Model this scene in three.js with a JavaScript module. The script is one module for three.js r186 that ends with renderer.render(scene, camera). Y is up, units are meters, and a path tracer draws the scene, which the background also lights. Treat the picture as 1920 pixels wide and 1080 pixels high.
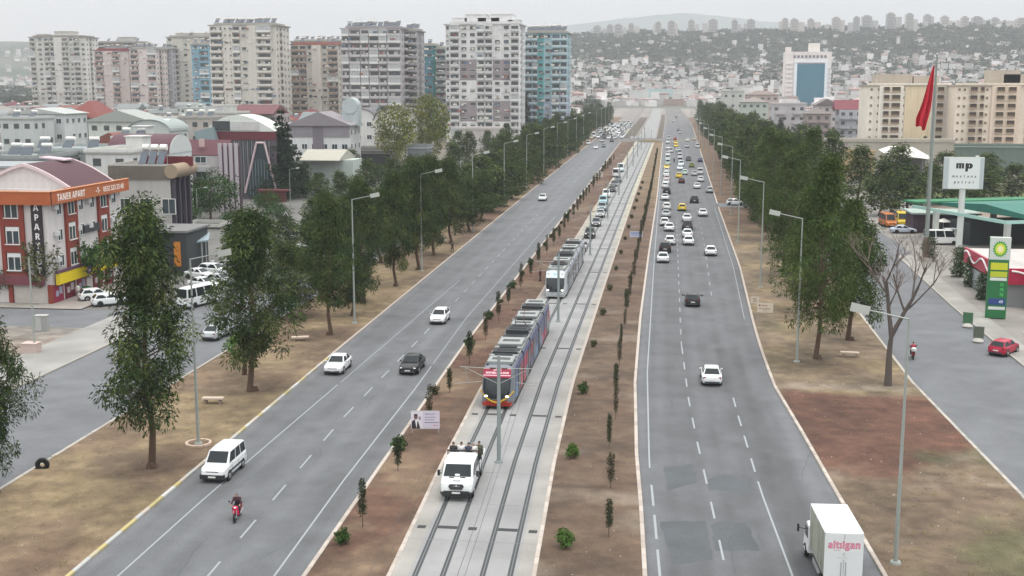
import * as THREE from 'three';
import { mergeGeometries, toCreasedNormals } from 'three/addons/utils/BufferGeometryUtils.js';
import { MarchingCubes } from 'three/addons/objects/MarchingCubes.js';

// ------------------------------------------------------------------ camera, sky, sun, haze, exposure
const FOCAL = 2250, EYE = 26, PITCH = Math.atan(380 / FOCAL), YAW = Math.atan(280 / Math.hypot(FOCAL, 380));
const scene = new THREE.Scene();
const camera = new THREE.PerspectiveCamera(2 * Math.atan(540 / FOCAL) * 180 / Math.PI, 16 / 9, 1, 30000);
camera.rotation.order = 'YXZ';
camera.position.set(0, EYE, 0);
camera.rotation.set(-PITCH, YAW, 0);

const renderer = new THREE.WebGLRenderer({ antialias: true });
renderer.toneMapping = THREE.LinearToneMapping;
renderer.toneMappingExposure = 1.19;
renderer.shadowMap.enabled = true;

{ // overcast sky: brightest overhead, paler towards the horizon, a little warmer on one side
  const W = 512, H = 256, data = new Float32Array(W * H * 4);
  for (let r = 0; r < H; r++) for (let c = 0; c < W; c++) {
    const up = ((r + 0.5) / H - 0.5) * Math.PI, az = ((c + 0.5) / W - 0.5) * 2 * Math.PI, y = Math.max(0, Math.sin(up));
    const side = 0.5 - 0.5 * Math.cos(az - 0.0) * Math.cos(up);            // 1 towards -x
    const cloud = 1 + 0.05 * Math.sin(az * 3 + y * 9) * Math.sin(y * 14 + az) + 0.03 * Math.sin(az * 11 + y * 31);
    const L = (0.585 + 1.5 * Math.pow(y, 0.8)) * cloud * (0.94 + 0.12 * side), o = (r * W + c) * 4;
    data[o] = L * (0.965 + 0.05 * side); data[o + 1] = L * (0.99 + 0.012 * side); data[o + 2] = L * (1.02 - 0.04 * side); data[o + 3] = 1;
  }
  const t = new THREE.DataTexture(data, W, H, THREE.RGBAFormat, THREE.FloatType);
  t.mapping = THREE.EquirectangularReflectionMapping; t.magFilter = THREE.LinearFilter; t.needsUpdate = true;
  scene.background = t; scene.environment = t;
}
const sun = new THREE.DirectionalLight(0xfff3e2, 1.3);
sun.position.set(150, 620, -40); sun.target.position.set(0, 0, -120);
sun.castShadow = true; sun.shadow.radius = 30; sun.shadow.mapSize.set(4096, 4096);
Object.assign(sun.shadow.camera, { left: -320, right: 320, top: 420, bottom: -420, near: 10, far: 1800 });
scene.add(sun, sun.target);
scene.fog = new THREE.FogExp2(new THREE.Color(0.86, 0.90, 0.95), 0.00017);

// ------------------------------------------------------------------ helpers
const TAU = Math.PI * 2, V = (x, y, z) => new THREE.Vector3(x, y, z);
function rng(s) { return () => { s |= 0; s = s + 0x6D2B79F5 | 0; let t = Math.imul(s ^ s >>> 15, 1 | s); t = t + Math.imul(t ^ t >>> 7, 61 | t) ^ t; return ((t ^ t >>> 14) >>> 0) / 4294967296; }; }
const lerp = (a, b, t) => a + (b - a) * t, clamp = (x, a = 0, b = 1) => Math.min(b, Math.max(a, x)), smooth = (a, b, x) => { x = clamp((x - a) / (b - a)); return x * x * (3 - 2 * x); };
const pick = (r, a) => a[Math.floor(r() * a.length) % a.length];
function hash2(x, y, s = 0) { let h = Math.imul(x | 0, 374761393) + Math.imul(y | 0, 668265263) + Math.imul(s | 0, 974634721); h = Math.imul(h ^ h >>> 13, 1274126177); return ((h ^ h >>> 16) >>> 0) / 4294967296; }
function vnoise(x, y, s = 0, wrap = 0) {
  const xi = Math.floor(x), yi = Math.floor(y), u = x - xi, v = y - yi, a = u * u * (3 - 2 * u), b = v * v * (3 - 2 * v), m = (q) => wrap ? ((q % wrap) + wrap) % wrap : q;
  return lerp(lerp(hash2(m(xi), m(yi), s), hash2(m(xi + 1), m(yi), s), a), lerp(hash2(m(xi), m(yi + 1), s), hash2(m(xi + 1), m(yi + 1), s), a), b);
}
function fbm(x, y, s = 0, oct = 4, wrap = 0) { let t = 0, a = 0.5, n = 0; for (let i = 0; i < oct; i++) { t += a * vnoise(x, y, s + i * 17, wrap); n += a; a *= 0.5; x *= 2; y *= 2; wrap *= 2; } return t / n; }
// where a sight line through a point of the picture meets the ground or an upright plane (used to survey the place)
function ray(px, py) { return V(px - 960, 540 - py, -FOCAL).applyEuler(camera.rotation); }
function gp(px, py, h = 0) { const d = ray(px, py); return d.multiplyScalar((h - EYE) / d.y).setY(h).add(V(0, 0, 0)); }
function onZ(px, py, z) { const d = ray(px, py); d.multiplyScalar(z / d.z); d.y += EYE; return d; }
const poly = (...p) => (z) => { if (z >= p[0][0]) return p[0][1]; for (let i = 1; i < p.length; i++) if (z >= p[i][0]) return lerp(p[i - 1][1], p[i][1], (z - p[i - 1][0]) / (p[i][0] - p[i - 1][0])); return p[p.length - 1][1]; };

const used = {};
function numbered(n) { const k = used[n] = (used[n] ?? -1) + 1; return k ? n + '_' + String(k).padStart(3, '0') : n; }
function tag(o, label, category, group, kind) { if (label) o.userData.label = label; if (category) o.userData.category = category; if (group) o.userData.group = group; if (kind) o.userData.kind = kind; return o; }
function thing(name, label, category, p = V(0, 0, 0), turn = 0, group) {
  const o = new THREE.Group(); o.name = numbered(name); scene.add(o); o.position.copy(p); o.rotation.y = turn;
  return tag(o, label, category, group);
}
function fix(list) { // make geometries mergeable
  const flat = list.flat(9).filter(Boolean), anyFree = flat.some((g) => !g.index), col = flat.some((g) => g.attributes.color);
  return flat.map((g) => {
    if (anyFree && g.index) g = g.toNonIndexed();
    if (!g.attributes.uv) g.setAttribute('uv', new THREE.BufferAttribute(new Float32Array(g.attributes.position.count * 2), 2));
    if (!g.attributes.normal) g.computeVertexNormals();
    if (col && !g.attributes.color) g.setAttribute('color', new THREE.BufferAttribute(new Float32Array(g.attributes.position.count * 3).fill(1), 3));
    return g;
  });
}
const mg = (...l) => { const f = fix(l); return f.length === 1 ? f[0] : mergeGeometries(f); };
function part(parent, name, geo, m, label) {
  if (Array.isArray(geo)) geo = mg(geo);
  const o = new THREE.Mesh(geo, m); o.name = name; o.castShadow = o.receiveShadow = true; parent.add(o);
  if (label) o.userData.label = label;
  return o;
}
function solo(name, geo, m, label, category, group) { const o = part(scene, numbered(name), geo, m); return tag(o, label, category, group); }
function struct(name, geo, m) { const o = part(scene, numbered(name), geo, m); o.userData.kind = 'structure'; return o; }
const stuff = (o) => { o.userData.kind = 'stuff'; return o; };
function dup(root, p, turn, label, group, scale) {
  const r = root.clone(); r.name = numbered(root.name.replace(/_\d{3}$/, '')); scene.add(r); if (p) r.position.copy(p); if (turn !== undefined) r.rotation.y = turn;
  if (scale) r.scale.set(scale[0], scale[1], scale[2]);
  if (label) r.userData.label = label;
  if (group) r.userData.group = group;
  return r;
}
// shapes
function bx(w, h, d, x = 0, y = 0, z = 0, ry = 0, rx = 0, rz = 0) { const g = new THREE.BoxGeometry(w, h, d); if (rx || ry || rz) g.applyMatrix4(new THREE.Matrix4().makeRotationFromEuler(new THREE.Euler(rx, ry, rz))); return g.translate(x, y, z); }
function cy(r0, r1, h, x = 0, y = 0, z = 0, n = 10, rx = 0, rz = 0) { const g = new THREE.CylinderGeometry(r1, r0, h, n); if (rx) g.rotateX(rx); if (rz) g.rotateZ(rz); return g.translate(x, y, z); }
function bar(a, b, r0, r1 = r0, n = 6) { const d = b.clone().sub(a), L = d.length(), g = new THREE.CylinderGeometry(r1, r0, L, n, 1); g.translate(0, L / 2, 0); g.applyQuaternion(new THREE.Quaternion().setFromUnitVectors(V(0, 1, 0), d.normalize())); return g.translate(a.x, a.y, a.z); }
function ball(r, x, y, z, sx = 1, sy = 1, sz = 1, n = 8) { return new THREE.SphereGeometry(r, n, Math.max(4, n - 2)).scale(sx, sy, sz).translate(x, y, z); }
function quad(a, b, c, d) { // four corners, counter-clockwise
  const g = new THREE.BufferGeometry(); g.setAttribute('position', new THREE.BufferAttribute(new Float32Array([...a, ...b, ...c, ...d]), 3));
  g.setAttribute('uv', new THREE.BufferAttribute(new Float32Array([0, 0, 1, 0, 1, 1, 0, 1]), 2)); g.setIndex([0, 1, 2, 0, 2, 3]); g.computeVertexNormals(); return g;
}
function rings(list, caps = true, crease = 0.6, closed = true) { // loft through rings of points
  const n = list[0].length, pos = [], idx = [];
  for (const r of list) for (const p of r) pos.push(p[0], p[1], p[2]);
  for (let i = 0; i < list.length - 1; i++) for (let j = 0; j < (closed ? n : n - 1); j++) { const a = i * n + j, b = i * n + (j + 1) % n; idx.push(a, b, b + n, a, b + n, a + n); }
  if (caps) { for (let j = 1; j < n - 1; j++) { idx.push(0, j + 1, j); const o = (list.length - 1) * n; idx.push(o, o + j, o + j + 1); } }
  const g = new THREE.BufferGeometry(); g.setAttribute('position', new THREE.Float32BufferAttribute(pos, 3)); g.setIndex(idx);
  const c = toCreasedNormals(g, crease); c.setAttribute('uv', new THREE.BufferAttribute(new Float32Array(c.attributes.position.count * 2), 2)); return c;
}
function prism(pts, depth) { // outline in x,y pushed along z, centred
  const s = new THREE.Shape(pts.map((p) => new THREE.Vector2(p[0], p[1]))); const g = new THREE.ExtrudeGeometry(s, { depth, bevelEnabled: false }); return g.translate(0, 0, -depth / 2);
}
function tint(g, f) { // vertex colours from a function of position
  const p = g.attributes.position, c = new Float32Array(p.count * 3); for (let i = 0; i < p.count; i++) { const k = f(p.getX(i), p.getY(i), p.getZ(i), i); c[i * 3] = k[0]; c[i * 3 + 1] = k[1]; c[i * 3 + 2] = k[2]; }
  g.setAttribute('color', new THREE.BufferAttribute(c, 3)); return g;
}
// materials
const mats = {};
function M(hex, rough = 0.8, metal = 0, extra) {
  const k = [hex, rough, metal, JSON.stringify(extra ?? 0)].join();
  return mats[k] ??= new THREE.MeshStandardMaterial({ color: hex, roughness: rough, metalness: metal, ...extra });
}
const paintMats = {};
const paint = (hex) => paintMats[hex] ??= new THREE.MeshPhysicalMaterial({ color: hex, roughness: 0.45, specularIntensity: 0.6, clearcoat: 0.3, clearcoatRoughness: 0.1 });
const vcol = (rough = 0.9) => mats['vc' + rough] ??= new THREE.MeshStandardMaterial({ vertexColors: true, roughness: rough });
const GLASS = new THREE.MeshPhysicalMaterial({ color: 0x1d2529, roughness: 0.08, specularIntensity: 0.5 }), DARKGLASS = new THREE.MeshStandardMaterial({ color: 0x262d33, roughness: 0.15 });
const RUBBER = M(0x1a1a1b, 0.9), PLASTIC = M(0x242628, 0.6), STEEL = M(0xa9adae, 0.45, 0.5), RIM = M(0x9a9da0, 0.35, 0.7), CHROME = M(0xc8cccf, 0.2, 0.9);
function dataTex(n, f, srgb = true, rep) {
  const d = new Uint8Array(n * n * 4); for (let y = 0; y < n; y++) for (let x = 0; x < n; x++) { const c = f(x / n, y / n, x, y), o = (y * n + x) * 4; d[o] = clamp(c[0], 0, 255); d[o + 1] = clamp(c[1], 0, 255); d[o + 2] = clamp(c[2], 0, 255); d[o + 3] = 255; }
  const t = new THREE.DataTexture(d, n, n); t.wrapS = t.wrapT = THREE.RepeatWrapping; t.magFilter = THREE.LinearFilter; t.minFilter = THREE.LinearMipmapLinearFilter; t.generateMipmaps = true; if (srgb) t.colorSpace = THREE.SRGBColorSpace; t.needsUpdate = true;
  if (rep) t.repeat.set(rep, rep); return t;
}
function signTex(w, h, draw) {
  const c = document.createElement('canvas'); c.width = w; c.height = h; const x = c.getContext('2d'); draw(x, w, h);
  const t = new THREE.CanvasTexture(c); t.colorSpace = THREE.SRGBColorSpace; t.anisotropy = 4; return t;
}
const signMat = (w, h, draw, rough = 0.5) => new THREE.MeshStandardMaterial({ map: signTex(w, h, draw), roughness: rough });
function face(w, h, x, y, z, ry = 0, rx = 0) { const g = new THREE.PlaneGeometry(w, h); if (rx) g.rotateX(rx); if (ry) g.rotateY(ry); return g.translate(x, y, z); }
// ------------------------------------------------------------------ ground, roads, kerbs, markings
const LL = poly([-30, -30.6], [-60, -30.9], [-115, -31.3], [-300, -31.6], [-570, -31.5], [-1000, -31]);
const LR = poly([-30, -18.2], [-60, -18.6], [-116, -19.4], [-170, -19.2], [-300, -18.7], [-570, -18.2], [-1000, -17]);
const SL = poly([-30, -13.2], [-60, -14.1], [-80, -14.75], [-100, -15.1], [-146, -14.7], [-297, -13.5], [-570, -11.5], [-1000, -9]);
const SR = poly([-30, -5.2], [-60, -6.1], [-80, -6.75], [-103, -7.1], [-150, -6.8], [-284, -5.7], [-572, -2.4], [-1000, 0]);
const RL = poly([-30, 1.2], [-48, 0.5], [-61, -0.2], [-72, -0.6], [-83, -1.1], [-104, -1.65], [-133, -1.7], [-185, -1.3], [-284, -0.3], [-428, 0.5], [-1000, 4]);
const RR = poly([-30, 12.5], [-63, 12.3], [-77, 11.6], [-90, 11.0], [-104, 10.25], [-118, 10.25], [-132, 10.5], [-175, 11.7], [-260, 12.6], [-286, 13], [-806, 20.5], [-1000, 22]);
const QL = poly([-30, 24.2], [-77, 23.6], [-90, 23.2], [-107, 22.7], [-138, 23.3], [-180, 24.5], [-286, 27], [-800, 36], [-1000, 40]);
const QR = poly([-30, 33.6], [-121, 34.2], [-146, 34.8], [-200, 37], [-286, 37], [-800, 46], [-1000, 50]);
const TL = () => -55, TR = () => -42.3;                                     // service road beyond the tree strip
const K = (f, d) => (z) => f(z) + d;

function ribbon(fl, fr, z0, z1, dz, y, cols, colour, dzFar = dz) {
  const pos = [], uv = [], col = [], idx = []; let z = z0, rows = 0;
  for (;;) {
    const a = fl(z), b = fr(z);
    for (let i = 0; i <= cols; i++) { const x = lerp(a, b, i / cols); pos.push(x, y, z); uv.push(x, -z); if (colour) { const c = colour(x, z, i / cols); col.push(c[0], c[1], c[2]); } }
    rows++; if (z <= z1 + 1e-6) break; z = Math.max(z1, z - lerp(dz, dzFar, smooth(-80, -400, z)));
  }
  const n = cols + 1; for (let r = 0; r < rows - 1; r++) for (let i = 0; i < cols; i++) { const a = r * n + i; idx.push(a, a + 1, a + n + 1, a, a + n + 1, a + n); }
  const g = new THREE.BufferGeometry(); g.setAttribute('position', new THREE.Float32BufferAttribute(pos, 3)); g.setAttribute('uv', new THREE.Float32BufferAttribute(uv, 2));
  if (colour) g.setAttribute('color', new THREE.Float32BufferAttribute(col, 3)); g.setIndex(idx); g.computeVertexNormals(); return g;
}
// fine textures (about 4 cm a texel), shared; the large-scale tone rides on vertex colours
const R1 = rng(5);
const asphaltTex = dataTex(512, (u, v) => { const a = fbm(u * 8, v * 8, 1, 5, 8), g = R1(), s = vnoise(u * 3, v * 40, 9, 0) * 0; const k = 205 + (a - 0.5) * 46 + (g - 0.5) * 34; return [k, k, k + s]; }, true, 1 / 16);
const soilTex = dataTex(1024, (u, v) => {
  const a = fbm(u * 6, v * 6, 21, 6, 6), b = fbm(u * 24, v * 24, 33, 4, 24), g = R1(); let k = 186 + (a - 0.5) * 90 + (b - 0.5) * 76 + (g - 0.5) * 44;
  const peb = hash2(Math.floor(u * 340), Math.floor(v * 340), 4); if (peb > 0.9965) k = 252; else if (peb < 0.004) k = 110;
  return [k, k * (0.985 + 0.03 * b), k * (0.97 + 0.04 * a)];
}, true, 1 / 22);
const concTex = dataTex(512, (u, v) => { const a = fbm(u * 5, v * 5, 41, 5, 5), g = R1(), k = 214 + (a - 0.5) * 52 + (g - 0.5) * 20; return [k, k, k * 0.995]; }, true, 1 / 14);
const ground1 = (map, rough, bump) => new THREE.MeshStandardMaterial({ vertexColors: true, map, roughness: rough, bumpMap: bump ? map : null, bumpScale: bump ?? 1 });
const ASPHALT = ground1(asphaltTex, 0.88), SOIL = ground1(soilTex, 1, 0.05), CONCRETE = ground1(concTex, 0.85);
const soilA = [0.292, 0.205, 0.135], soilDark = [0.172, 0.108, 0.072], soilRed = [0.185, 0.088, 0.060], straw = [0.375, 0.285, 0.165], weed = [0.17, 0.158, 0.08], pale = [0.40, 0.335, 0.27];
const mix3 = (a, b, t) => [lerp(a[0], b[0], t), lerp(a[1], b[1], t), lerp(a[2], b[2], t)];
const blob = (x, z, cx, cz, rx, rz) => 1 - smooth(0.7, 1.15, Math.hypot((x - cx) / rx, (z - cz) / rz) + (fbm(x * 0.35, z * 0.35, 77) - 0.5) * 0.9);

// plain far ground: dusty lots between the houses
struct('ground', ribbon(() => -2600, () => 3200, 200, -9000, 180, -0.06, 60, (x, z) => {
  const t = fbm(x * 0.004, z * 0.004, 3), k = fbm(x * 0.02, z * 0.02, 8); let c = mix3([0.25, 0.215, 0.17], [0.10, 0.12, 0.07], smooth(0.4, 0.6, t)); return mix3(c, [0.3, 0.29, 0.27], k * 0.5);
}), SOIL);

const leftRoadTone = (x, z, t) => {
  let k = 0.192; const w = fbm(x * 0.6, z * 0.03, 11), p = fbm(x * 0.09, z * 0.02, 12); k *= 0.93 + 0.16 * w + 0.12 * (p - 0.5);
  const lane = Math.abs(((t * 3) % 1) - 0.5); k *= 1 - 0.10 * Math.exp(-Math.pow((lane - 0.27) / 0.10, 2)) + 0.05 * smooth(0.36, 0.5, lane); k *= 1 - 0.09 * smooth(0.55, 0.72, fbm(x * 0.9 + 7, z * 0.11, 15)); k *= 1 - 0.10 * smooth(0.66, 0.8, fbm(x * 0.5, z * 0.35, 16));
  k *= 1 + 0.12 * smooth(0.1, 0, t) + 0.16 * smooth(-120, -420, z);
  if (t > 0.72) k *= 1 - 0.10 * smooth(0.72, 0.78, t) * smooth(0.97, 0.9, t) * fbm(z * 0.07, x, 14) * 1.6;
  if (Math.abs(z + 131 - x * 0.02) < 1.4) k *= 0.86;                        // old trench seam across the lanes
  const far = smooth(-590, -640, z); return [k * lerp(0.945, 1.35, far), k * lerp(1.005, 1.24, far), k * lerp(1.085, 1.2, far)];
};
const rightRoadTone = (x, z, t) => {
  let k = 0.166; const w = fbm(x * 0.5, z * 0.03, 31), p = fbm(x * 0.1, z * 0.025, 32); k *= 0.92 + 0.18 * w + 0.14 * (p - 0.5);
  const lane = (x - 0.4) / 3.3; { const q = Math.abs((((lane % 1) + 1) % 1) - 0.5); k *= 1 - 0.11 * Math.exp(-Math.pow((q - 0.25) / 0.09, 2)) + 0.06 * smooth(0.36, 0.5, q); } k *= 1 - 0.10 * smooth(0.55, 0.72, fbm(x * 0.9 + 3, z * 0.11, 35)); k *= 1 - 0.10 * smooth(0.64, 0.8, fbm(x * 0.5, z * 0.35, 36));
  k *= 1 + 0.30 * smooth(0.82, 0.93, t) * smooth(-125, -90, z) + 0.22 * smooth(0.10, 0.03, t);
  if (z > -120 && t > 0.62 && t < 0.84) k *= 0.84;                          // newer darker lane
  if (z > -66 && t < 0.3) k *= 0.9;
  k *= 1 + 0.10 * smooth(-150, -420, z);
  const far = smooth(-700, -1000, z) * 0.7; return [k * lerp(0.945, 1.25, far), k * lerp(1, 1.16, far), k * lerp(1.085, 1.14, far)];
};
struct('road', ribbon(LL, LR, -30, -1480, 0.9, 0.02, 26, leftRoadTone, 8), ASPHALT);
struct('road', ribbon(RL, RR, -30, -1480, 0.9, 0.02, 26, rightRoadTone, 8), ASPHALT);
const serviceTone = (x, z) => { const k = 0.202 * (0.9 + 0.2 * fbm(x * 0.2, z * 0.05, 51) + 0.1 * fbm(x, z * 0.2, 52)); return [k * 0.94, k * 1.0, k * 1.085]; };
struct('service_road', ribbon(TL, TR, -30, -700, 2, 0.016, 8, serviceTone, 10), ASPHALT);
struct('service_road', ribbon(QL, QR, -30, -700, 2, 0.016, 8, serviceTone, 10), ASPHALT);
// cross road far along, where the queues stand
struct('crossroad', ribbon(() => -120, () => 120, -566, -604, 6, 0.026, 24, (x, z) => { const k = 0.2 * (0.9 + 0.2 * fbm(x * 0.05, z * 0.05, 61)); return [k * 1.02, k, k * 0.98]; }), ASPHALT);
struct('earthworks', ribbon(() => -70, () => 80, -606, -1700, 30, 0.004, 24, (x, z) => { const k = 0.40 * (0.85 + 0.3 * fbm(x * 0.03, z * 0.01, 62)); return [k * 1.06, k * 0.96, k * 0.9]; }), SOIL);
struct('crossroad', ribbon(() => -60, () => 90, -1400, -1480, 8, 0.03, 24, (x, z) => { const k = 0.34 * (0.85 + 0.3 * fbm(x * 0.03, z * 0.03, 62)); return [k * 1.1, k, k * 0.9]; }), SOIL);
struct('slip_road', ribbon((z) => 13 + (-262 - z) * -0.05, (z) => 28, -262, -270, 2, 0.1105, 6, serviceTone), ASPHALT);

// tree strips and medians: bare soil with straw, weeds, red earth and painted tree shade
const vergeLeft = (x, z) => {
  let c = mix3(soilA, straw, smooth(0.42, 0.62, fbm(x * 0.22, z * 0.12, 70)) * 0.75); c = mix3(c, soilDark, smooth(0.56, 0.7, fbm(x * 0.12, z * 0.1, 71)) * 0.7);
  c = mix3(c, soilDark, blob(x, z, -40.3, -60.5, 4, 2.6) * 0.8); c = mix3(c, straw, blob(x, z, -36, -69, 2.6, 4) * 0.8); c = mix3(c, soilDark, blob(x, z, -33.6, -76, 2.2, 2.6) * 0.75);  // dark blob at the near trunk: tree shade painted into the soil colour
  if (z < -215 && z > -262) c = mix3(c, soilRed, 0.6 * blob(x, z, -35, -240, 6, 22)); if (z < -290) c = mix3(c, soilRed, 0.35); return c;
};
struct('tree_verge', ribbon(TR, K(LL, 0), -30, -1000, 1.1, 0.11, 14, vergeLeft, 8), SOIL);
const medianLeft = (x, z) => { let c = mix3(soilDark, soilRed, 0.15 + 0.55 * smooth(0.4, 0.62, fbm(x * 0.12, z * 0.07, 81))); c = mix3(c, soilA, smooth(0.48, 0.7, fbm(x * 0.25, z * 0.2, 82)) * 0.9); return c.map((k) => k * (z < -130 ? 0.92 : 1)); };
struct('median', ribbon(LR, SL, -30, -566, 1.1, 0.11, 8, medianLeft, 6), SOIL);
const medianRight = (x, z) => {
  let c = mix3([0.205, 0.142, 0.10], soilDark, smooth(0.45, 0.65, fbm(x * 0.2, z * 0.12, 91)) * 0.55); c = mix3(c, pale, 0.5 * smooth(0.6, 0.72, fbm(x * 0.16, z * 0.42, 92))); c = mix3(c, soilRed, 0.35 * smooth(-130, -200, z)); return mix3(c, straw, 0.55 * smooth(-210, -330, z));
};
struct('median', ribbon(SR, RL, -30, -566, 1.1, 0.11, 8, medianRight, 6), SOIL);
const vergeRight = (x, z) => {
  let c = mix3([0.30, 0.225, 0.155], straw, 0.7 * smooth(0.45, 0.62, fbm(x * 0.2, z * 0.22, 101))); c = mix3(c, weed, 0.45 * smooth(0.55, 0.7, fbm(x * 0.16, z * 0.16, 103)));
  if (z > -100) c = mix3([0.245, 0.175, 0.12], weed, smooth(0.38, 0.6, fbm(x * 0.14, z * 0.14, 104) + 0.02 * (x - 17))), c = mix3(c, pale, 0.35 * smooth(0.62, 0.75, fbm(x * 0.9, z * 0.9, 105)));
  c = mix3(c, soilRed, clamp(Math.max(blob(x, z, 14.6, -91, 5.2, 11.5), blob(x, z, 19.6, -93.5, 4.8, 9), blob(x, z, 12.6, -98, 4, 4.6)) * 1.1)); c = mix3(c, pale, 0.7 * blob(x, z, 16.5, -104.5, 6, 1.8)); c = mix3(c, soilDark, 0.6 * blob(x, z, 15.5, -111.5, 3.8, 3));  // last dark blob puts the shade under the big tree into the colour
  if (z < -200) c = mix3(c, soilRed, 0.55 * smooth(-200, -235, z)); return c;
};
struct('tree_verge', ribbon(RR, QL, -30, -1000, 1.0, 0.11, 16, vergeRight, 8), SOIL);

const farStrip = (x, z) => mix3([0.13, 0.11, 0.09], [0.2, 0.16, 0.13], fbm(x * 0.2, z * 0.05, 95));
struct('median', ribbon(K(LR, 0.3), K(SL, -1.5), -606, -1000, 8, 0.08, 3, farStrip), SOIL); struct('median', ribbon(K(SR, 0.4), K(RL, -0.4), -606, -1100, 8, 0.08, 3, farStrip), SOIL);
// concrete tramway with a paler walkway along each edge
const slabTone = (x, z) => { const k = 0.345 * (0.88 + 0.18 * fbm(x * 0.7, z * 0.06, 111) + 0.08 * fbm(x * 0.1, z * 0.04, 112)); return [k * 0.985, k, k * 1.03]; };
const walkTone = (x, z) => { const k = 0.375 * (0.88 + 0.24 * fbm(x * 0.6, z * 0.1, 115)); const f = smooth(-150, -330, z) * 0.25; return [k * (1.02 + f), k * (0.99 + f), k * 0.94]; };
const slab = struct('tramway', ribbon(K(SL, 1.15), K(SR, -1.05), -30, -566, 1.2, 0.13, 10, slabTone, 6), CONCRETE);
const walks = [[K(SL, 0.25), K(SL, 1.15)], [K(SR, -1.05), K(SR, -0.25)]];
for (const [a, b] of walks) struct('walkway', ribbon(a, b, -30, -566, 1.2, 0.134, 3, walkTone, 6), CONCRETE);
struct('tramway', ribbon(K(SL, 0.2), K(SR, -0.2), -604, -1400, 8, 0.05, 8, slabTone), CONCRETE);
const trackL = K(SL, 2.27), trackR = K(SR, -2.13), GROOVE = M(0x3d4143, 0.85), RAILTOP = M(0x6a6e70, 0.4, 0.7), GRATE = M(0x2e3133, 0.8);
for (const t of [trackL, trackR]) for (const s of [-0.74, 0.74]) {
  const r = struct('rail_track', ribbon(K(t, s - 0.15), K(t, s + 0.15), -30, -566, 1.5, 0.138, 1, null, 8), GROOVE);
  part(r, 'rail_head', ribbon(K(t, s - 0.035), K(t, s + 0.035), -30, -566, 1.5, 0.143, 1, null, 8), RAILTOP);
}
let grateZ = -66.9;
for (let i = 0; i < 9; i++, grateZ -= 24.9) for (const [t, inner, outer] of [[trackL, 1, -1.55], [trackR, 1, 1.5]]) {
  const g = thing('drain_grate', 'dark steel drain grate set across a tram track in the concrete', 'drain grate', V(t(grateZ), 0.136, grateZ), 0, 'drain grates across the tram tracks');
  part(g, 'cross_channel', bx(1.16, 0.012, 0.42, 0, 0.004, 0), GRATE); part(g, 'inspection_cover', bx(0.5, 0.012, 0.45, outer, 0.004, 0.1), GRATE);
  if (t === trackL) part(g, 'inspection_cover', bx(0.5, 0.012, 0.45, 1.5, 0.004, 0.05), GRATE);
}
// concrete panel joints across the slab
{ const j = []; for (let z = -40; z > -300; z -= 6.22) j.push(bx(SR(z) - SL(z) - 0.5, 0.004, 0.03, (SR(z) + SL(z)) / 2, 0.1365, z)); stuff(part(slab, 'panel_joint', j, M(0x7f8486, 0.9))); const s = ribbon((z) => (SL(z) + SR(z)) / 2 - 0.03, (z) => (SL(z) + SR(z)) / 2 + 0.03, -30, -400, 3, 0.1375, 1); part(slab, 'centre_joint', s, M(0x878c8f, 0.9)); }

// kerbs: near the eye stone by stone, further off as runs of stones
const kerbCols = { grey: [M(0xa3a09a, 0.9), M(0x96938d, 0.9), M(0xaba59b, 0.9)], yellow: [M(0xaa9f70, 0.85), M(0xa1976c, 0.85), M(0xa8a08a, 0.85)], white: [M(0xb4b5b2, 0.85), M(0xa6a7a5, 0.85)], buff: [M(0xaba29a, 0.9), M(0xa0978f, 0.9), M(0xb0a8a0, 0.9)] };
const stoneGeo = (() => { const s = prism([[-0.13, 0], [0.13, 0], [0.13, 0.13], [0.1, 0.16], [-0.1, 0.16], [-0.13, 0.13]], 0.97); return s; })();
function kerb(f, zNear, zBreak, zFar, scheme, side, top = 0) {
  const k = new THREE.Group(); k.name = numbered('kerb'); k.userData.kind = 'structure'; scene.add(k); const r = rng(Math.round(zNear * 7 + f(-80) * 13));
  let i = 0; for (let z = zNear; z > zBreak; z -= 1, i++) {
    const set = scheme === 'painted' ? ((i >> 1) % 2 ? kerbCols.yellow : kerbCols.white) : kerbCols[scheme], m = scheme === 'painted' && r() < 0.22 ? pick(r, kerbCols.buff) : pick(r, set);
    const o = part(k, 'kerb_stone', stoneGeo, m); o.position.set(f(z - 0.5) + side * 0.13, top + (r() - 0.5) * 0.012, z - 0.5); o.rotation.y = Math.atan2(f(z) - f(z - 1), 1);
  }
  const a = K(f, side > 0 ? 0 : -0.26), b = K(f, side > 0 ? 0.26 : 0), y = top + 0.157, T = ribbon(a, b, zBreak, zFar, 4, y, 1, null, 12), W1 = ribbon(f, f, zBreak, zFar, 4, 0, 1, null, 12);
  const p = W1.attributes.position; for (let q = 0; q < p.count; q++) { p.setX(q, f(p.getZ(q)) + (side > 0 ? 0 : 0)); p.setY(q, q % 2 ? y : 0); } W1.computeVertexNormals();
  stuff(part(k, 'kerb_run', [T, W1], pick(r, kerbCols[scheme === 'painted' ? 'buff' : scheme])));
}
kerb(LL, -42, -112, -800, 'painted', -1); kerb(LR, -42, -92, -562, 'buff', 1); kerb(SL, -42, -92, -562, 'buff', 1); kerb(SR, -42, -92, -562, 'buff', -1);
kerb(RL, -42, -112, -562, 'buff', -1); kerb(RR, -42, -112, -262, 'buff', 1); kerb(RR, -270, -271, -900, 'buff', 1); kerb(TR, -50, -100, -600, 'grey', 1); kerb(QL, -50, -110, -262, 'grey', -1);

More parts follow.
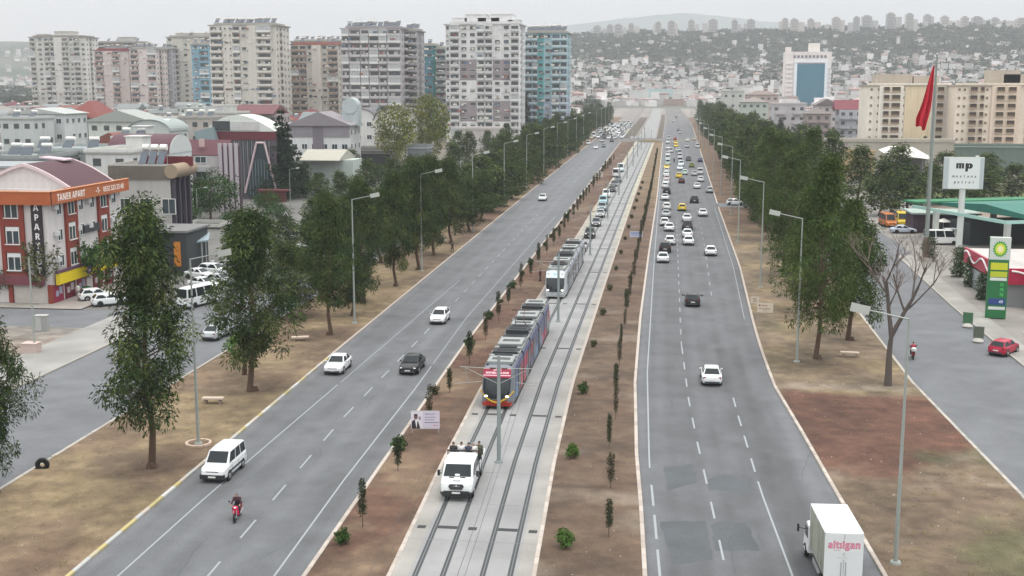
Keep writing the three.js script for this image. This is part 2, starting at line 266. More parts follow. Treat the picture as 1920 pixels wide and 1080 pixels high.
// lane markings, worn
const LINE = new THREE.MeshStandardMaterial({ color: 0x8d9398, roughness: 0.8 }), FAINT = new THREE.MeshStandardMaterial({ color: 0x83898e, roughness: 0.85 });
const markings = (f, z0, z1, w, m, seg = 3) => struct('lane_marking', ribbon(K(f, -w / 2.4), K(f, w / 2.4), z0, z1, seg, 0.026, 1, null, 10), m);
markings(poly([-30, -28.5], [-70, -28.4], [-116, -27.4], [-140, -26.9]), -36, -100, 0.14, LINE); markings(poly([-100, -27.7], [-116, -27.4], [-160, -26.5]), -101, -158, 0.13, FAINT);
markings(poly([-30, -19.6], [-59, -20.1], [-75, -20.5], [-100, -20.7], [-131, -21.4], [-160, -21.4]), -36, -108, 0.14, LINE); markings(poly([-100, -20.7], [-131, -21.4], [-300, -20.2]), -109, -240, 0.12, FAINT);
function dashes(f, z0, z1, m, on = 3, period = 6.5, w = 0.13) { for (let z = z0; z > z1; z -= period) struct('lane_marking', ribbon(K(f, -w / 2), K(f, w / 2), z, z - on, 1.5, 0.026, 1), m); }
const ldash = poly([-50, -23.4], [-70, -23.95], [-90, -24.5], [-130, -24.4], [-300, -24.6]);
dashes(ldash, -51.0, -128, LINE); dashes(ldash, -129, -240, FAINT);
markings(poly([-30, 1.7], [-63, 0.4], [-71, 0.1], [-81, -0.3], [-108, -0.75], [-190, -0.5], [-560, 1.6]), -80, -400, 0.14, LINE); dashes(poly([-30, 1.7], [-63, 0.4], [-71, 0.1], [-81, -0.3]), -50, -76, LINE, 4, 5.6, 0.15);
const rd1 = poly([-40, 4.7], [-63, 4.0], [-75, 3.6], [-87, 3.15], [-99, 2.8], [-122, 2.55], [-300, 4.0], [-560, 6]);
dashes(rd1, -44.6, -118, LINE); dashes(rd1, -119, -230, FAINT);
const rd2 = poly([-40, 8.4], [-63, 7.5], [-76, 6.95], [-95, 6.6], [-122, 6.3], [-200, 7.6], [-300, 8.4]);
markings(rd2, -36, -78, 0.14, LINE); dashes(rd2, -80, -98, LINE, 3, 5.6); dashes(rd2, -150, -262, FAINT, 3, 8);
markings(poly([-130, 9.7], [-175, 10.9], [-260, 11.9], [-286, 12.2], [-800, 19]), -135, -262, 0.12, FAINT);
// darker repair patches in the asphalt
const PATCH = new THREE.MeshStandardMaterial({ color: 0x60666b, map: asphaltTex, roughness: 0.9 });
function patch(name, px) { const c0 = px.map(([x, y]) => gp(x, y)), P = []; c0.forEach((a, i) => { const b = c0[(i + 1) % c0.length], n = 9; for (let k = 0; k < n; k++) { const q = a.clone().lerp(b, k / n); q.x += (vnoise(q.x * 2.1, q.z * 2.1, 61) - 0.5) * 0.22; q.z += (vnoise(q.x * 1.7, q.z * 1.7, 62) - 0.5) * 0.4; P.push(q); } }); const s = new THREE.Shape(P.map((p) => new THREE.Vector2(p.x, -p.z))); const g = new THREE.ShapeGeometry(s).rotateX(-Math.PI / 2).translate(0, 0.0235, 0); const uv = g.attributes.uv, q = g.attributes.position; for (let i = 0; i < q.count; i++) uv.setXY(i, q.getX(i), q.getZ(i)); return struct(name, g, PATCH); }
patch('asphalt_patch', [[1327, 899], [1358, 890], [1385, 896], [1420, 918], [1330, 921]]); patch('asphalt_patch', [[1332, 985], [1350, 978], [1398, 980], [1424, 1032], [1342, 1034]]); patch('asphalt_patch', [[1245, 876], [1300, 872], [1308, 905], [1252, 920]]);
patch('asphalt_patch', [[1236, 980], [1322, 978], [1338, 1052], [1262, 1060]]);

// left-hand forecourt and pavement
struct('pavement', ribbon(() => -61.5, () => -55.15, -60, -128, 2, 0.12, 5, (x, z) => { const k = 0.36 * (0.88 + 0.24 * fbm(x * 0.3, z * 0.3, 121)); return [k, k * 0.99, k * 0.95]; }), CONCRETE);
struct('dirt_lot', ribbon(() => -84, () => -61.5, -70, -121, 2, 0.06, 10, (x, z) => { const c = mix3([0.40, 0.33, 0.28], [0.3, 0.26, 0.22], smooth(0.4, 0.65, fbm(x * 0.12, z * 0.2, 122))); return mix3(c, [0.34, 0.34, 0.33], 0.5 * smooth(-112, -121, z)); }), SOIL);
struct('side_street', ribbon(() => -130, () => -55, -121, -131, 2, 0.05, 16, serviceTone), ASPHALT);
struct('pavement', ribbon(() => -110, () => -68.5, -131, -134.2, 1.5, 0.15, 10, (x, z) => [0.36, 0.35, 0.32]), CONCRETE);
struct('pavement', ribbon(() => -72, () => -67, -131, -152, 2, 0.154, 3, (x, z) => [0.36, 0.33, 0.31]), CONCRETE);
struct('car_park', ribbon(() => -110, () => -55, -131, -420, 5, 0.03, 14, (x, z) => { const k = 0.2 * (0.85 + 0.3 * fbm(x * 0.1, z * 0.1, 124)); return [k * 1.02, k, k * 0.97]; }, 12), ASPHALT);
// right-hand pavement and filling-station forecourt
struct('pavement', ribbon(K(QR, 0), K(QR, 2.6), -60, -190, 2, 0.13, 4, (x, z) => { const k = 0.36 * (0.88 + 0.24 * fbm(x * 0.5, z * 0.2, 131)); return [k * 1.01, k, k * 0.94]; }), CONCRETE);
struct('forecourt', ribbon(K(QR, 2.6), () => 120, -60, -300, 4, 0.05, 12, (x, z) => { const k = 0.3 * (0.85 + 0.3 * fbm(x * 0.2, z * 0.2, 132)); return [k * 1.03, k * 0.98, k * 0.92]; }, 8), CONCRETE);
struct('forecourt', ribbon(() => 24, () => 60, -190, -262, 4, 0.045, 8, serviceTone), ASPHALT);
kerb(QR, -60, -62, -190, 'grey', 1); kerb(TL, -60, -62, -128, 'grey', -1);

// tarred cracks wandering over both carriageways
{ const r = rng(140), geos = []; const crack = (x, z, L, a, w) => { const fl = [], n = Math.ceil(L / 0.5); let px = x, pz = z, dir = a; const P = []; for (let i = 0; i <= n; i++) { P.push([px, pz]); dir += (r() - 0.5) * 0.5; dir += (a - dir) * 0.15; px += Math.sin(dir) * 0.5; pz -= Math.cos(dir) * 0.5; } const pos = [], idx = []; P.forEach(([x1, z1], i) => { const ww = w * (0.5 + r()) * Math.min(1, 0.3 + Math.min(i, n - i) * 0.25), cx = Math.cos(a), cz = Math.sin(a); pos.push(x1 - cx * ww, 0.0245, z1 - cz * ww, x1 + cx * ww, 0.0245, z1 + cz * ww); if (i) { const b = i * 2; idx.push(b - 2, b - 1, b + 1, b - 2, b + 1, b); } }); const g = new THREE.BufferGeometry(); g.setAttribute('position', new THREE.Float32BufferAttribute(pos, 3)); g.setIndex(idx); g.computeVertexNormals(); geos.push(g); };
  for (let i = 0; i < 24; i++) { const left = r() < 0.4, z = -50 - r() * 110, x = left ? lerp(LL(z) + 0.8, LR(z) - 0.8, r()) : lerp(RL(z) + 0.8, RR(z) - 0.8, r()); crack(x, z, 2 + r() * 9, r() < 0.7 ? (r() - 0.5) * 0.3 : Math.PI / 2 + (r() - 0.5) * 0.4, 0.012 + 0.016 * r()); }
  tag(solo('road_cracks', mg(geos), M(0x4a4f53, 0.95)), 'dark tarred cracks wandering over the asphalt of both carriageways', 'cracks', null, 'stuff'); }
// ------------------------------------------------------------------ far hills with the hillside town
const crestRow = (px) => { const t = [[-400, 74], [60, 74], [300, 92], [900, 88], [1060, 66], [1200, 62], [1420, 60], [1600, 56], [1760, 50], [2300, 46]]; for (let i = 1; i < t.length; i++) if (px <= t[i][0]) return lerp(t[i - 1][1], t[i][1], smooth(t[i - 1][0], t[i][0], px)); return 46; };
const HILL0 = 1350, HILL1 = 2900;
function hillH(x, z) {
  const D = -z, px = 1240 + 2282 * x / D, top = 26 + HILL1 * (160 - crestRow(px)) / 2282, t = clamp((D - HILL0) / (HILL1 - HILL0));
  const s = Math.pow(t, 1.5) * 0.75 + 0.25 * smooth(0.35, 1, t); return top * s + (fbm(x * 0.004, z * 0.004, 201) - 0.5) * 26 * smooth(0, 0.3, t) * (1 - 0.6 * smooth(0.85, 1, t)) - (D > HILL1 ? (D - HILL1) * 0.02 : 0);
}
{
  const pos = [], col = [], idx = [], nx = 150, nz = 56; const uv = [];
  for (let j = 0; j <= nz; j++) for (let i = 0; i <= nx; i++) {
    const z = -lerp(1300, 3900, j / nz), x = lerp(-0.62, 0.4, i / nx) * -z, y = hillH(x, z); pos.push(x, y - 0.5, z); uv.push(x, z);
    const t = smooth(0.3, 0.62, fbm(x * 0.006, z * 0.004, 205)), c = mix3([0.05, 0.072, 0.05], [0.15, 0.14, 0.12], t * 0.5); col.push(...c);
  }
  for (let j = 0; j < nz; j++) for (let i = 0; i < nx; i++) { const a = j * (nx + 1) + i; idx.push(a, a + 1, a + nx + 2, a, a + nx + 2, a + nx + 1); }
  const g = new THREE.BufferGeometry(); g.setAttribute('position', new THREE.Float32BufferAttribute(pos, 3)); g.setAttribute('color', new THREE.Float32BufferAttribute(col, 3)); g.setAttribute('uv', new THREE.Float32BufferAttribute(uv, 2)); g.setIndex(idx); g.computeVertexNormals();
  struct('hills', g, vcol(1));
  // faint mountain ridge beyond
  const P = [], I = []; const n = 90; for (let i = 0; i <= n; i++) { const px = lerp(900, 2000, i / n), y = 60 - 30 * Math.exp(-Math.pow((px - 1290) / 190, 2)) - 10 * fbm(px * 0.012, 3, 208) + 8 * smooth(1500, 1900, px), a = onZ(px, y, -6800), b = onZ(px, y, -6400); P.push(b.x, -5, -6100, a.x, a.y, -6800, a.x, a.y * 0.6, -7500); }
  for (let i = 0; i < n; i++) for (let k = 0; k < 2; k++) { const a = i * 3 + k; I.push(a, a + 3, a + 4, a, a + 4, a + 1); }
  const m = new THREE.BufferGeometry(); m.setAttribute('position', new THREE.Float32BufferAttribute(P, 3)); m.setIndex(I); m.computeVertexNormals(); struct('mountain', m, M(0x5f6b66, 1));
}

// ------------------------------------------------------------------ trees
function leafCloud(r, clumps, per, size, tones, droop = 0.35, flat = 0.4) {
  const N = clumps.length * per, pos = new Float32Array(N * 12), col = new Float32Array(N * 12), nor = new Float32Array(N * 12), idx = new Uint32Array(N * 6); let o = 0, k = 0;
  const d = V(), s = V(), n = V(), c = V();
  for (const q of clumps) {
    const tone = pick(r, tones), kk = 0.72 + 0.56 * r();
    for (let i = 0; i < per; i++) {
      const th = r() * TAU, u = r() * 2 - 1, rad = Math.pow(r(), 0.45) * q.r, w = Math.sqrt(1 - u * u);
      d.set(w * Math.cos(th), u * (q.sy ?? 0.8), w * Math.sin(th)); c.set(q.x, q.y, q.z).addScaledVector(d, rad);
      n.set(r() - 0.5, r() - 0.5, r() - 0.5).multiplyScalar(1.5); d.add(n); d.y -= droop; d.normalize();
      s.set(r() - 0.5, (r() - 0.5) * 0.7, r() - 0.5).cross(d).normalize(); n.crossVectors(s, d).normalize();
      const L = size * (0.55 + 0.9 * r()), B = L * flat * (0.6 + 0.6 * r()), sh = kk * (0.75 + 0.5 * r());
      for (let v = 0; v < 4; v++) {
        const t = [0, 0.45, 1, 0.45][v], e = [0, 1, 0, -1][v] * B / 2, a = o * 12 + v * 3;
        pos[a] = c.x + d.x * L * t + s.x * e; pos[a + 1] = c.y + d.y * L * t + s.y * e - (v === 2 ? L * 0.12 : 0); pos[a + 2] = c.z + d.z * L * t + s.z * e;
        nor[a] = n.x; nor[a + 1] = n.y; nor[a + 2] = n.z; col[a] = tone[0] * sh; col[a + 1] = tone[1] * sh; col[a + 2] = tone[2] * sh;
      }
      idx.set([o * 4, o * 4 + 1, o * 4 + 2, o * 4, o * 4 + 2, o * 4 + 3], k); k += 6; o++;
    }
  }
  const g = new THREE.BufferGeometry(); g.setAttribute('position', new THREE.BufferAttribute(pos, 3)); g.setAttribute('normal', new THREE.BufferAttribute(nor, 3)); g.setAttribute('color', new THREE.BufferAttribute(col, 3)); g.setAttribute('uv', new THREE.BufferAttribute(new Float32Array(N * 8), 2)); g.setIndex(new THREE.BufferAttribute(idx, 1)); return g;
}
const LEAF = new THREE.MeshLambertMaterial({ vertexColors: true, side: THREE.DoubleSide });
const barkTex = dataTex(128, (u, v) => { const k = 190 + 100 * (fbm(u * 16, v * 3, 9, 4, 0) - 0.5); return [k, k, k]; });
const BARK = new THREE.MeshStandardMaterial({ color: 0x6d5848, map: barkTex, roughness: 1, bumpMap: barkTex, bumpScale: 0.03 }), BARKGREY = new THREE.MeshStandardMaterial({ color: 0x6b625c, map: barkTex, roughness: 1 });
function limb(pts, r0, r1, n = 7) { // tapered bent branch
  const list = [], up = V(); for (let i = 0; i < pts.length; i++) { const a = pts[Math.max(0, i - 1)], b = pts[Math.min(pts.length - 1, i + 1)], d = b.clone().sub(a).normalize(), s = up.set(Math.abs(d.y) > 0.9 ? 1 : 0, Math.abs(d.y) > 0.9 ? 0 : 1, 0.1).clone().cross(d).normalize(), t = d.clone().cross(s), R = lerp(r0, r1, i / (pts.length - 1)); const ring = []; for (let j = 0; j < n; j++) { const p = pts[i].clone().addScaledVector(s, Math.cos(j / n * TAU) * R).addScaledVector(t, Math.sin(j / n * TAU) * R); ring.push([p.x, p.y, p.z]); } list.push(ring); }
  return rings(list, true, 1.2);
}
const darkTones = [[0.040, 0.064, 0.026], [0.050, 0.078, 0.027], [0.064, 0.091, 0.032], [0.031, 0.052, 0.025], [0.082, 0.102, 0.037]];
// dark feathery strip tree: clear trunk, uneven shaggy crown
function makeStripTree(seed, o) {
  const r = rng(seed), H = o.h, base = o.base, R = o.r, cl = [], wood = [], lean = (r() - 0.5) * 0.8, axis = (y) => V(lean * Math.sin(y / H * 2.2) + 0.25 * Math.sin(y * 0.8 + seed), y, 0.35 * Math.sin(y * 0.55 + seed * 2));
  wood.push(limb([0, 0.15, 0.4, 0.7, 0.95].map((t) => axis(t * H)), o.trunk ?? 0.27, 0.05, 8)); wood.push(cy(0.42, 0.26, 0.4, 0, 0.2, 0, 9));
  const prof = (t) => Math.pow(Math.sin(Math.PI * Math.pow(clamp(t * 0.93 + 0.07), o.skew ?? 0.72)), o.lobes ? 0.62 : 1) * (0.86 + 0.28 * Math.sin(t * 9 + seed));
  const n = o.clumps; for (let i = 0; i < n; i++) {
    const t = Math.pow((i + r()) / n, 0.92), y = lerp(base, H, t), a = i * 2.399 + r() * 0.9, rr = R * prof(t) * (0.35 + 0.75 * Math.pow(r(), 0.6)) * (o.lobes ? 0.78 + 0.44 * fbm(a * 0.9 + seed, y * 0.35, seed) + 0.28 * Math.sin(a * 2 + y * 0.7 + seed) : 1), c = axis(y);
    cl.push({ x: c.x + Math.cos(a) * rr, y: y - rr * 0.12 + (r() - 0.5) * 0.8, z: c.z + Math.sin(a) * rr, r: (0.62 + 0.75 * r()) * (o.cr ?? 1), sy: 0.9 });
    if (i % 3 === 0 && o.limbs) wood.push(bar(axis(Math.max(base * 0.8, y - rr * 0.55)), V(c.x + Math.cos(a) * rr * 0.92, y, c.z + Math.sin(a) * rr * 0.92), 0.07, 0.02, 5));
  }
  for (let i = 0; i < (o.skirt ?? 8); i++) { const a = r() * TAU, rr = R * (0.3 + 0.6 * r()), y = base - 0.2 - r() * 1.2; cl.push({ x: Math.cos(a) * rr, y, z: Math.sin(a) * rr, r: 0.5 + 0.45 * r(), sy: 1.3 }); wood.push(bar(axis(base + 0.8), V(Math.cos(a) * rr, y + 0.2, Math.sin(a) * rr), 0.05, 0.015, 5)); }
  return { crown: leafCloud(r, cl, o.per, o.leaf, o.tones ?? darkTones, o.droop ?? 0.5, o.flat ?? 0.42), trunk: mg(wood), bark: BARK };
}
function makeConifer(seed, H, R, tones, leaf = 0.5, per = 60, levels = 13) {
  const r = rng(seed), cl = []; const wood = [limb([V(0, 0, 0), V(0.05, H * 0.5, 0), V(0, H * 0.98, 0)], 0.3, 0.03)];
  for (let l = 0; l < levels; l++) { const t = l / (levels - 1), y = lerp(H * 0.1, H * 0.97, t), m = Math.max(1, Math.round(7 * (1 - t) + 1)), rr = R * (1 - t) * (0.8 + 0.35 * r()) + 0.15; for (let i = 0; i < m; i++) { const a = i / m * TAU + l * 1.3; for (const f of rr > 1.2 ? [0.45, 0.9] : [0.7]) cl.push({ x: Math.cos(a) * rr * f, y: y - rr * f * 0.16, z: Math.sin(a) * rr * f, r: 0.35 + rr * 0.22, sy: 0.45 }); } }
  return { crown: leafCloud(r, cl, per, leaf, tones, 0.25, 0.5), trunk: mg(wood), bark: BARK };
}
function makeRound(seed, H, R, base, tones, clumps = 42, per = 60, leaf = 0.45) {
  const r = rng(seed), cl = [], wood = [limb([V(0, 0, 0), V(0.1, H * 0.3, 0.05), V(0, H * 0.6, 0)], 0.24, 0.12)], cyy = (base + H) / 2, hy = (H - base) / 2;
  for (let i = 0; i < clumps; i++) { const u = 1 - 2 * (i + 0.5) / clumps, a = i * 2.399 + r(), w = Math.sqrt(1 - u * u), f = 0.55 + 0.5 * r(); const p = { x: Math.cos(a) * w * R * f, y: cyy + u * hy * f * (1 + 0.15 * Math.sin(a * 2)), z: Math.sin(a) * w * R * f, r: R * (0.26 + 0.16 * r()), sy: 0.85 }; cl.push(p); if (i % 5 === 0) wood.push(bar(V(0, base * 0.9, 0), V(p.x, p.y, p.z), 0.08, 0.02, 5)); }
  return { crown: leafCloud(r, cl, per, leaf, tones, 0.25, 0.55), trunk: mg(wood), bark: BARK };
}
function makeColumn(seed, H, R, tones, per = 46, leaf = 0.3, base = 0.15) {
  const r = rng(seed), cl = [], n = Math.max(6, Math.round(H / R * 2.2)); for (let i = 0; i < n; i++) { const t = (i + 0.5) / n, w = R * Math.pow(Math.sin(Math.PI * clamp(0.12 + t * 0.8)), R < 0.5 ? 0.25 : 0.7) * (0.75 + 0.4 * r()), a = r() * TAU; cl.push({ x: Math.cos(a) * w * 0.25, y: lerp(base, H, t), z: Math.sin(a) * w * 0.25, r: w * 0.9, sy: 1.15 }); }
  return { crown: leafCloud(r, cl, per, leaf, tones, -0.35, 0.4), trunk: mg(limb([V(0, 0, 0), V(0, H * 0.5, 0), V(0, H * 0.9, 0)], Math.max(0.03, R * 0.12), 0.01, 5)), bark: BARK };
}
function plantTree(name, kind, p, turn, scale, label, category, group) {
  const t = thing(name, label, category, p, turn, group); t.scale.set(scale[0], scale[1], scale[0]);
  part(t, 'trunk', kind.trunk, kind.bark); part(t, 'crown', kind.crown, LEAF); return t;
}
const strip = [[1, 17.5, 4.8, 2.6], [2, 15.5, 4.2, 2.75], [3, 18.5, 5.4, 2.6], [4, 14.5, 3.8, 2.6], [5, 16.5, 3.3, 2.8]].map(([s, h, b, r]) => makeStripTree(s * 31, { h, base: b, r, skew: 0.92, lobes: 1, clumps: 150, per: 145, leaf: 0.31, flat: 0.30, cr: 0.86, limbs: true }));
const stripFar = [[6, 16, 3.6, 3.5], [7, 14.5, 3.0, 3.6], [8, 17.5, 4.0, 3.4], [9, 13, 2.6, 3.3]].map(([s, h, b, r]) => makeStripTree(s * 37, { h, base: b, r, clumps: 64, per: 46, leaf: 0.6, cr: 1.1, limbs: false, skirt: 4, flat: 0.5 }));
const greenTones = [[0.060, 0.096, 0.030], [0.074, 0.112, 0.033], [0.048, 0.078, 0.027], [0.094, 0.122, 0.038]];
const rightStrip = [[11, 19.5, 4.6, 3.9], [12, 15, 4.2, 3.2], [13, 17, 2.4, 3.8], [14, 18, 3, 4]].map(([s, h, b, r]) => makeStripTree(s * 41, { h, base: b, r, clumps: 150, per: 130, leaf: 0.32, flat: 0.30, cr: 0.9, limbs: true, tones: greenTones.concat(darkTones.slice(1, 3)), skew: 0.62 }));
// strip on the left of the road: first row close to the kerb, seen trunk by trunk
const leftRow = [[-34.2, -75.6, 0, 1.02, 1.02, 'tall dark feathery tree on the near dirt verge beside the street lamp'], [-34.2, -96.8, 1, 1.06, 1.0, 'dark shaggy tree behind the near tree, above the pale green sapling'], [-34.2, -120.4, 2, 0.86, 0.8, 'slender dark tree with bare trunk rising behind the silver saloon'], [-34.4, -131, 3, 0.62, 0.5, 'small dark tree with forked trunks near the kerb'], [-35.2, -139.5, 4, 0.9, 0.9, 'leaning dark tree with low foliage before the third lamp'], [-34, -152, 1, 0.85, 0.95, 'dark tree with reddish trunk beside the lamp with a cross beam'],
  [-33.9, -166, 0, 0.95, 0.88, 'dark tree with clear trunk on the straw verge, before the bench'], [-34.4, -181, 4, 0.95, 0.92, 'wide dark tree standing over the second stone bench'], [-34.2, -195, 3, 0.95, 0.95, 'dark tree on the straw verge, past the second stone bench']];
leftRow.forEach(([x, z, k, w, h, l], i) => plantTree('verge_tree', strip[k], V(x, 0.1, z), i * 1.9, [w, h], l, 'tree'));
plantTree('verge_tree', strip[3], V(-42.0, 0.1, -69.5), 2.1, [0.62, 0.88], 'dark tree cut by the edge of the picture, beside the old tyre', 'tree');
{ // second row along the service road, then both rows onward until they close into one mass
  const r = rng(99); const zone = (z) => z > -215 ? 'beside the service road behind the straw verge' : z > -335 ? 'by the red soil patch on the oncoming side' : z > -580 ? 'in the dense far row before the junction, oncoming side' : 'beyond the far junction, oncoming side', LB = (z) => 'dark feathery tree ' + zone(z), GB = (z) => 'dark trees ' + zone(z);
  const spots = [[-40.5, -128], [-40.8, -142], [-41, -158], [-40.6, -171], [-40.2, -186], [-41, -203]]; for (let z = -212; z > -330; z -= 15.5) spots.push([-34.5, z], [-40.2, z - 7]); for (let z = -330; z > -560; z -= 17) spots.push([-35, z], [-41.5, z - 8], [-47, z - 2]); for (let z = -610; z > -900; z -= 24) spots.push([-36 - 6 * r(), z], [-46, z - 9]);
  for (const [x, z] of spots) plantTree('verge_tree', z > -230 ? pick(r, strip) : pick(r, stripFar), V(x + (r() - 0.5) * 1.6, 0.05, z + (r() - 0.5) * 4), r() * TAU, [0.85 + 0.3 * r(), z > -345 ? 0.46 + 0.24 * r() : 0.6 + 0.28 * r()], LB(z), 'tree', GB(z));
}
const rightRow = [[15.5, -115.2, 0, 1.0, 0.98, 'big dense green tree beside the road, over the dark soil'], [19.9, -124.3, 1, 1.0, 0.95, 'bushy green tree behind the big one, over the stone bench'], [17.2, -140, 1, 0.8, 0.72, 'dark tree half hidden behind the big green tree'], [20.5, -152, 2, 1.05, 1.0, 'broad green tree filling the strip above the notice boards'], [17.5, -168, 3, 1.0, 0.92, 'leafy green tree behind the notice boards, past the bushy pair'], [21, -186, 0, 0.95, 0.85, 'tall green tree in the strip, opposite the parked school buses']];
rightRow.forEach(([x, z, k, w, h, l], i) => plantTree('verge_tree', rightStrip[k], V(x, 0.1, z), i * 1.7 + 0.4, [w, h], l, 'tree'));
{ const r = rng(123), zone = (z) => z > -268 ? 'behind the lamp-lined strip before the slip road' : z > -425 ? 'past the slip road, beside the densest queue' : 'far up the strip beside the traffic', LB = (z) => 'green tree ' + zone(z), GB = (z) => 'green trees ' + zone(z); const spots = []; for (let z = -206; z > -262; z -= 13) spots.push([20, z], [25.5, z - 6]); for (let z = -278; z > -420; z -= 14) spots.push([20.5 + (-z - 278) * 0.012, z], [26, z - 7], [31.5, z - 3]); for (let z = -420; z > -860; z -= 20) spots.push([22.5 + (-z - 420) * 0.012, z], [29, z - 8], [35, z - 4]);
  for (const [x, z] of spots) plantTree('verge_tree', z > -240 ? pick(r, rightStrip) : pick(r, stripFar), V(x + (r() - 0.5) * 1.6, 0.05, z + (r() - 0.5) * 4), r() * TAU, [0.9 + 0.35 * r(), (z > -240 ? 0.78 : 0.7) + 0.25 * r()], LB(z), 'tree', GB(z)); }
{ // dark trees behind the filling station and in front of the cream blocks
  const r = rng(321), L = 'dark bushy tree in the belt behind the filling station', G = 'trees in the belt behind the filling station';
  for (const [px, py, w, h] of [[1650, 405, 1.1, 0.72], [1700, 400, 1.3, 0.66], [1740, 385, 1.1, 0.66], [1800, 385, 1.2, 0.6], [1845, 380, 1.2, 0.55], [1900, 375, 1.3, 0.5], [1610, 380, 1.2, 0.72], [1680, 370, 1.3, 0.7], [1770, 360, 1.3, 0.6], [1560, 360, 1.1, 0.8], [1520, 340, 1.2, 0.8], [1850, 352, 1.2, 0.5], [1470, 325, 1.1, 0.8], [1440, 300, 1.1, 0.85], [1500, 305, 1.1, 0.75], [1410, 275, 1.2, 0.9], [1560, 315, 1.2, 0.7]]) { const p = gp(px, py); plantTree('belt_tree', pick(r, stripFar), p, r() * TAU, [w, h], L, 'tree', G); }
}
// trees of the left quarter
const olive = [[0.13, 0.15, 0.045], [0.16, 0.175, 0.055], [0.11, 0.13, 0.04], [0.18, 0.185, 0.06]], leafy = [[0.035, 0.075, 0.022], [0.05, 0.10, 0.03], [0.03, 0.058, 0.02]], bright = [[0.07, 0.14, 0.035], [0.09, 0.17, 0.04], [0.06, 0.11, 0.03]];
const popA = makeRound(501, 18, 5.4, 5, olive, 46, 90, 0.6), roundA = makeRound(502, 8.6, 5, 2.2, leafy, 46, 80, 0.45), conif = makeConifer(503, 21, 6.4, [[0.022, 0.04, 0.026], [0.03, 0.05, 0.03]], 0.7, 60, 15), conifS = makeConifer(504, 12, 2.4, [[0.02, 0.035, 0.022], [0.03, 0.045, 0.028]], 0.6, 40, 11);
{ const a = gp(745, 340), b = gp(805, 325); plantTree('poplar', popA, a, 0, [1.0, 1.18], 'yellow-green tree standing alone before the arched white building', 'tree'); plantTree('poplar', popA, b, 2, [1.08, 1.3], 'taller yellow-green tree beside the white tower, in front of the turquoise block', 'tree'); }
plantTree('conifer', conif, gp(532, 372), 0.5, [1, 0.98], 'tall dark tiered conifer beside the dark gabled showroom', 'tree');
plantTree('broadleaf_tree', roundA, gp(395, 412), 0, [1, 1.02], 'round deep-green tree in front of the striped building', 'tree');
{ const r = rng(77), G = 'green trees around the car park beyond the service road'; for (const [px, py, k, s, h] of [[352, 425, 0, 0.5, 0.5], [500, 400, 0, 0.55, 0.5], [520, 418, 0, 0.5, 0.42], [600, 395, 1, 0.9, 0.85], [640, 385, 1, 0.95, 0.9], [570, 370, 1, 0.9, 0.95], [690, 372, 1, 1, 0.9], [660, 345, 1, 1, 0.85], [600, 350, 1, 0.9, 0.8], [440, 430, 0, 0.5, 0.4], [770, 375, 1, 1, 1], [735, 352, 1, 1, 0.8], [795, 345, 1, 1, 0.9], [710, 345, 1, 0.9, 0.6], [730, 420, 1, 1, 0.85], [690, 440, 1, 1, 0.8], [640, 445, 1, 1, 0.8], [590, 440, 1, 0.9, 0.7], [540, 470, 1, 0.9, 0.6], [505, 480, 1, 0.8, 0.55], [850, 345, 1, 1, 1], [880, 320, 1, 1, 1.1], [915, 300, 1, 1, 1.1], [950, 285, 1, 1, 1.2], [860, 300, 1, 1.1, 1]]) plantTree('car_park_tree', k ? pick(r, stripFar) : roundA, gp(px, py), r() * TAU, [s * (k ? 0.85 : 1), k ? h * 0.62 : h], k ? 'dark green tree among the buildings beyond the service road' : 'low bright green tree at the edge of the car park', 'tree', k ? G : 'low trees at the edge of the car park'); }
{ const r = rng(78), col = makeColumn(505, 17, 1.7, [[0.02, 0.034, 0.022], [0.028, 0.042, 0.026]], 70, 0.7); for (const [px, py, h, w] of [[985, 262, 1.25, 1.3], [790, 262, 0.7, 1], [895, 262, 0.55, 1], [945, 262, 0.6, 0.9], [1003, 258, 1.0, 1.4]]) plantTree('cypress', col, gp(px, py), r() * 6, [w, h], 'dark columnar cypress at the foot of the white tower', 'tree', 'cypresses at the foot of the white tower'); }
{ const r = rng(79), bush = makeRound(506, 9, 7, 0.6, [[0.03, 0.05, 0.03], [0.04, 0.066, 0.036]], 40, 60, 0.8); const at = [[862, 262, 1, 1], [925, 262, 1.2, 0.9], [975, 255, 1.2, 1], [1020, 240, 1.3, 1.2], [1050, 228, 1.3, 1.3], [1085, 215, 1.2, 1.4], [1010, 262, 1.2, 1.1], [1060, 250, 1.2, 1.1], [820, 262, 0.8, 0.8], [770, 248, 0.8, 1], [1110, 205, 1.5, 1.5], [1085, 195, 1.6, 1.4], [20, 205, 2.2, 1.6], [60, 203, 1.8, 1.3], [-20, 200, 2, 1.6], [250, 214, 1.2, 1], [520, 232, 1, 1.2], [345, 212, 1, 0.9], [590, 205, 1, 1], [1365, 210, 1.2, 1], [1420, 215, 1.2, 0.9], [1350, 192, 2, 1.2], [1850, 300, 0.8, 0.7], [1800, 305, 0.9, 0.6], [1720, 300, 0.7, 0.7], [1650, 305, 0.7, 0.7], [1880, 290, 0.8, 0.7]];
  for (const [px, py, w, h] of at) plantTree('clump_tree', bush, gp(px, py), r() * 6, [w, h], 'broad dark tree among the buildings at the foot of the towers', 'tree', 'broad trees among the tower blocks'); }
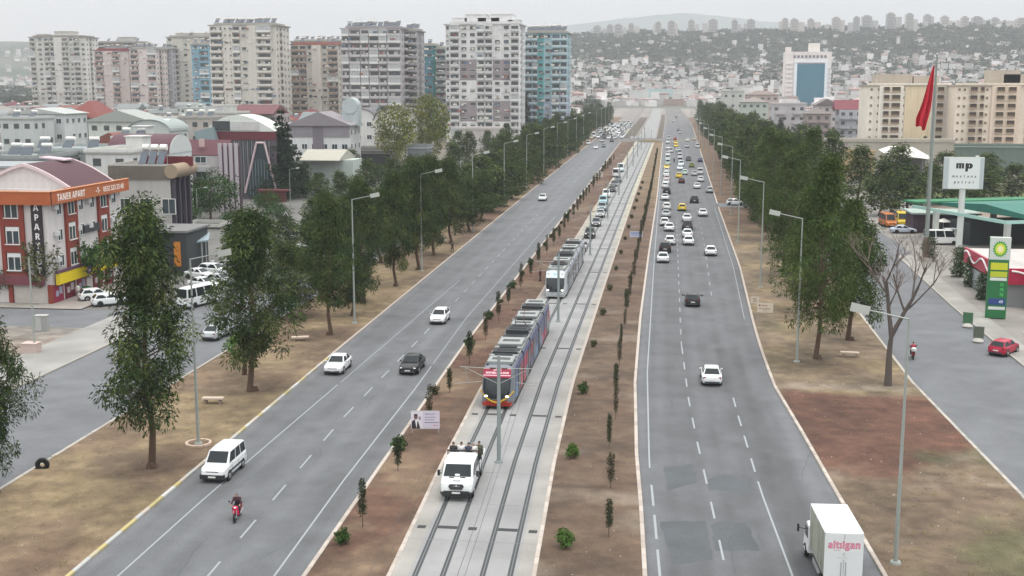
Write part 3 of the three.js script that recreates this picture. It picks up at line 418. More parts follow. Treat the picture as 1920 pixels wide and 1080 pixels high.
{ // palms and garden trees by the cream blocks
  const fr = (seed) => { const r = rng(seed), cl = []; for (let i = 0; i < 16; i++) { const a = i / 16 * TAU, e = 0.2 + r() * 0.9; for (let k = 1; k < 6; k++) cl.push({ x: Math.cos(a) * k * 0.5, y: 6 + Math.sin(e) * k * 0.45 - k * k * 0.07, z: Math.sin(a) * k * 0.5, r: 0.22, sy: 0.6 }); } return { crown: leafCloud(r, cl, 12, 0.8, [[0.03, 0.05, 0.03], [0.045, 0.06, 0.035]], 0.5, 0.25), trunk: mg(limb([V(0, 0, 0), V(0.1, 3, 0), V(0, 6.1, 0)], 0.28, 0.2)), bark: BARKGREY }; };
  const palm = fr(601); [[1672, 275, 'palm tree against the first cream apartment block'], [1697, 288, 'short palm beside the white tented roof'], [1710, 285, 'second short palm beside the white tented roof']].forEach(([px, py, l], i) => plantTree('palm_tree', palm, gp(px, py), i, [1, i ? 0.8 : 1.2], l, 'palm tree')); plantTree('conifer', conifS, gp(1462, 272), 1, [1.3, 1.0], 'dark conifer in front of the white balconied house', 'tree'); plantTree('conifer', conifS, gp(1732, 305), 1, [0.9, 0.75], 'small dark conifer beside the white tented roof', 'tree'); }
plantTree('sapling', makeRound(507, 4.0, 1.5, 1.3, bright, 16, 60, 0.32), V(-37, 0.1, -102.3), 0, [1, 1.05], 'pale green sapling on the dirt verge behind the stone bench', 'sapling');
plantTree('street_tree', makeRound(508, 7.2, 2.1, 2.4, [[0.11, 0.12, 0.06], [0.14, 0.15, 0.075], [0.09, 0.10, 0.05]], 22, 60, 0.4), gp(78, 570), 0, [1, 1.05], 'thin pale street tree at the corner of the orange-banded block', 'tree');
plantTree('street_tree', roundA, gp(8, 566), 1, [0.42, 0.55], 'dark clipped tree before the ground floor of the orange-banded block', 'tree');
plantTree('street_tree', makeRound(509, 6.4, 2.3, 2.6, leafy, 22, 50, 0.4), gp(186, 552), 1, [1, 1.1], 'green street tree rising over the yellow shop fascia', 'tree');
{ // bare tree by the right-hand service road
  const r = rng(612), t = thing('bare_tree', 'leafless forked tree at the edge of the service road near the filling station', 'tree', V(20.2, 0.1, -105.3)), wood = [], twigs = [];
  const grow = (p, d, L, R, lvl) => { const pts = [p.clone()]; let q = p.clone(), e = d.clone(); for (let i = 0; i < 4; i++) { e.add(V((r() - 0.5) * 0.16, 0.05 + (r() - 0.5) * 0.1, (r() - 0.5) * 0.16)).normalize(); q = q.clone().addScaledVector(e, L / 4); pts.push(q); } (lvl < 3 ? wood : twigs).push(limb(pts, R, R * (lvl > 3 ? 0.45 : 0.55), lvl < 2 ? 8 : 4));
    if (lvl >= 5) return; const n = lvl < 1 ? 2 : lvl < 3 ? 4 : 3; for (let i = 0; i < n; i++) { const at = lvl === 0 ? pts[4] : pts[2 + Math.floor(r() * 3)], a = r() * TAU, sp = lvl === 0 ? 0.34 : 0.8, nd = e.clone().add(lvl === 0 ? V(i ? 0.42 : -0.28, 0, i ? 0.1 : -0.12) : V(Math.cos(a) * sp, 0.1, Math.sin(a) * sp)).normalize(); grow(at, nd, L * (lvl === 0 ? 1.1 : 0.52 + 0.24 * r()), Math.max(0.014, R * (lvl === 0 ? 0.62 : 0.46)), lvl + 1); } };
  grow(V(0, 0, 0), V(0.05, 1, 0), 4.4, 0.34, 0); part(t, 'trunk', wood, BARKGREY); stuff(part(t, 'twigs', twigs, M(0x6e605c, 1))); }
// young columnar evergreens, shrubs and stakes in the two medians
{ const tn = [[0.03, 0.05, 0.024], [0.042, 0.062, 0.03], [0.05, 0.062, 0.034]], col = [makeColumn(701, 3.0, 0.30, tn, 60, 0.13, 0.9), makeColumn(702, 2.6, 0.26, tn, 54, 0.13, 0.6)], brown = makeColumn(703, 2.9, 0.27, [[0.075, 0.062, 0.038], [0.06, 0.06, 0.035], [0.04, 0.05, 0.028]], 40, 0.13, 0.7), r = rng(700);
  let i = 0; for (let z = -66.4; z > -420; z -= 10.6, i++) plantTree('young_evergreen', i % 3 === 2 ? brown : col[i % 2], V(lerp(SL(z), LR(z), 0.5) - 0.4 + (r() - 0.5) * 0.5, 0.1, z), r() * 6, [0.7 + 0.3 * r(), 0.8 + 0.35 * r()], 'slim young evergreen on its own in the red-soil median beside the tram', 'young tree', 'young evergreens in the red-soil median');
  i = 0; for (let z = -66.6; z > -470; z -= (z > -210 ? 8.4 : 7.5) * (0.85 + 0.3 * r()), i++) plantTree('young_evergreen', i % 2 ? brown : col[(i >> 1) % 2], V(RL(z) - lerp(1.6, 1.5, i % 2) - (z > -90 ? 0.5 : 0.2), 0.1, z), r() * 6, [0.55 + 0.45 * r(), 0.7 + 0.45 * r()], 'slim young evergreen in the brown median beside the traffic queue', 'young tree', 'young evergreens in the brown median');
  const shr = [makeRound(711, 1.25, 0.5, 0.15, bright, 16, 70, 0.15), makeRound(712, 1.15, 0.5, 0.15, leafy, 16, 70, 0.14), makeRound(713, 0.9, 0.42, 0.1, [[0.07, 0.075, 0.04], [0.05, 0.06, 0.03]], 12, 50, 0.14)];
  const sh = (x, z, k, s, l, g) => plantTree('shrub', shr[k], V(x, 0.1, z), r() * 6, [s, s], l, 'shrub', g);
  sh(-4.9, -64.6, 0, 0.9, 'bright green round shrub at the near end of the brown median'); sh(-5.7, -81.2, 0, 0.85, 'yellow-green shrub second along the brown median'); sh(-6.1, -99.3, 1, 0.85, 'green shrub third along the brown median, level with the first tram'); sh(-17.6, -63.6, 1, 0.8, 'low green shrub at the near end of the red-soil median'); sh(-18.2, -81.5, 1, 0.95, 'dark green shrub by the kerb, below the banner with a portrait'); sh(-18.5, -115.8, 1, 1.0, 'green shrub by the kerb, level with the rear of the first tram'); sh(-18.6, -97.5, 2, 0.9, 'small grey-green shrub at the kerb by the first catenary mast');
  for (let z = -118; z > -330; z -= 17) sh(SR(z) + 0.8, z, 2, 0.7 + 0.3 * r(), 'dull olive shrub along the tram side of the brown median', 'olive shrubs along the tram side of the brown median');
  for (let z = -131; z > -400; z -= 10.5) sh(LR(z) + 0.7, z, 1 + (i++ % 2), 0.45 + 0.4 * r(), 'kerbside shrub in the red-soil median', 'kerbside shrubs in the red-soil median');
}
{ // weeds and litter on the near verges, too many to count
  const r = rng(800), tuft = leafCloud(r, [{ x: 0, y: 0.06, z: 0, r: 0.16, sy: 0.4 }], 16, 0.2, [[0.2, 0.17, 0.08], [0.26, 0.21, 0.11], [0.12, 0.13, 0.05]], -0.6, 0.2), n = 1500, im = new THREE.InstancedMesh(tuft, LEAF, n), m = new THREE.Matrix4(), q = new THREE.Quaternion();
  for (let i = 0; i < n; i++) { const side = r(), z = -58 - Math.pow(r(), 1.4) * 130, x = side < 0.62 ? lerp(RR(z) + 0.4, QL(z) - 0.4, Math.pow(r(), 0.7)) : lerp(-42, LL(z) - 0.4, r()); const s = 0.35 + 1.0 * r() * r(); m.compose(V(x, 0.1, z), q.setFromAxisAngle(V(0, 1, 0), r() * TAU), V(s, s * 0.8, s)); im.setMatrixAt(i, m); }
  im.name = 'weeds'; tag(im, 'scattered dry weeds on the dirt verges', 'weeds', null, 'stuff'); scene.add(im);
  const st = new THREE.InstancedMesh(new THREE.IcosahedronGeometry(0.09, 0), M(0xb5ada2, 0.9), 420); for (let i = 0; i < 420; i++) { const z = -58 - Math.pow(r(), 1.5) * 60, side = r(), x = side < 0.7 ? lerp(RR(z) + 0.4, QL(z) - 0.4, r()) : side < 0.85 ? lerp(SR(z) + 0.3, RL(z) - 0.3, r()) : lerp(-42, LL(z) - 0.4, r()), s = 0.25 + 0.9 * r() * r() * r(); m.compose(V(x, 0.1, z), q.setFromAxisAngle(V(r(), 1, r()).normalize(), r() * 6), V(s, s * 0.6, s)); st.setMatrixAt(i, m); }
  st.name = 'pebbles'; tag(st, 'pale pebbles and litter strewn over the bare soil', 'pebbles', null, 'stuff'); scene.add(st);
}
// ------------------------------------------------------------------ cars
const CAR = {
  saloon: { L: 4.5, W: 1.78, H: 1.46, belt: 0.93, nose: 0.70, hood: 0.90, deck: 0.97, tail: 0.72, bf: 1.02, rf: 0.22, rr: -1.02, br: -1.68, wr: 0.60 },
  hatch: { L: 4.05, W: 1.75, H: 1.5, belt: 0.95, nose: 0.70, hood: 0.93, deck: 0.98, tail: 0.78, bf: 1.08, rf: 0.34, rr: -1.42, br: -1.86, wr: 0.60 },
  suv: { L: 4.5, W: 1.86, H: 1.70, belt: 1.08, nose: 0.86, hood: 1.06, deck: 1.10, tail: 0.85, bf: 1.02, rf: 0.32, rr: -1.72, br: -2.12, wr: 0.66 },
  van: { L: 4.4, W: 1.80, H: 1.86, belt: 1.08, nose: 0.86, hood: 1.04, deck: 1.12, tail: 0.9, bf: 1.32, rf: 0.62, rr: -2.0, br: -2.16, wr: 0.74 },
  minibus: { L: 5.7, W: 2.0, H: 2.45, belt: 1.25, nose: 0.95, hood: 1.15, deck: 1.28, tail: 1.0, bf: 2.2, rf: 1.5, rr: -2.72, br: -2.82, wr: 0.84 },
};
const wheelGeo = (() => { const t = new THREE.TorusGeometry(0.235, 0.085, 8, 18).rotateY(Math.PI / 2).scale(1.12, 1, 1); return mg(t, cy(0.25, 0.25, 0.17, 0, 0, 0, 16, 0, Math.PI / 2)); })();
const rimGeo = mg(cy(0.19, 0.17, 0.03, 0.10, 0, 0, 14, 0, -Math.PI / 2), ...[0, 1, 2, 3, 4].map((i) => bx(0.02, 0.34, 0.05, 0.118, 0, 0, 0, i * Math.PI / 5)));
const wheelLow = cy(0.31, 0.31, 0.2, 0, 0, 0, 12, 0, Math.PI / 2);
const HEAD = new THREE.MeshStandardMaterial({ color: 0xdfe3e4, roughness: 0.15, metalness: 0.2 }), TAIL = M(0x7a0f10, 0.3), PLATE = M(0xd5d7d3, 0.5);
function bodyRing(w, y0, yt, z) { const m = lerp(y0, yt, 0.5); return [[-w * 0.86, y0, z], [w * 0.86, y0, z], [w * 0.985, y0 + 0.14, z], [w, m, z], [w * 0.965, yt - 0.07, z], [w * 0.84, yt, z], [-w * 0.84, yt, z], [-w * 0.965, yt - 0.07, z], [-w, m, z], [-w * 0.985, y0 + 0.14, z]]; }
function cabRing(wb, yb, w1, y1, z) { return [[-wb, yb, z], [wb, yb, z], [w1, y1 - 0.045, z], [w1 * 0.86, y1, z], [-w1 * 0.86, y1, z], [-w1, y1 - 0.045, z]]; }
const carGeo = {};
function carShapes(kind) {
  if (carGeo[kind]) return carGeo[kind]; const c = CAR[kind], w = c.W / 2, l = c.L / 2, y0 = 0.24, wb = w * 0.93, wr = c.wr;
  const body = rings([bodyRing(w * 0.80, 0.42, c.tail, -l), bodyRing(w * 0.90, 0.32, lerp(c.tail, c.deck, 0.6), -l + 0.07), bodyRing(w * 0.965, y0, c.deck - 0.03, -l + 0.28), bodyRing(w, y0, c.deck, c.br + 0.15), bodyRing(w, y0 - 0.03, c.belt + 0.02, -0.2), bodyRing(w, y0, c.hood + 0.02, c.bf - 0.05), bodyRing(w * 0.985, y0, c.hood - 0.02, lerp(c.bf, l, 0.45)), bodyRing(w * 0.93, y0, lerp(c.hood, c.nose, 0.55), l - 0.25), bodyRing(w * 0.84, 0.30, c.nose, l - 0.06), bodyRing(w * 0.74, 0.36, c.nose - 0.12, l)]);
  const cab = rings([cabRing(wb, c.belt - 0.06, wb * 0.97, c.belt + 0.03, c.br), cabRing(wb, c.belt - 0.06, wr, c.H - 0.05, c.rr), cabRing(wb, c.belt - 0.06, wr + 0.01, c.H, lerp(c.rr, c.rf, 0.5)), cabRing(wb, c.belt - 0.06, wr, c.H - 0.035, c.rf), cabRing(wb, c.belt - 0.06, wb * 0.97, c.belt + 0.03, c.bf)], true, 0.5);
  const scr = (zb, zt, s, yt) => { const dz = zt - zb, dy = yt - c.belt, n = V(0, Math.abs(dz), s * dy).normalize().multiplyScalar(0.014), at = (f) => [lerp(c.belt + 0.03, yt, f), lerp(zb, zt, f), lerp(wb * 0.97, wr, f) * 0.86]; const [ya, za, xa] = at(0.07), [yb2, zb2, xb] = at(0.93); const p = (x, y, z) => [x, y + n.y, z + n.z]; return s > 0 ? quad(p(-xa, ya, za), p(xa, ya, za), p(xb, yb2, zb2), p(-xb, yb2, zb2)) : quad(p(xa, ya, za), p(-xa, ya, za), p(-xb, yb2, zb2), p(xb, yb2, zb2)); };
  const side = (s, f0, f1) => { const yl = c.belt + 0.06, yh = c.H - 0.11, X = (y) => s * (lerp(wb, wr, (y - c.belt + 0.06) / (c.H - 0.09 - c.belt + 0.06)) + 0.016); const b0 = lerp(c.br, c.rr, 0.22) + 0.10, b1 = lerp(c.bf, c.rf, 0.22) - 0.10, t0 = lerp(c.br, c.rr, 0.85) + 0.10, t1 = lerp(c.bf, c.rf, 0.85) - 0.08; const q = [[X(yl), yl, lerp(b0, b1, f0)], [X(yl), yl, lerp(b0, b1, f1)], [X(yh), yh, lerp(t0, t1, f1)], [X(yh), yh, lerp(t0, t1, f0)]]; return s > 0 ? quad(q[1], q[0], q[3], q[2]) : quad(q[0], q[1], q[2], q[3]); };
  const hz = l - 0.13, lights = (s) => ball(0.12, s * w * 0.66, c.nose - 0.04, hz, 1.35, 0.6, 0.75, 10), tails = (s) => bx(0.22, 0.17, 0.10, s * w * 0.74, lerp(c.tail, c.deck, 0.25), -l + 0.075);
  const cuts = kind === 'van' || kind === 'minibus' ? [[0, 0.30], [0.34, 0.63], [0.67, 1]] : [[0, 0.49], [0.535, 1]];
  const mirrors = mg(...[-1, 1].map((s) => ball(0.1, s * (w + 0.06), c.belt + 0.06, c.bf - 0.42, 0.9, 0.75, 0.6, 8)));
  const arches = mg(...[-1, 1].flatMap((s) => [c.L * 0.30, -c.L * 0.29].map((z) => cy(0.37, 0.37, 0.02, s * (w - 0.004), 0.36, z, 16, 0, Math.PI / 2))));
  return carGeo[kind] = { c, w, l, shell: mg(body, cab), windscreen: scr(c.bf, c.rf, 1, c.H - 0.035), rear: scr(c.br, c.rr, -1, c.H - 0.05), sides: cuts.map(([a, b]) => [side(-1, a, b), side(1, a, b)]), lights, tails, mirrors, arches,
    grille: bx(w * 0.95, 0.13, 0.04, 0, c.nose - 0.10, l - 0.035), lower: bx(w * 1.45, 0.16, 0.06, 0, 0.36, l - 0.02), lowerR: bx(w * 1.45, 0.14, 0.06, 0, 0.40, -l + 0.02), plate: bx(0.5, 0.11, 0.02, 0, 0.47, l + 0.012), plateR: bx(0.5, 0.11, 0.02, 0, lerp(0.42, c.tail, 0.6), -l - 0.012) };
}
const carProto = {};
function makeCar(name, kind, hex, lod, label, category, p, turn, group, opt = {}) {
  const key = [kind, hex, lod, opt.trim ?? ''].join(); if (carProto[key]) return recar(carProto[key], name, label, category, p, turn, group);
  const s = carShapes(kind), t = thing(name, label, category, p, turn, group); carProto[key] = t;
  part(t, 'body', lod ? s.shell : [s.shell, s.mirrors], paint(hex)); part(t, 'windscreen', s.windscreen, GLASS); part(t, 'rear_window', s.rear, GLASS);
  if (lod === 2) { part(t, 'side_window', s.sides.map((q) => q[0]), GLASS); part(t, 'side_window', s.sides.map((q) => q[1]), GLASS); part(t, 'underside', [bx(s.w * 1.9, 0.3, s.c.L * 0.9, 0, 0.2, 0)], RUBBER); for (const e of [-1, 1]) part(t, 'tail_light', s.tails(e), TAIL); return t; }
  for (const q of s.sides) for (const g of q) part(t, 'side_window', g, GLASS);
  for (const e of [-1, 1]) { part(t, 'headlight', s.lights(e), opt.lit ? LIT : HEAD); part(t, 'tail_light', s.tails(e), TAIL); }
  part(t, 'wheel_arch', s.arches, PLASTIC); part(t, 'underside', bx(s.w * 1.8, 0.16, s.c.L * 0.86, 0, 0.26, 0), RUBBER);
  for (const e of [-1, 1]) for (const z of [s.c.L * 0.30, -s.c.L * 0.29]) { const wl = part(t, 'wheel', lod ? wheelLow : wheelGeo, RUBBER); wl.position.set(e * (s.w - 0.08), 0.32, z); if (e < 0) wl.rotation.y = Math.PI; if (!lod) part(wl, 'rim', rimGeo, RIM); }
  part(t, 'grille', s.grille, PLASTIC); for (const g of [s.lower, s.lowerR]) part(t, 'bumper', g, opt.trim ? PLASTIC : M(0x3c3f42, 0.6)); if (opt.trim) part(t, 'front_bumper', [bx(s.w * 1.86, 0.30, 0.2, 0, 0.46, s.l - 0.07), ...[-1, 1].map((e) => bx(0.03, 0.12, 2.2, e * (s.w + 0.012), 0.62, 0))], PLASTIC);
  const pl = part(t, 'number_plate', s.plate, PLATE); if (opt.trim) pl.position.z = 0.03; part(t, 'number_plate', s.plateR, PLATE);
  if (!lod) part(t, 'door_seam', [-1, 1].flatMap((e) => [[0.49], [0.1], [0.86]].map(([u]) => bx(0.012, 0.5, 0.022, e * (s.w + 0.002), 0.66, lerp(s.c.br, s.c.bf, u)))), M(0x4c5053, 0.8));
  return t;
}
function recar(root, name, label, category, p, turn, group) { const r = root.clone(); r.name = numbered(name); scene.add(r); r.position.copy(p); r.rotation.y = turn; r.userData = {}; return tag(r, label, category, group); }
const LIT = new THREE.MeshStandardMaterial({ color: 0xffffff, emissive: 0xfff4e0, emissiveIntensity: 1.6, roughness: 0.3 });
const WHITE = 0xd3d6d8, SILVER = 0xa9aeb2, BLACK = 0x15181a, GREY = 0x5d6468, TAXI = 0xd2b526, RED = 0x8c1622, BLUE = 0x2c4468, GREENISH = 0x6d8a8f, DARKRED = 0x4a1418, CREAMC = 0xcfcabb;
const front = (px, py, half) => gp(px, py).setY(0.02).add(V(0, 0, -half));
const onRoad = (px, py, h = 0.02) => gp(px, py, h).setY(h);
// left carriageway, coming towards the camera
makeCar('white_van', 'van', WHITE, 0, 'white passenger van with dark bumpers driving close to the kerb', 'van', front(398, 908, 2.2), 0.0, null, { trim: 1 });
makeCar('white_saloon', 'saloon', WHITE, 0, 'white saloon coming down the left carriageway beside the kerb', 'car', front(622, 705, 2.25), 0.02);
makeCar('black_saloon', 'saloon', BLACK, 0, 'black saloon coming towards us in the lane next to the white saloon', 'car', front(764, 705, 2.25), 0.0, null, {});
makeCar('white_hatchback', 'hatch', WHITE, 0, 'white hatchback following behind the black saloon', 'car', front(819, 610, 2.0), 0.0);
makeCar('silver_hatchback', 'hatch', 0xc9cdd0, 1, 'pale car alone halfway up the empty left carriageway', 'car', V(-26.4, 0.02, -273), 0.0);
[[1103, 271, 'van', WHITE, 'white van beside the kerb, leading the far left-hand traffic'], [1117, 279, 'hatch', WHITE, 'small white car in the middle lane just before the far junction'], [1132, 276, 'saloon', GREY, 'grey car beside the median just before the far junction'], [1128, 266, 'saloon', SILVER, 'silver car emerging from the far jam'], [1147, 266, 'suv', 0x3d444a, 'dark car by the median at the front of the far jam']].forEach(([x, y, k, c, l]) => makeCar('oncoming_car', k, c, 2, l, 'car', onRoad(x, y), 0.0));
{ const r = rng(41); const kinds = ['saloon', 'hatch', 'saloon', 'suv', 'van', 'minibus'], cols = [WHITE, WHITE, WHITE, SILVER, WHITE, GREY, CREAMC, BLACK]; let n = 0; for (let row = 0; row < 27; row++) for (let lane = 0; lane < 6; lane++) { const z = -594 - row * 8.6 - r() * 2, x = LL(z) - 2.4 + lane * 3.0 + (r() - 0.5) * 0.8; if (x > LR(z) - 0.5 || r() < 0.2) continue; makeCar('jammed_car', pick(r, kinds), pick(r, cols), 2, 'car packed in the far traffic jam beyond the junction', 'car', V(x, 0.03, z), (r() - 0.5) * 0.2, 'cars packed in the far jam'); n++; } }
makeCar('silver_saloon', 'saloon', SILVER, 0, 'old silver saloon driving away on the service road behind the trees', 'car', V(-45.6, 0.02, -118.2), Math.PI - 0.06);
makeCar('parked_hatchback', 'hatch', WHITE, 0, 'white hatchback parked outside the shop with the yellow fascia', 'car', onRoad(170, 566, 0.06).add(V(0, 0, -1.4)), Math.PI - 0.9);
[[372, 572, 'minibus', WHITE, 2.8, 'white minibus nosing out of the car park by the lamp post'], [382, 540, 'saloon', WHITE, 1.2, 'white car in the crowded car park, nearest row'], [412, 533, 'saloon', SILVER, 1.3, 'silver car behind the lamp post in the car park'], [440, 520, 'hatch', WHITE, 1.1, 'white hatchback under the dark tree in the car park'], [375, 522, 'saloon', WHITE, 1.2, 'white saloon in the second row of the car park'], [402, 516, 'suv', WHITE, 1.4, 'white tall car in the second row of the car park'], [432, 506, 'saloon', WHITE, 1.2, 'white saloon at the back of the car park'], [270, 520, 'saloon', WHITE, 0.4, 'white car glimpsed through the near tree, outside the dark shop'], [262, 532, 'hatch', BLACK, 0.4, 'black car glimpsed through the near tree'], [300, 512, 'hatch', WHITE, 0.6, 'white car behind the near tree crown, further along'], [205, 572, 'hatch', WHITE, 2.2, 'white car half hidden by the near tree, behind the parked hatchback'], [560, 475, 'saloon', WHITE, 1.2, 'white car between the dark trees past the car park'], [575, 492, 'minibus', WHITE, 1.9, 'white van between the dark trees past the car park'], [460, 340, 'saloon', RED, 1.4, 'red car parked at the foot of the dark showroom'], [775, 258, 'van', WHITE, 1.4, 'white van parked in front of the white tower']].forEach(([x, y, k, c, a, l]) => makeCar('parked_car', k, c, 1, l, k === 'minibus' ? 'minibus' : k === 'van' ? 'van' : 'car', onRoad(x, y, 0.04), a));
// right carriageway, going away
const AWAY = Math.PI, rc = (x, y, k, c, l, a = 0, n = 'queued_car') => makeCar(n, k, c, y > 355 ? 1 : 2, l, 'car', onRoad(x, y).add(V(0, 0, -1.6)), AWAY + a);
makeCar('white_saloon', 'saloon', WHITE, 0, 'white saloon driving away alone in the middle of the right carriageway', 'car', front(1335, 726, 2.25), AWAY);
{ const c = makeCar('black_estate', 'hatch', 0x141b1b, 0, 'black car driving away with wide door mirrors', 'car', front(1299, 577, 2.05), AWAY, null, {}); part(c, 'door_mirror', [-1, 1].flatMap((s) => [bx(0.34, 0.05, 0.06, s * 1.0, 1.02, 0.55), ball(0.12, s * 1.17, 1.04, 0.55, 1, 0.9, 0.6)]), PLASTIC); }
rc(1333, 480, 'saloon', WHITE, 'white saloon by itself in the outer lane, behind the end of the queue', 0, 'white_saloon'); rc(1243, 493, 'saloon', WHITE, 'white saloon, last in the queue beside the median'); rc(1247, 474, 'suv', 0x23181a, 'dark maroon pickup just ahead of the last queued white saloon'); rc(1256, 460, 'hatch', WHITE, 'white car with black rear window straddling the lane beside the maroon pickup'); rc(1255, 434, 'saloon', WHITE, 'white saloon two ahead of the maroon pickup'); rc(1246, 424, 'hatch', WHITE, 'white hatchback close to the median edge line'); rc(1249, 408, 'saloon', SILVER, 'silver saloon at the median, behind the white van-like car'); rc(1250, 394, 'hatch', WHITE, 'white hatchback with dark back window, ahead of the silver saloon'); rc(1247, 376, 'saloon', WHITE, 'white saloon directly behind the black car at the median'); rc(1250, 364, 'suv', BLACK, 'black car wedged among white ones in the median lane');
rc(1291, 460, 'saloon', WHITE, 'white saloon, last in the second lane of the queue'); rc(1289, 446, 'saloon', WHITE, 'white saloon second from the back in the second lane'); rc(1289, 431, 'suv', 0x35393e, 'charcoal tall car in the second lane'); rc(1288, 416, 'saloon', WHITE, 'white saloon ahead of the charcoal car'); rc(1279, 396, 'hatch', TAXI, 'yellow taxi with a white roof sign behind the second lane', 0, 'yellow_taxi'); rc(1318, 406, 'saloon', WHITE, 'white saloon alone in the outer lane beside the verge'); rc(1302, 381, 'suv', 0x1e2a2a, 'dark green car in the third lane'); rc(1331, 362, 'hatch', SILVER, 'silver hatchback in the outer lane, ahead of a white saloon'); rc(1307, 354, 'saloon', WHITE, 'white saloon with bright rear in the third lane'); rc(1314, 341, 'hatch', WHITE, 'white hatchback ahead of the bright white saloon'); rc(1313, 327, 'van', WHITE, 'white van in the third lane'); rc(1302, 330, 'saloon', SILVER, 'silver saloon beside the white van'); rc(1278, 344, 'hatch', DARKRED, 'dark red car behind the yellow taxi pair'); rc(1273, 334, 'saloon', TAXI, 'yellow taxi behind the pale green cars', 0, 'yellow_taxi'); rc(1284, 328, 'hatch', 0xbfd3c6, 'pale mint car beside the yellow taxi'); rc(1297, 314, 'hatch', 0x77823c, 'olive green car in the third lane'); rc(1313, 304, 'saloon', 0x2b3a5c, 'dark blue car in the outer lane'); rc(1291, 302, 'suv', GREY, 'grey car ahead of the olive green one'); rc(1288, 277, 'saloon', SILVER, 'silver saloon far along the third lane'); rc(1308, 277, 'van', WHITE, 'white van far along the outer lane'); rc(1289, 265, 'saloon', WHITE, 'white car just before the far crossing, third lane'); rc(1301, 263, 'hatch', CREAMC, 'cream car just before the far crossing, outer lane');
{ // the dense far part of the queue, lane by lane
  const r = rng(52), cols = [WHITE, WHITE, SILVER, WHITE, GREY, WHITE, 0xc8d8da], ks = ['saloon', 'hatch', 'saloon', 'van', 'suv']; const lane = (pts, l, g) => pts.forEach(([x, y, c]) => makeCar(c === TAXI ? 'yellow_taxi' : 'queued_car', pick(r, ks), c ?? pick(r, cols), 2, c === TAXI ? 'yellow taxi in the median lane of the far queue' : l, 'car', onRoad(x, y).add(V(0, 0, -1.5)), AWAY, g));
  const G = 'cars of the far queue in the median lane', G2 = 'cars of the far queue in the second lane';
  lane([[1247, 353], [1249, 346], [1250, 339, 0xb7a4a4], [1249, 331], [1250, 324]], 'car nose to tail in the median lane of the queue', G); makeCar('yellow_taxi', 'saloon', TAXI, 2, 'single yellow taxi among white cars in the median lane of the queue', 'car', onRoad(1250, 317).add(V(0, 0, -1.5)), AWAY); lane([[1252, 309], [1252, 300], [1252, 292], [1258, 286], [1252, 280], [1252, 269], [1254, 262]], 'car nose to tail in the median lane of the queue', G);
  lane([[1275, 319], [1277, 312], [1275, 305], [1275, 297], [1274, 290], [1271, 284]], 'car nose to tail in the second lane of the far queue', G2); lane([[1268, 276, TAXI], [1267, 270, TAXI]], '', 'yellow taxis together in the far queue'); lane([[1266, 263, 0xa34d3c]], 'reddish car at the head of the far queue'); 
  [[1275, 250], [1272, 246], [1268, 221], [1272, 212], [1262, 228], [1266, 200], [1249, 194], [1270, 194]].forEach(([x, y]) => makeCar('distant_car', pick(r, ks), pick(r, [WHITE, 0x39436a, GREY, WHITE]), 2, 'car driving far away beyond the crossing', 'car', onRoad(x, y, 0.03), AWAY, 'cars beyond the far crossing')); }
makeCar('merging_car', 'hatch', WHITE, 1, 'white car waiting on the slip road that joins the right carriageway', 'car', V(16.6, 0.12, -266), 1.45); makeCar('red_car', 'hatch', 0xa3183a, 0, 'red car cut by the frame edge on the service road by the pavement', 'car', V(33.9, 0.02, -120.2), 2.5); makeCar('parked_saloon', 'saloon', 0xb7bfce, 1, 'silver-blue saloon parked before the yellow school buses', 'car', onRoad(1693, 437, 0.05), 1.62);
makeCar('orange_minibus', 'minibus', 0xb5692a, 1, 'orange minibus parked under the belt of trees', 'minibus', onRoad(1664, 424, 0.05), 0.1); makeCar('yellow_minibus', 'minibus', 0xcdb21e, 1, 'yellow minibus parked beside the orange one', 'minibus', onRoad(1690, 422, 0.05), -0.1); makeCar('white_lorry_van', 'minibus', 0xd7d9d8, 1, 'white delivery van parked behind the tall petrol sign', 'van', onRoad(1800, 455, 0.06), 1.7); makeCar('white_lorry_van', 'minibus', 0xd7d9d8, 1, 'white van parked left of the tall petrol sign, before the dark hall'.replace('left of', 'beyond'), 'van', onRoad(1765, 458, 0.06), 1.5);
// cars following the trams on the concrete
[[1105, 447, 'suv', 0x2a2d30, 'dark grey pickup following the second tram with headlights on'], [1117, 425, 'hatch', 0x6c7076, 'grey car behind the dark pickup on the tramway'], [1125, 408, 'hatch', 0x9aa0a2, 'silver car with lit headlights third behind the trams'], [1128, 396, 'suv', 0x77868c, 'grey-blue car close behind the silver one on the tramway'], [1130, 384, 'van', 0x8fb0ba, 'pale turquoise van in the line on the tramway'], [1136, 371, 'van', WHITE, 'white van ahead of the black car on the tramway'], [1147, 360, 'saloon', BLACK, 'black saloon in the line on the tramway'], [1151, 350, 'hatch', 0x4a4d55, 'dark hatchback behind the black saloon on the tramway'], [1158, 342, 'suv', 0x4e535a, 'grey car beside the slab edge on the tramway'], [1155, 332, 'minibus', WHITE, 'white high-roof van near the end of the line on the tramway'], [1163, 322, 'minibus', 0xbfd0d2, 'pale van last in the line on the tramway']].forEach(([x, y, k, c, l]) => makeCar('following_car', k, c, 1, l, k === 'van' || k === 'minibus' ? 'van' : k === 'suv' && y > 440 ? 'pickup' : 'car', onRoad(x, y, 0.14).add(V(0, 0, -1.6)), 0.03, null, { lit: y > 395 }));

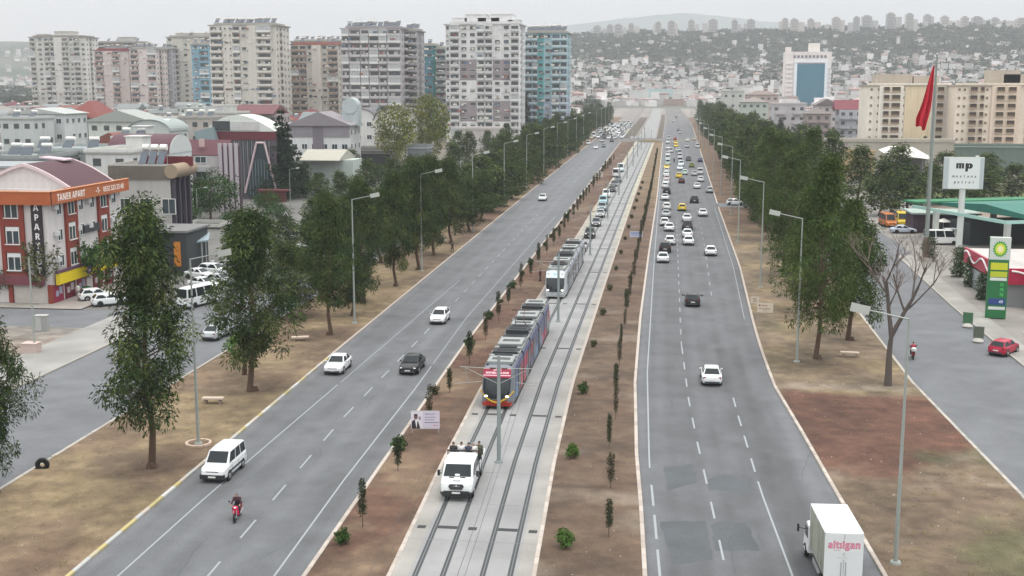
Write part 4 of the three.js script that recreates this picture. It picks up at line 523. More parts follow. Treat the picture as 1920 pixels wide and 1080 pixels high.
// ------------------------------------------------------------------ white delivery truck with a box body
{ const t = thing('box_truck', 'white box truck with red lettering on its rear doors, by the kerb', 'truck', V(9.62, 0.02, -62.9), Math.PI + 0.05), w = 0.97, Y0 = 0.98, Y1 = 3.42, wht = paint(0xd5d9da), dirty = new THREE.MeshStandardMaterial({ color: 0xb3b8b0, roughness: 0.7, map: dataTex(256, (u, v) => { const k = 225 - 60 * Math.pow(fbm(u * 14, v * 2, 3, 4), 2) - 40 * (1 - v) * fbm(u * 9, v * 9, 7); return [k, k, k * 0.97]; }) });
  const pane = (g) => g; part(t, 'cargo_box', [bx(2 * w - 0.06, Y1 - Y0 - 0.06, 4.3, 0, (Y0 + Y1) / 2, -0.75)], M(0xcfd3d2, 0.6)); part(t, 'side_panel', bx(0.03, Y1 - Y0 - 0.12, 4.16, w - 0.02, (Y0 + Y1) / 2, -0.75), dirty); part(t, 'side_panel', bx(0.03, Y1 - Y0 - 0.12, 4.16, -w + 0.02, (Y0 + Y1) / 2, -0.75), dirty); part(t, 'roof_panel', bx(2 * w - 0.12, 0.03, 4.2, 0, Y1 - 0.02, -0.75), M(0xd0d6d9, 0.5));
  part(t, 'edge_trim', [...[-1, 1].flatMap((s) => [bx(0.07, 0.07, 4.34, s * (w - 0.03), Y1 - 0.03, -0.75), bx(0.07, Y1 - Y0, 0.07, s * (w - 0.03), (Y0 + Y1) / 2, -2.9), bx(0.07, Y1 - Y0, 0.07, s * (w - 0.03), (Y0 + Y1) / 2, 1.4)]), bx(2 * w, 0.07, 0.07, 0, Y1 - 0.03, -2.9), bx(2 * w, 0.07, 0.07, 0, Y1 - 0.03, 1.4)], M(0xd9dddd, 0.4));
  for (const s of [-1, 1]) { const d = part(t, 'rear_door', bx(w - 0.07, Y1 - Y0 - 0.12, 0.03, s * (w / 2 - 0.01), (Y0 + Y1) / 2, -2.925), wht); part(d, 'lock_bar', bar(V(s * 0.12, Y0 + 0.1, -2.96), V(s * 0.12, Y0 + 0.9, -2.96), 0.018), STEEL); }
  part(t, 'lettering', face(1.74, 0.70, 0, 2.72, -2.945, Math.PI), signMat(512, 205, (x, W, H) => { x.fillStyle = '#d6dada'; x.fillRect(0, 0, W, H); x.strokeStyle = '#93163f'; x.fillStyle = '#93163f'; x.font = 'bold 150px sans-serif'; x.textAlign = 'center'; x.lineWidth = 9; x.strokeText('altılgan', W / 2, 134, W - 24); x.fillStyle = '#d98aa2'; x.fillText('altılgan', W / 2, 134, W - 24); x.fillStyle = '#93163f'; x.font = '26px sans-serif'; x.fillText('şarküteri', 150, 172); }));
  part(t, 'small_print', face(0.8, 0.2, 0.06, 2.1, -2.945, Math.PI), signMat(256, 64, (x, W, H) => { x.fillStyle = '#d2d6d5'; x.fillRect(0, 0, W, H); x.fillStyle = '#9fa8a8'; x.font = '34px sans-serif'; x.textAlign = 'center'; x.fillText('0242 345', W / 2, 42); }));
  part(t, 'chassis', [bx(0.9, 0.2, 6.0, 0, 0.72, -0.1), bx(2 * w - 0.1, 0.14, 0.14, 0, 0.52, -2.9)], PLASTIC); const cabG = rings([cabRing(1.0, 0.55, 1.0, 2.12, 1.5), cabRing(1.0, 0.55, 0.98, 2.16, 2.2), cabRing(1.0, 0.55, 0.95, 2.05, 2.55), cabRing(1.0, 0.55, 0.96, 1.15, 3.05), cabRing(0.96, 0.55, 0.95, 0.9, 3.12)]); part(t, 'cab', cabG, wht); part(t, 'windscreen', quad([-0.82, 1.22, 3.05], [0.82, 1.22, 3.05], [0.78, 1.98, 2.63], [-0.78, 1.98, 2.63]), GLASS); for (const s of [-1, 1]) part(t, 'side_window', bx(0.02, 0.6, 0.8, s * 1.005, 1.6, 2.15), GLASS);
  for (const s of [-1, 1]) part(t, 'wing_mirror', [bar(V(s * 1.0, 1.5, 2.7), V(s * 1.32, 1.55, 2.78), 0.025), bx(0.10, 0.42, 0.18, s * 1.36, 1.55, 2.78)], PLASTIC); for (const s of [-1, 1]) part(t, 'side_guard', bx(0.04, 0.3, 2.1, s * (w - 0.05), 0.62, -0.6), STEEL);
  for (const s of [-1, 1]) for (const z of [2.4, -1.9]) { const q = part(t, 'wheel', wheelGeo, RUBBER); q.scale.set(1.3, 1.25, 1.25); q.position.set(s * 0.93, 0.4, z); if (s < 0) q.rotation.y = Math.PI; part(q, 'rim', rimGeo, RIM); } for (const s of [-1, 1]) part(t, 'tail_light', bx(0.3, 0.1, 0.05, s * 0.85, 0.62, -2.99), TAIL); part(t, 'number_plate', bx(0.5, 0.11, 0.02, 0, 0.62, -2.985), PLATE); }

const PICKUP = gp(852, 941, 0.14).add(V(0, 0, -3.45));
// ------------------------------------------------------------------ pickup truck leading the trams
{ const t = thing('pickup_truck', 'white crew-cab pickup truck with people in its bed, leading the trams', 'truck', PICKUP, 0.03), w = 1.03, wht = paint(0xd3d7d9), ring = (W, yb, yt, z, y0 = 0.42) => [[-W * 0.9, y0, z], [W * 0.9, y0, z], [W, y0 + 0.2, z], [W, yb, z], [W * 0.93, yt - 0.1, z], [W * 0.8, yt, z], [-W * 0.8, yt, z], [-W * 0.93, yt - 0.1, z], [-W, yb, z], [-W, y0 + 0.2, z]];
  part(t, 'cab', rings([ring(w, 1.4, 2.14, -0.1), ring(w, 1.42, 2.2, 0.5), ring(w, 1.42, 2.22, 1.5), ring(w, 1.42, 2.15, 1.9), ring(w, 1.32, 2.05, 2.1), ring(w, 1.22, 1.42, 2.78), ring(w * 0.99, 1.1, 1.3, 3.02), ring(w * 0.95, 0.95, 1.16, 3.3), ring(w * 0.88, 0.8, 0.98, 3.4, 0.5)], true, 0.55), wht);
  part(t, 'windscreen', quad([-0.88, 1.47, 2.79], [0.88, 1.47, 2.79], [0.80, 2.06, 2.15], [-0.80, 2.06, 2.15]), GLASS); part(t, 'windscreen_paper', quad([-0.15, 1.5, 2.79], [0.15, 1.5, 2.79], [0.15, 1.6, 2.715], [-0.15, 1.6, 2.715]), M(0xd8dcdc, 0.8));
  for (const s of [-1, 1]) for (const [a, b] of [[1.2, 2.15], [0.05, 1.05]]) { const X0 = s * (w + 0.008), X1 = s * (w * 0.945 + 0.012), q = [[X0, 1.45, a], [X0, 1.45, b + (a > 1 ? 0.35 : 0)], [X1, 2.02, b - (a > 1 ? 0.15 : 0)], [X1, 2.02, a]]; part(t, 'side_window', s < 0 ? quad(q[0], q[1], q[2], q[3]) : quad(q[1], q[0], q[3], q[2]), GLASS); }
  part(t, 'grille', [prism([[-0.5, 0], [-0.36, -0.2], [0.36, -0.2], [0.5, 0], [0.4, 0.14], [-0.4, 0.14]], 0.1).rotateX(-0.28).translate(0, 0.98, 3.37)], PLASTIC); part(t, 'grille_bar', [bx(0.5, 0.03, 0.03, 0, 1.0, 3.43), ball(0.07, 0, 1.02, 3.43, 1.3, 0.6, 0.3)], CHROME); part(t, 'bumper', [rings([ring(w * 1.0, 0.56, 0.72, 2.9, 0.34), ring(w * 1.0, 0.56, 0.74, 3.3, 0.34), ring(w * 0.9, 0.5, 0.68, 3.47, 0.36)], true, 0.6)], PLASTIC); part(t, 'number_plate', bx(0.52, 0.11, 0.02, 0, 0.60, 3.485), PLATE);
  part(t, 'bonnet_vent', [-1, 1].map((s) => bx(0.32, 0.02, 0.08, s * 0.36, 1.405, 2.84, 0, 0.3)), PLASTIC); part(t, 'bonnet_badge', bx(0.5, 0.012, 0.12, 0, 1.305, 3.1, 0, 0.45), M(0x9aa3ad, 0.4)); for (const s of [-1, 1]) { part(t, 'headlight', ball(0.19, s * 0.78, 1.04, 3.22, 1.1, 0.75, 0.7), HEAD); const m = part(t, 'wing_mirror', [bar(V(s * w, 1.5, 2.4), V(s * 1.2, 1.55, 2.42), 0.03), bx(0.16, 0.36, 0.12, s * 1.24, 1.55, 2.42)], PLASTIC); }
  part(t, 'bed_floor', bx(2.16, 0.12, 3.0, 0, 0.86, -1.75), M(0x6b6e70, 0.8)); for (const s of [-1, 1]) part(t, 'bed_side', bx(0.05, 0.42, 3.0, s * 1.06, 1.24, -1.75), wht); part(t, 'tailgate', bx(2.16, 0.42, 0.05, 0, 1.24, -3.25), wht); part(t, 'headboard', [bx(2.16, 0.08, 0.06, 0, 2.22, -0.22), ...[-1, -0.33, 0.33, 1].map((s) => bx(0.06, 1.3, 0.06, s * 1.03, 1.6, -0.22))], PLASTIC); part(t, 'chassis', [bx(0.9, 0.2, 6.2, 0, 0.7, -0.2)], PLASTIC);
  for (const s of [-1, 1]) for (const z of [2.35, -1.9]) { const q = part(t, 'wheel', wheelGeo, RUBBER); q.scale.set(1.1, 1.12, 1.12); q.position.set(s * 0.92, 0.36, z); if (s < 0) q.rotation.y = Math.PI; part(q, 'rim', rimGeo, RIM); } for (const s of [-1, 1]) part(t, 'tail_light', bx(0.12, 0.2, 0.04, s * 0.95, 0.9, -3.29), TAIL); }
// ------------------------------------------------------------------ trams
function tramRing(w, y0, yt, z, k = 1) { return [[-w * 0.97, y0, z], [w * 0.97, y0, z], [w, y0 + 0.25, z], [w, lerp(y0, yt, 0.62), z], [w * 0.97 * k, yt - 0.28, z], [w * 0.86 * k, yt - 0.05, z], [w * 0.5 * k, yt, z], [-w * 0.5 * k, yt, z], [-w * 0.86 * k, yt - 0.05, z], [-w * 0.97 * k, yt - 0.28, z], [-w, lerp(y0, yt, 0.62), z], [-w, y0 + 0.25, z]]; }
function makeTram(name, label, front, rear, livery) {
  const d = rear.clone().sub(front), t = thing(name, label, 'tram', front, Math.atan2(-d.x, -d.z)), w = 1.32, RY = 3.3; // nose at the origin, tail towards -z
  const body = paint(livery.body), band = paint(livery.band), BELLOW = M(0x2b2d30, 0.9), SEAM = M(0x33373a, 0.8), ROOF = M(0xa9adae, 0.7), UNIT = M(0x8a8f8f, 0.7), UNITD = M(0x2c3034, 0.8);
  const nose = [tramRing(w, 0.3, RY, -7.2), tramRing(w, 0.3, RY, -1.9), tramRing(w * 0.99, 0.3, RY - 0.02, -1.35, 0.97), tramRing(w * 0.96, 0.32, RY - 0.35, -0.75, 0.9), tramRing(w * 0.92, 0.34, 2.35, -0.36, 0.9), tramRing(w * 0.86, 0.38, 1.5, -0.1, 0.92), tramRing(w * 0.78, 0.42, 1.05, 0)];
  part(t, 'front_section', rings(nose, true, 0.5), body); const tail = nose.map((r) => r.map(([x, y, z]) => [-x, y, -33 - z])).reverse().map((r) => r); part(t, 'rear_section', rings(nose.map((r) => r.map(([x, y, z]) => [x, y, z])), true, 0.5).rotateY(Math.PI).translate(0, 0, -33), body);
  for (const [a, b] of [[-7.9, -12.7], [-13.4, -19.6], [-20.3, -25.1]]) part(t, 'passenger_section', rings([tramRing(w, 0.3, RY, b), tramRing(w, 0.3, RY, a)], true, 0.5), body);
  for (const z of [-7.55, -13.05, -19.95, -25.45]) part(t, 'gangway', [0, 1, 2, 3, 4].map((i) => bx(2.36 + (i % 2) * 0.12, 2.75, 0.13, 0, 1.78, z - 0.28 + i * 0.14)), BELLOW);
  // windscreen wraps the nose
  { const P = []; const lv = [[0.93, 0.9, -0.0, 0.74], [0.93, 1.2, -0.035, 0.77], [0.90, 1.55, -0.095, 0.84], [0.89, 2.3, -0.345, 0.86], [0.87, 2.72, -0.60, 0.86]]; const rows = lv.map(([f, y, z, e]) => [-1, -0.8, -0.4, 0, 0.4, 0.8, 1].map((u) => [u * w * e, y, z + 0.10 - 0.16 * u * u * u * u])); part(t, 'windscreen', rings(rows, false, 0.9, false), new THREE.MeshStandardMaterial({ color: 0x20272c, roughness: 0.1, side: THREE.DoubleSide })); }
  part(t, 'nose_skirt', rings([tramRing(w * 0.945, 0.26, 0.80, -0.55), tramRing(w * 0.9, 0.26, 0.78, -0.08), tramRing(w * 0.78, 0.30, 0.72, 0.06)], true, 0.5), paint(livery.skirt)); for (const s of [-1, 1]) part(t, 'headlight', ball(0.12, s * 0.86, 1.08, 0.02, 1.3, 0.8, 0.5, 10), LIT);
  if (livery.garland) { const pts = [], N = 22; for (let i = 0; i <= N; i++) { const u = i / N * 2 - 1; pts.push(V(u * 1.3, 0.62 + 0.75 * Math.pow(Math.abs(u), 1.7), 0.20 - 0.62 * Math.pow(Math.abs(u), 3))); } part(t, 'garland', [new THREE.TubeGeometry(new THREE.CatmullRomCurve3(pts), 40, 0.055, 6), ...pts.filter((_, i) => i % 2 === 0).map((p) => ball(0.10, p.x, p.y, p.z, 1, 1, 0.8, 6))], M(0xb79a2c, 0.85)); }
  part(t, 'front_banner', face(2.25, 0.82, 0, 2.92, -0.50, 0, -0.5), signMat(512, 188, livery.banner));
  // doors, windows and coloured side panels
  const sec = [[-1.9, -7.2], [-7.9, -12.7], [-13.4, -19.6], [-20.3, -25.1], [-25.8, -31.1]];
  for (const s of [-1, 1]) { const X = s * (w + 0.012); sec.forEach(([a, b], i) => {
    const n = i === 0 || i === 4 ? 3 : i === 2 ? 4 : 3, L = (a - b) / n; for (let k = 0; k < n; k++) { const z = a - L * (k + 0.5), door = (i === 0 && k === 1) || (i === 4 && k === 1) || (i === 2 && (k === 1)) || (i === 1 && k === 2) || (i === 3 && k === 0); const col = livery.panels[(i * 2 + k) % livery.panels.length];
      part(t, 'side_panel', bx(0.02, 0.98, L - 0.06, X, 0.86, z), paint(col)); if (door) { const dr = part(t, 'door', bx(0.03, 2.2, L - 0.16, X + s * 0.012, 1.52, z), M(0x3c4046, 0.4)); part(dr, 'door_window', [-1, 1].map((q) => bx(0.02, 1.6, (L - 0.4) / 2, X + s * 0.03, 1.68, z + q * L * 0.23)), DARKGLASS); } else part(t, 'side_window', bx(0.025, 1.12, L - 0.12, X, 1.98, z), livery.film ? M(livery.film[(i + k) % livery.film.length], 0.4) : DARKGLASS); }
    part(t, 'upper_band', rings([[[s * (w * 0.975), 2.72, b], [s * (w * 0.99 + 0.02), 2.72, b], [s * (w * 0.955 + 0.02), 3.05, b], [s * (w * 0.93), 3.05, b]], [[s * (w * 0.975), 2.72, a], [s * (w * 0.99 + 0.02), 2.72, a], [s * (w * 0.955 + 0.02), 3.05, a], [s * (w * 0.93), 3.05, a]]], true, 0.4), band); }); }
  part(t, 'skirting', [-1, 1].map((s) => bx(0.03, 0.3, 29, s * (w - 0.01), 0.2, -16.5)), PLASTIC);
  // roof equipment
  for (const [z, L, dark, h] of [[-3.0, 2.2, 0, 0.22], [-4.7, 0.5, 1, 0.2], [-6.0, 1.5, 1, 0.3], [-7.8, 0.4, 1, 0.2], [-11.0, 0.4, 1, 0.2], [-16.4, 0.8, 1, 0.3], [-20.3, 0.8, 1, 0.3], [-28.7, 0.5, 1, 0.2], [-9.7, 2.9, 0, 0.34], [-12.0, 1.0, 1, 0.3], [-14.6, 1.6, 1, 0.42], [-18.4, 1.8, 0, 0.26], [-22.6, 3.0, 0, 0.34], [-24.6, 0.9, 1, 0.3], [-27.4, 1.7, 1, 0.32], [-30.0, 2.4, 0, 0.22]]) { const u = part(t, 'roof_unit', bx(2.1, h, L, 0, RY + h / 2, z), dark ? UNITD : UNIT); part(u, 'vent_grille', [0, 1, 2].map((i) => bx(1.5, 0.03, 0.09, 0, RY + h + 0.012, z - 0.3 + i * 0.3)), SEAM); if (dark) part(u, 'end_box', [-1, 1].map((s) => bx(0.4, 0.26, 0.4, s * 0.98, RY + 0.13, z + 0.4)), UNIT); }
  const pan = part(t, 'pantograph', [bar(V(-0.5, RY + 0.3, -16.9), V(-0.4, RY + 0.9, -15.6), 0.035), bar(V(0.5, RY + 0.3, -16.9), V(0.4, RY + 0.9, -15.6), 0.035), bar(V(-0.4, RY + 0.9, -15.6), V(-0.3, RY + 1.7, -16.9), 0.03), bar(V(0.4, RY + 0.9, -15.6), V(0.3, RY + 1.7, -16.9), 0.03), bar(V(-0.85, RY + 1.72, -16.8), V(0.85, RY + 1.72, -16.8), 0.03), bar(V(-0.85, RY + 1.72, -17.05), V(0.85, RY + 1.72, -17.05), 0.03)], M(0x4a2f2c, 0.6)); part(pan, 'insulated_base', bx(1.6, 0.2, 1.6, 0, RY + 0.12, -16.6), UNITD);
  part(t, 'roof_walkway', [-1, 1].map((s) => bx(0.16, 0.05, 30, s * 0.98, RY + 0.03, -16.5)), UNITD); part(t, 'roof_rail', [-1, 1].map((s) => bx(0.05, 0.12, 26, s * 1.12, RY + 0.02, -16.5)), ROOF); return t;
}
{ const z1 = -93.3, z2 = -125.4; makeTram('tram', 'red-nosed tram with a yellow garland, blue and pink wrapped sides, nearer of the two', V(trackL(z1), 0.14, z1), V(trackL(z2), 0.14, z2), { body: 0x6d737c, band: 0x343f74, skirt: 0x9c3020, garland: 1, panels: [0x5a7ba0, 0xa83355, 0xa82c46, 0x557273, 0x625a78, 0x6c6478, 0x55688f], film: [0x4c5f7d, 0xa03a55, 0x8d3349, 0x4f6a6c, 0x5b5570], banner: (x, W, H) => { x.fillStyle = '#8f1238'; x.fillRect(0, 0, W, H); x.fillStyle = '#e9c9d4'; x.fillRect(0, 4, W, 16); x.fillRect(0, 138, W, 14); x.fillStyle = '#f2e6ea'; x.textAlign = 'center'; x.font = 'bold 34px sans-serif'; x.fillText('ANTALYA', W / 2, 54); x.font = 'bold 58px sans-serif'; x.fillText('HAYIRLI OLSUN', W / 2, 116, W - 50); } }); }
{ const z1 = -144.6, z2 = -177.6; makeTram('tram', 'pale grey tram with a white brow, following behind the red-nosed one', V(trackL(z1), 0.14, z1), V(trackL(z2), 0.14, z2), { body: 0xaeb3ba, band: 0x8e94a8, skirt: 0xa4a9ab, panels: [0x8d95a0, 0x9aa0ab, 0x858c9c, 0xa2a7ac], banner: (x, W, H) => { x.fillStyle = '#c9d3d6'; x.fillRect(0, 0, W, H); x.fillStyle = '#b5717c'; x.beginPath(); x.arc(62, 70, 22, 0, 7); x.arc(W - 62, 70, 22, 0, 7); x.fill(); x.fillStyle = '#9fc4cf'; x.fillRect(W / 2 - 60, 50, 120, 60); } }); }
// ------------------------------------------------------------------ people: one smooth body each, meshed from tapered limbs
const SKIN = [0.42, 0.27, 0.19];
function figure(J, wear) { // J: joints in metres; wear: colours for top, legs, shoes, hair
  const B = [], cap = (a, b, ra, rb, c) => B.push([J[a] ?? a, J[b] ?? b, ra, rb, c]); const top = wear.top, leg = wear.legs, shoe = wear.shoes ?? [0.03, 0.03, 0.03];
  cap('pelvis', 'chest', 0.15, 0.165, top); cap('chest', 'neck', 0.15, 0.065, top); cap('neck', 'head', 0.058, 0.06, SKIN); for (const s of ['L', 'R']) { cap('chest', 'sh' + s, 0.10, 0.075, top); cap('sh' + s, 'el' + s, 0.066, 0.05, top); cap('el' + s, 'wr' + s, 0.046, 0.034, wear.sleeves ? top : SKIN); cap('pelvis', 'hip' + s, 0.135, 0.105, leg); cap('hip' + s, 'kn' + s, 0.098, 0.068, leg); cap('kn' + s, 'an' + s, 0.064, 0.046, leg); cap('an' + s, 'to' + s, 0.05, 0.04, shoe); }
  const lo = V(9, 9, 9), hi = V(-9, -9, -9); for (const k in J) { lo.min(J[k]); hi.max(J[k]); } const c = lo.clone().add(hi).multiplyScalar(0.5), half = Math.max(hi.x - lo.x, hi.y - lo.y, hi.z - lo.z) / 2 + 0.22, N = 64, mc = new MarchingCubes(N, new THREE.MeshStandardMaterial(), false, false, 60000); mc.isolation = 0;
  const segs = B.map(([a, b, ra, rb, col]) => ({ a, d: b.clone().sub(a), l2: Math.max(1e-6, b.distanceToSquared(a)), ra, rb, col })), sd = (s, x, y, z) => { const px = x - s.a.x, py = y - s.a.y, pz = z - s.a.z, t = clamp((px * s.d.x + py * s.d.y + pz * s.d.z) / s.l2); return Math.hypot(px - s.d.x * t, py - s.d.y * t, pz - s.d.z * t) - lerp(s.ra, s.rb, t); };
  const H = J.head, head = (x, y, z) => (Math.hypot((x - H.x) / 0.078, (y - H.y) / 0.115, (z - H.z) / 0.095) - 1) * 0.085, hN = N / 2;
  for (let k = 0; k < N; k++) for (let j = 0; j < N; j++) for (let i = 0; i < N; i++) { const x = c.x + (i - hN) / hN * half, y = c.y + (j - hN) / hN * half, z = c.z + (k - hN) / hN * half; let e = 0; for (const s of segs) e += Math.exp(-sd(s, x, y, z) * 42); e += Math.exp(-head(x, y, z) * 42); mc.field[i + j * N + k * N * N] = Math.log(e + 1e-12) / 42; }
  mc.update(); const n = mc.count, pos = new Float32Array(n * 3), nor = new Float32Array(mc.normalArray.slice(0, n * 3)), col = new Float32Array(n * 3);
  for (let i = 0; i < n; i++) { const x = c.x + mc.positionArray[i * 3] * half, y = c.y + mc.positionArray[i * 3 + 1] * half, z = c.z + mc.positionArray[i * 3 + 2] * half; pos.set([x, y, z], i * 3); let best = head(x, y, z) + 0.005, cc = SKIN; for (const s of segs) { const q = sd(s, x, y, z); if (q < best) { best = q; cc = s.col; } } col.set(cc, i * 3); }
  const g = new THREE.BufferGeometry(); g.setAttribute('position', new THREE.BufferAttribute(pos, 3)); g.setAttribute('normal', new THREE.BufferAttribute(nor, 3)); g.setAttribute('color', new THREE.BufferAttribute(col, 3));
  const paintIt = (q, cc) => tint(q, () => cc), extra = []; // hands with five fingers, a face, ears
  for (const s of ['L', 'R']) { const w = J['wr' + s], e = J['el' + s], d = w.clone().sub(e).normalize(), side = V(0, 1, 0).cross(d); if (side.lengthSq() < 0.01) side.set(0, 0, 1); side.normalize(); const pn = d.clone().cross(side), palm = w.clone().addScaledVector(d, 0.05); extra.push(paintIt(bar(w, w.clone().addScaledVector(d, 0.09), 0.03, 0.036, 7), SKIN)); for (let f = 0; f < 4; f++) { const a = w.clone().addScaledVector(d, 0.085).addScaledVector(side, (f - 1.5) * 0.019), L = [0.065, 0.075, 0.07, 0.055][f], m = a.clone().addScaledVector(d, L * 0.55), q = m.clone().addScaledVector(d, L * 0.4).addScaledVector(pn, -0.025); extra.push(paintIt(bar(a, m, 0.009, 0.0085, 5), SKIN), paintIt(bar(m, q, 0.0085, 0.007, 5), SKIN)); } const th = palm.clone().addScaledVector(side, -0.032); extra.push(paintIt(bar(th, th.clone().addScaledVector(d, 0.045).addScaledVector(side, -0.03), 0.011, 0.009, 5), SKIN)); }
  const f = J.facing ?? V(0, 0, 1), rt = V(0, 1, 0).cross(f).normalize(); extra.push(paintIt(ball(0.016, H.x + f.x * 0.098, H.y - 0.015, H.z + f.z * 0.098, 0.8, 1.5, 1), SKIN)); for (const s of [-1, 1]) { const p = H.clone().addScaledVector(f, 0.086).addScaledVector(rt, s * 0.033); extra.push(paintIt(ball(0.012, p.x, p.y + 0.005, p.z, 1.2, 0.7, 0.7), [0.02, 0.015, 0.012])); const q = H.clone().addScaledVector(rt, s * 0.08); extra.push(paintIt(ball(0.022, q.x, q.y - 0.01, q.z, 0.5, 1.4, 0.8), SKIN)); } const mo = H.clone().addScaledVector(f, 0.088); extra.push(paintIt(ball(0.016, mo.x, mo.y - 0.055, mo.z, 1.4, 0.4, 0.5), [0.28, 0.12, 0.10]));
  const hair = new THREE.SphereGeometry(1, 12, 8, 0, TAU, 0, Math.PI * 0.56).rotateX(-0.35).scale(0.088, 0.12, 0.105).rotateY(Math.atan2(f.x, f.z)).translate(H.x, H.y + 0.012, H.z);
  return { body: mg(g, ...extra), hair };
}
const standing = (o = {}) => ({ pelvis: V(0, 0.95, 0), chest: V(0, 1.30, 0.01), neck: V(0, 1.48, 0), head: V(0, 1.62, 0.02), shL: V(0.17, 1.40, 0), shR: V(-0.17, 1.40, 0), elL: V(0.24, 1.14, o.arm ?? -0.02), elR: V(-0.24, 1.14, 0.02), wrL: V(0.25, o.raise ? 1.30 : 0.90, o.raise ? 0.28 : 0.10), wrR: V(-0.24, o.raise ? 1.22 : 0.90, o.raise ? 0.32 : 0.12), hipL: V(0.09, 0.90, 0), hipR: V(-0.09, 0.90, 0), knL: V(0.10, 0.50, 0.03 + (o.step ?? 0)), knR: V(-0.10, 0.50, 0.03 - (o.step ?? 0)), anL: V(0.10, 0.09, (o.step ?? 0) * 1.4), anR: V(-0.10, 0.09, -(o.step ?? 0) * 1.6), toL: V(0.11, 0.05, 0.15 + (o.step ?? 0) * 1.4), toR: V(-0.11, 0.05, 0.14 - (o.step ?? 0) * 1.6) });
const riding = () => ({ pelvis: V(0, 0.86, -0.25), chest: V(0, 1.20, -0.12), neck: V(0, 1.38, -0.06), head: V(0, 1.52, -0.02), shL: V(0.17, 1.30, -0.09), shR: V(-0.17, 1.30, -0.09), elL: V(0.27, 1.08, 0.10), elR: V(-0.27, 1.08, 0.10), wrL: V(0.27, 1.04, 0.34), wrR: V(-0.27, 1.04, 0.34), hipL: V(0.11, 0.82, -0.20), hipR: V(-0.11, 0.82, -0.20), knL: V(0.19, 0.74, 0.22), knR: V(-0.19, 0.74, 0.22), anL: V(0.17, 0.36, 0.12), anR: V(-0.17, 0.36, 0.12), toL: V(0.18, 0.31, 0.28), toR: V(-0.18, 0.31, 0.28) });
function person(J, wear, label, p, turn, group) { const f = figure(J, wear), t = thing('person', label, 'person', p, turn, group); part(t, 'body', f.body, vcol(0.85)); part(t, 'hair', f.hair, new THREE.MeshStandardMaterial({ color: new THREE.Color(...(wear.hair ?? [0.02, 0.016, 0.013])), roughness: 0.9 })); return t; }
const D = [0.02, 0.022, 0.025], WH = [0.62, 0.62, 0.62], NAVY = [0.04, 0.045, 0.08], OLV = [0.07, 0.075, 0.055];
{ const bx0 = PICKUP.x, bz = PICKUP.z, y = 0.14 + 0.925; [[-0.74, -0.62, { top: D, legs: D }, {}, 'person in black at one end of the row in the pickup bed'], [-0.22, -0.72, { top: WH, legs: D, sleeves: 1 }, { raise: 1 }, 'person in white shirt standing tallest in the pickup bed', 0.12], [0.28, -0.62, { top: NAVY, legs: D }, { raise: 1 }, 'person in dark clothes behind the cab roof, between two in white', -0.12], [0.6, -0.7, { top: [0.6, 0.58, 0.56], legs: D, hair: [0.3, 0.28, 0.26] }, {}, 'person with pale cap and white top in the pickup bed'], [0.92, -1.0, { top: OLV, legs: [0.05, 0.05, 0.045], sleeves: 1 }, { arm: 0.1 }, 'person in dark olive jacket at the open side of the pickup bed']].forEach(([x, z, w, o, l, dy]) => person(standing(o), w, l, V(bx0 + x, y + (dy ?? 0) * 0, bz + z), 0)); }
person(standing({ step: 0.16 }), { top: [0.55, 0.58, 0.62], legs: D }, 'person in white top standing at the back of the car park', gp(399, 507), 0.4); person(standing({}), { top: [0.2, 0.22, 0.2], legs: D }, 'person in dark clothes beside the lamp post at the car park', gp(375, 505), -0.6); person(standing({}), { top: D, legs: D }, 'person in black furthest along in the car park group', gp(384, 503), 0.9); person(standing({ step: 0.12 }), { top: [0.6, 0.6, 0.58], legs: [0.3, 0.3, 0.3] }, 'person in pale clothes by the shop beside the green crates', gp(147, 558), 0.2);
person(standing({ step: 0.18 }), { top: [0.05, 0.035, 0.03], legs: D }, 'person in dark clothes walking on the straw verge near the kerb', gp(848, 474), 0.6); person(standing({ step: 0.1 }), { top: [0.08, 0.03, 0.03], legs: D }, 'person walking on the red soil beside the second tram', V(-15.6, 0.11, -158), 2.2);

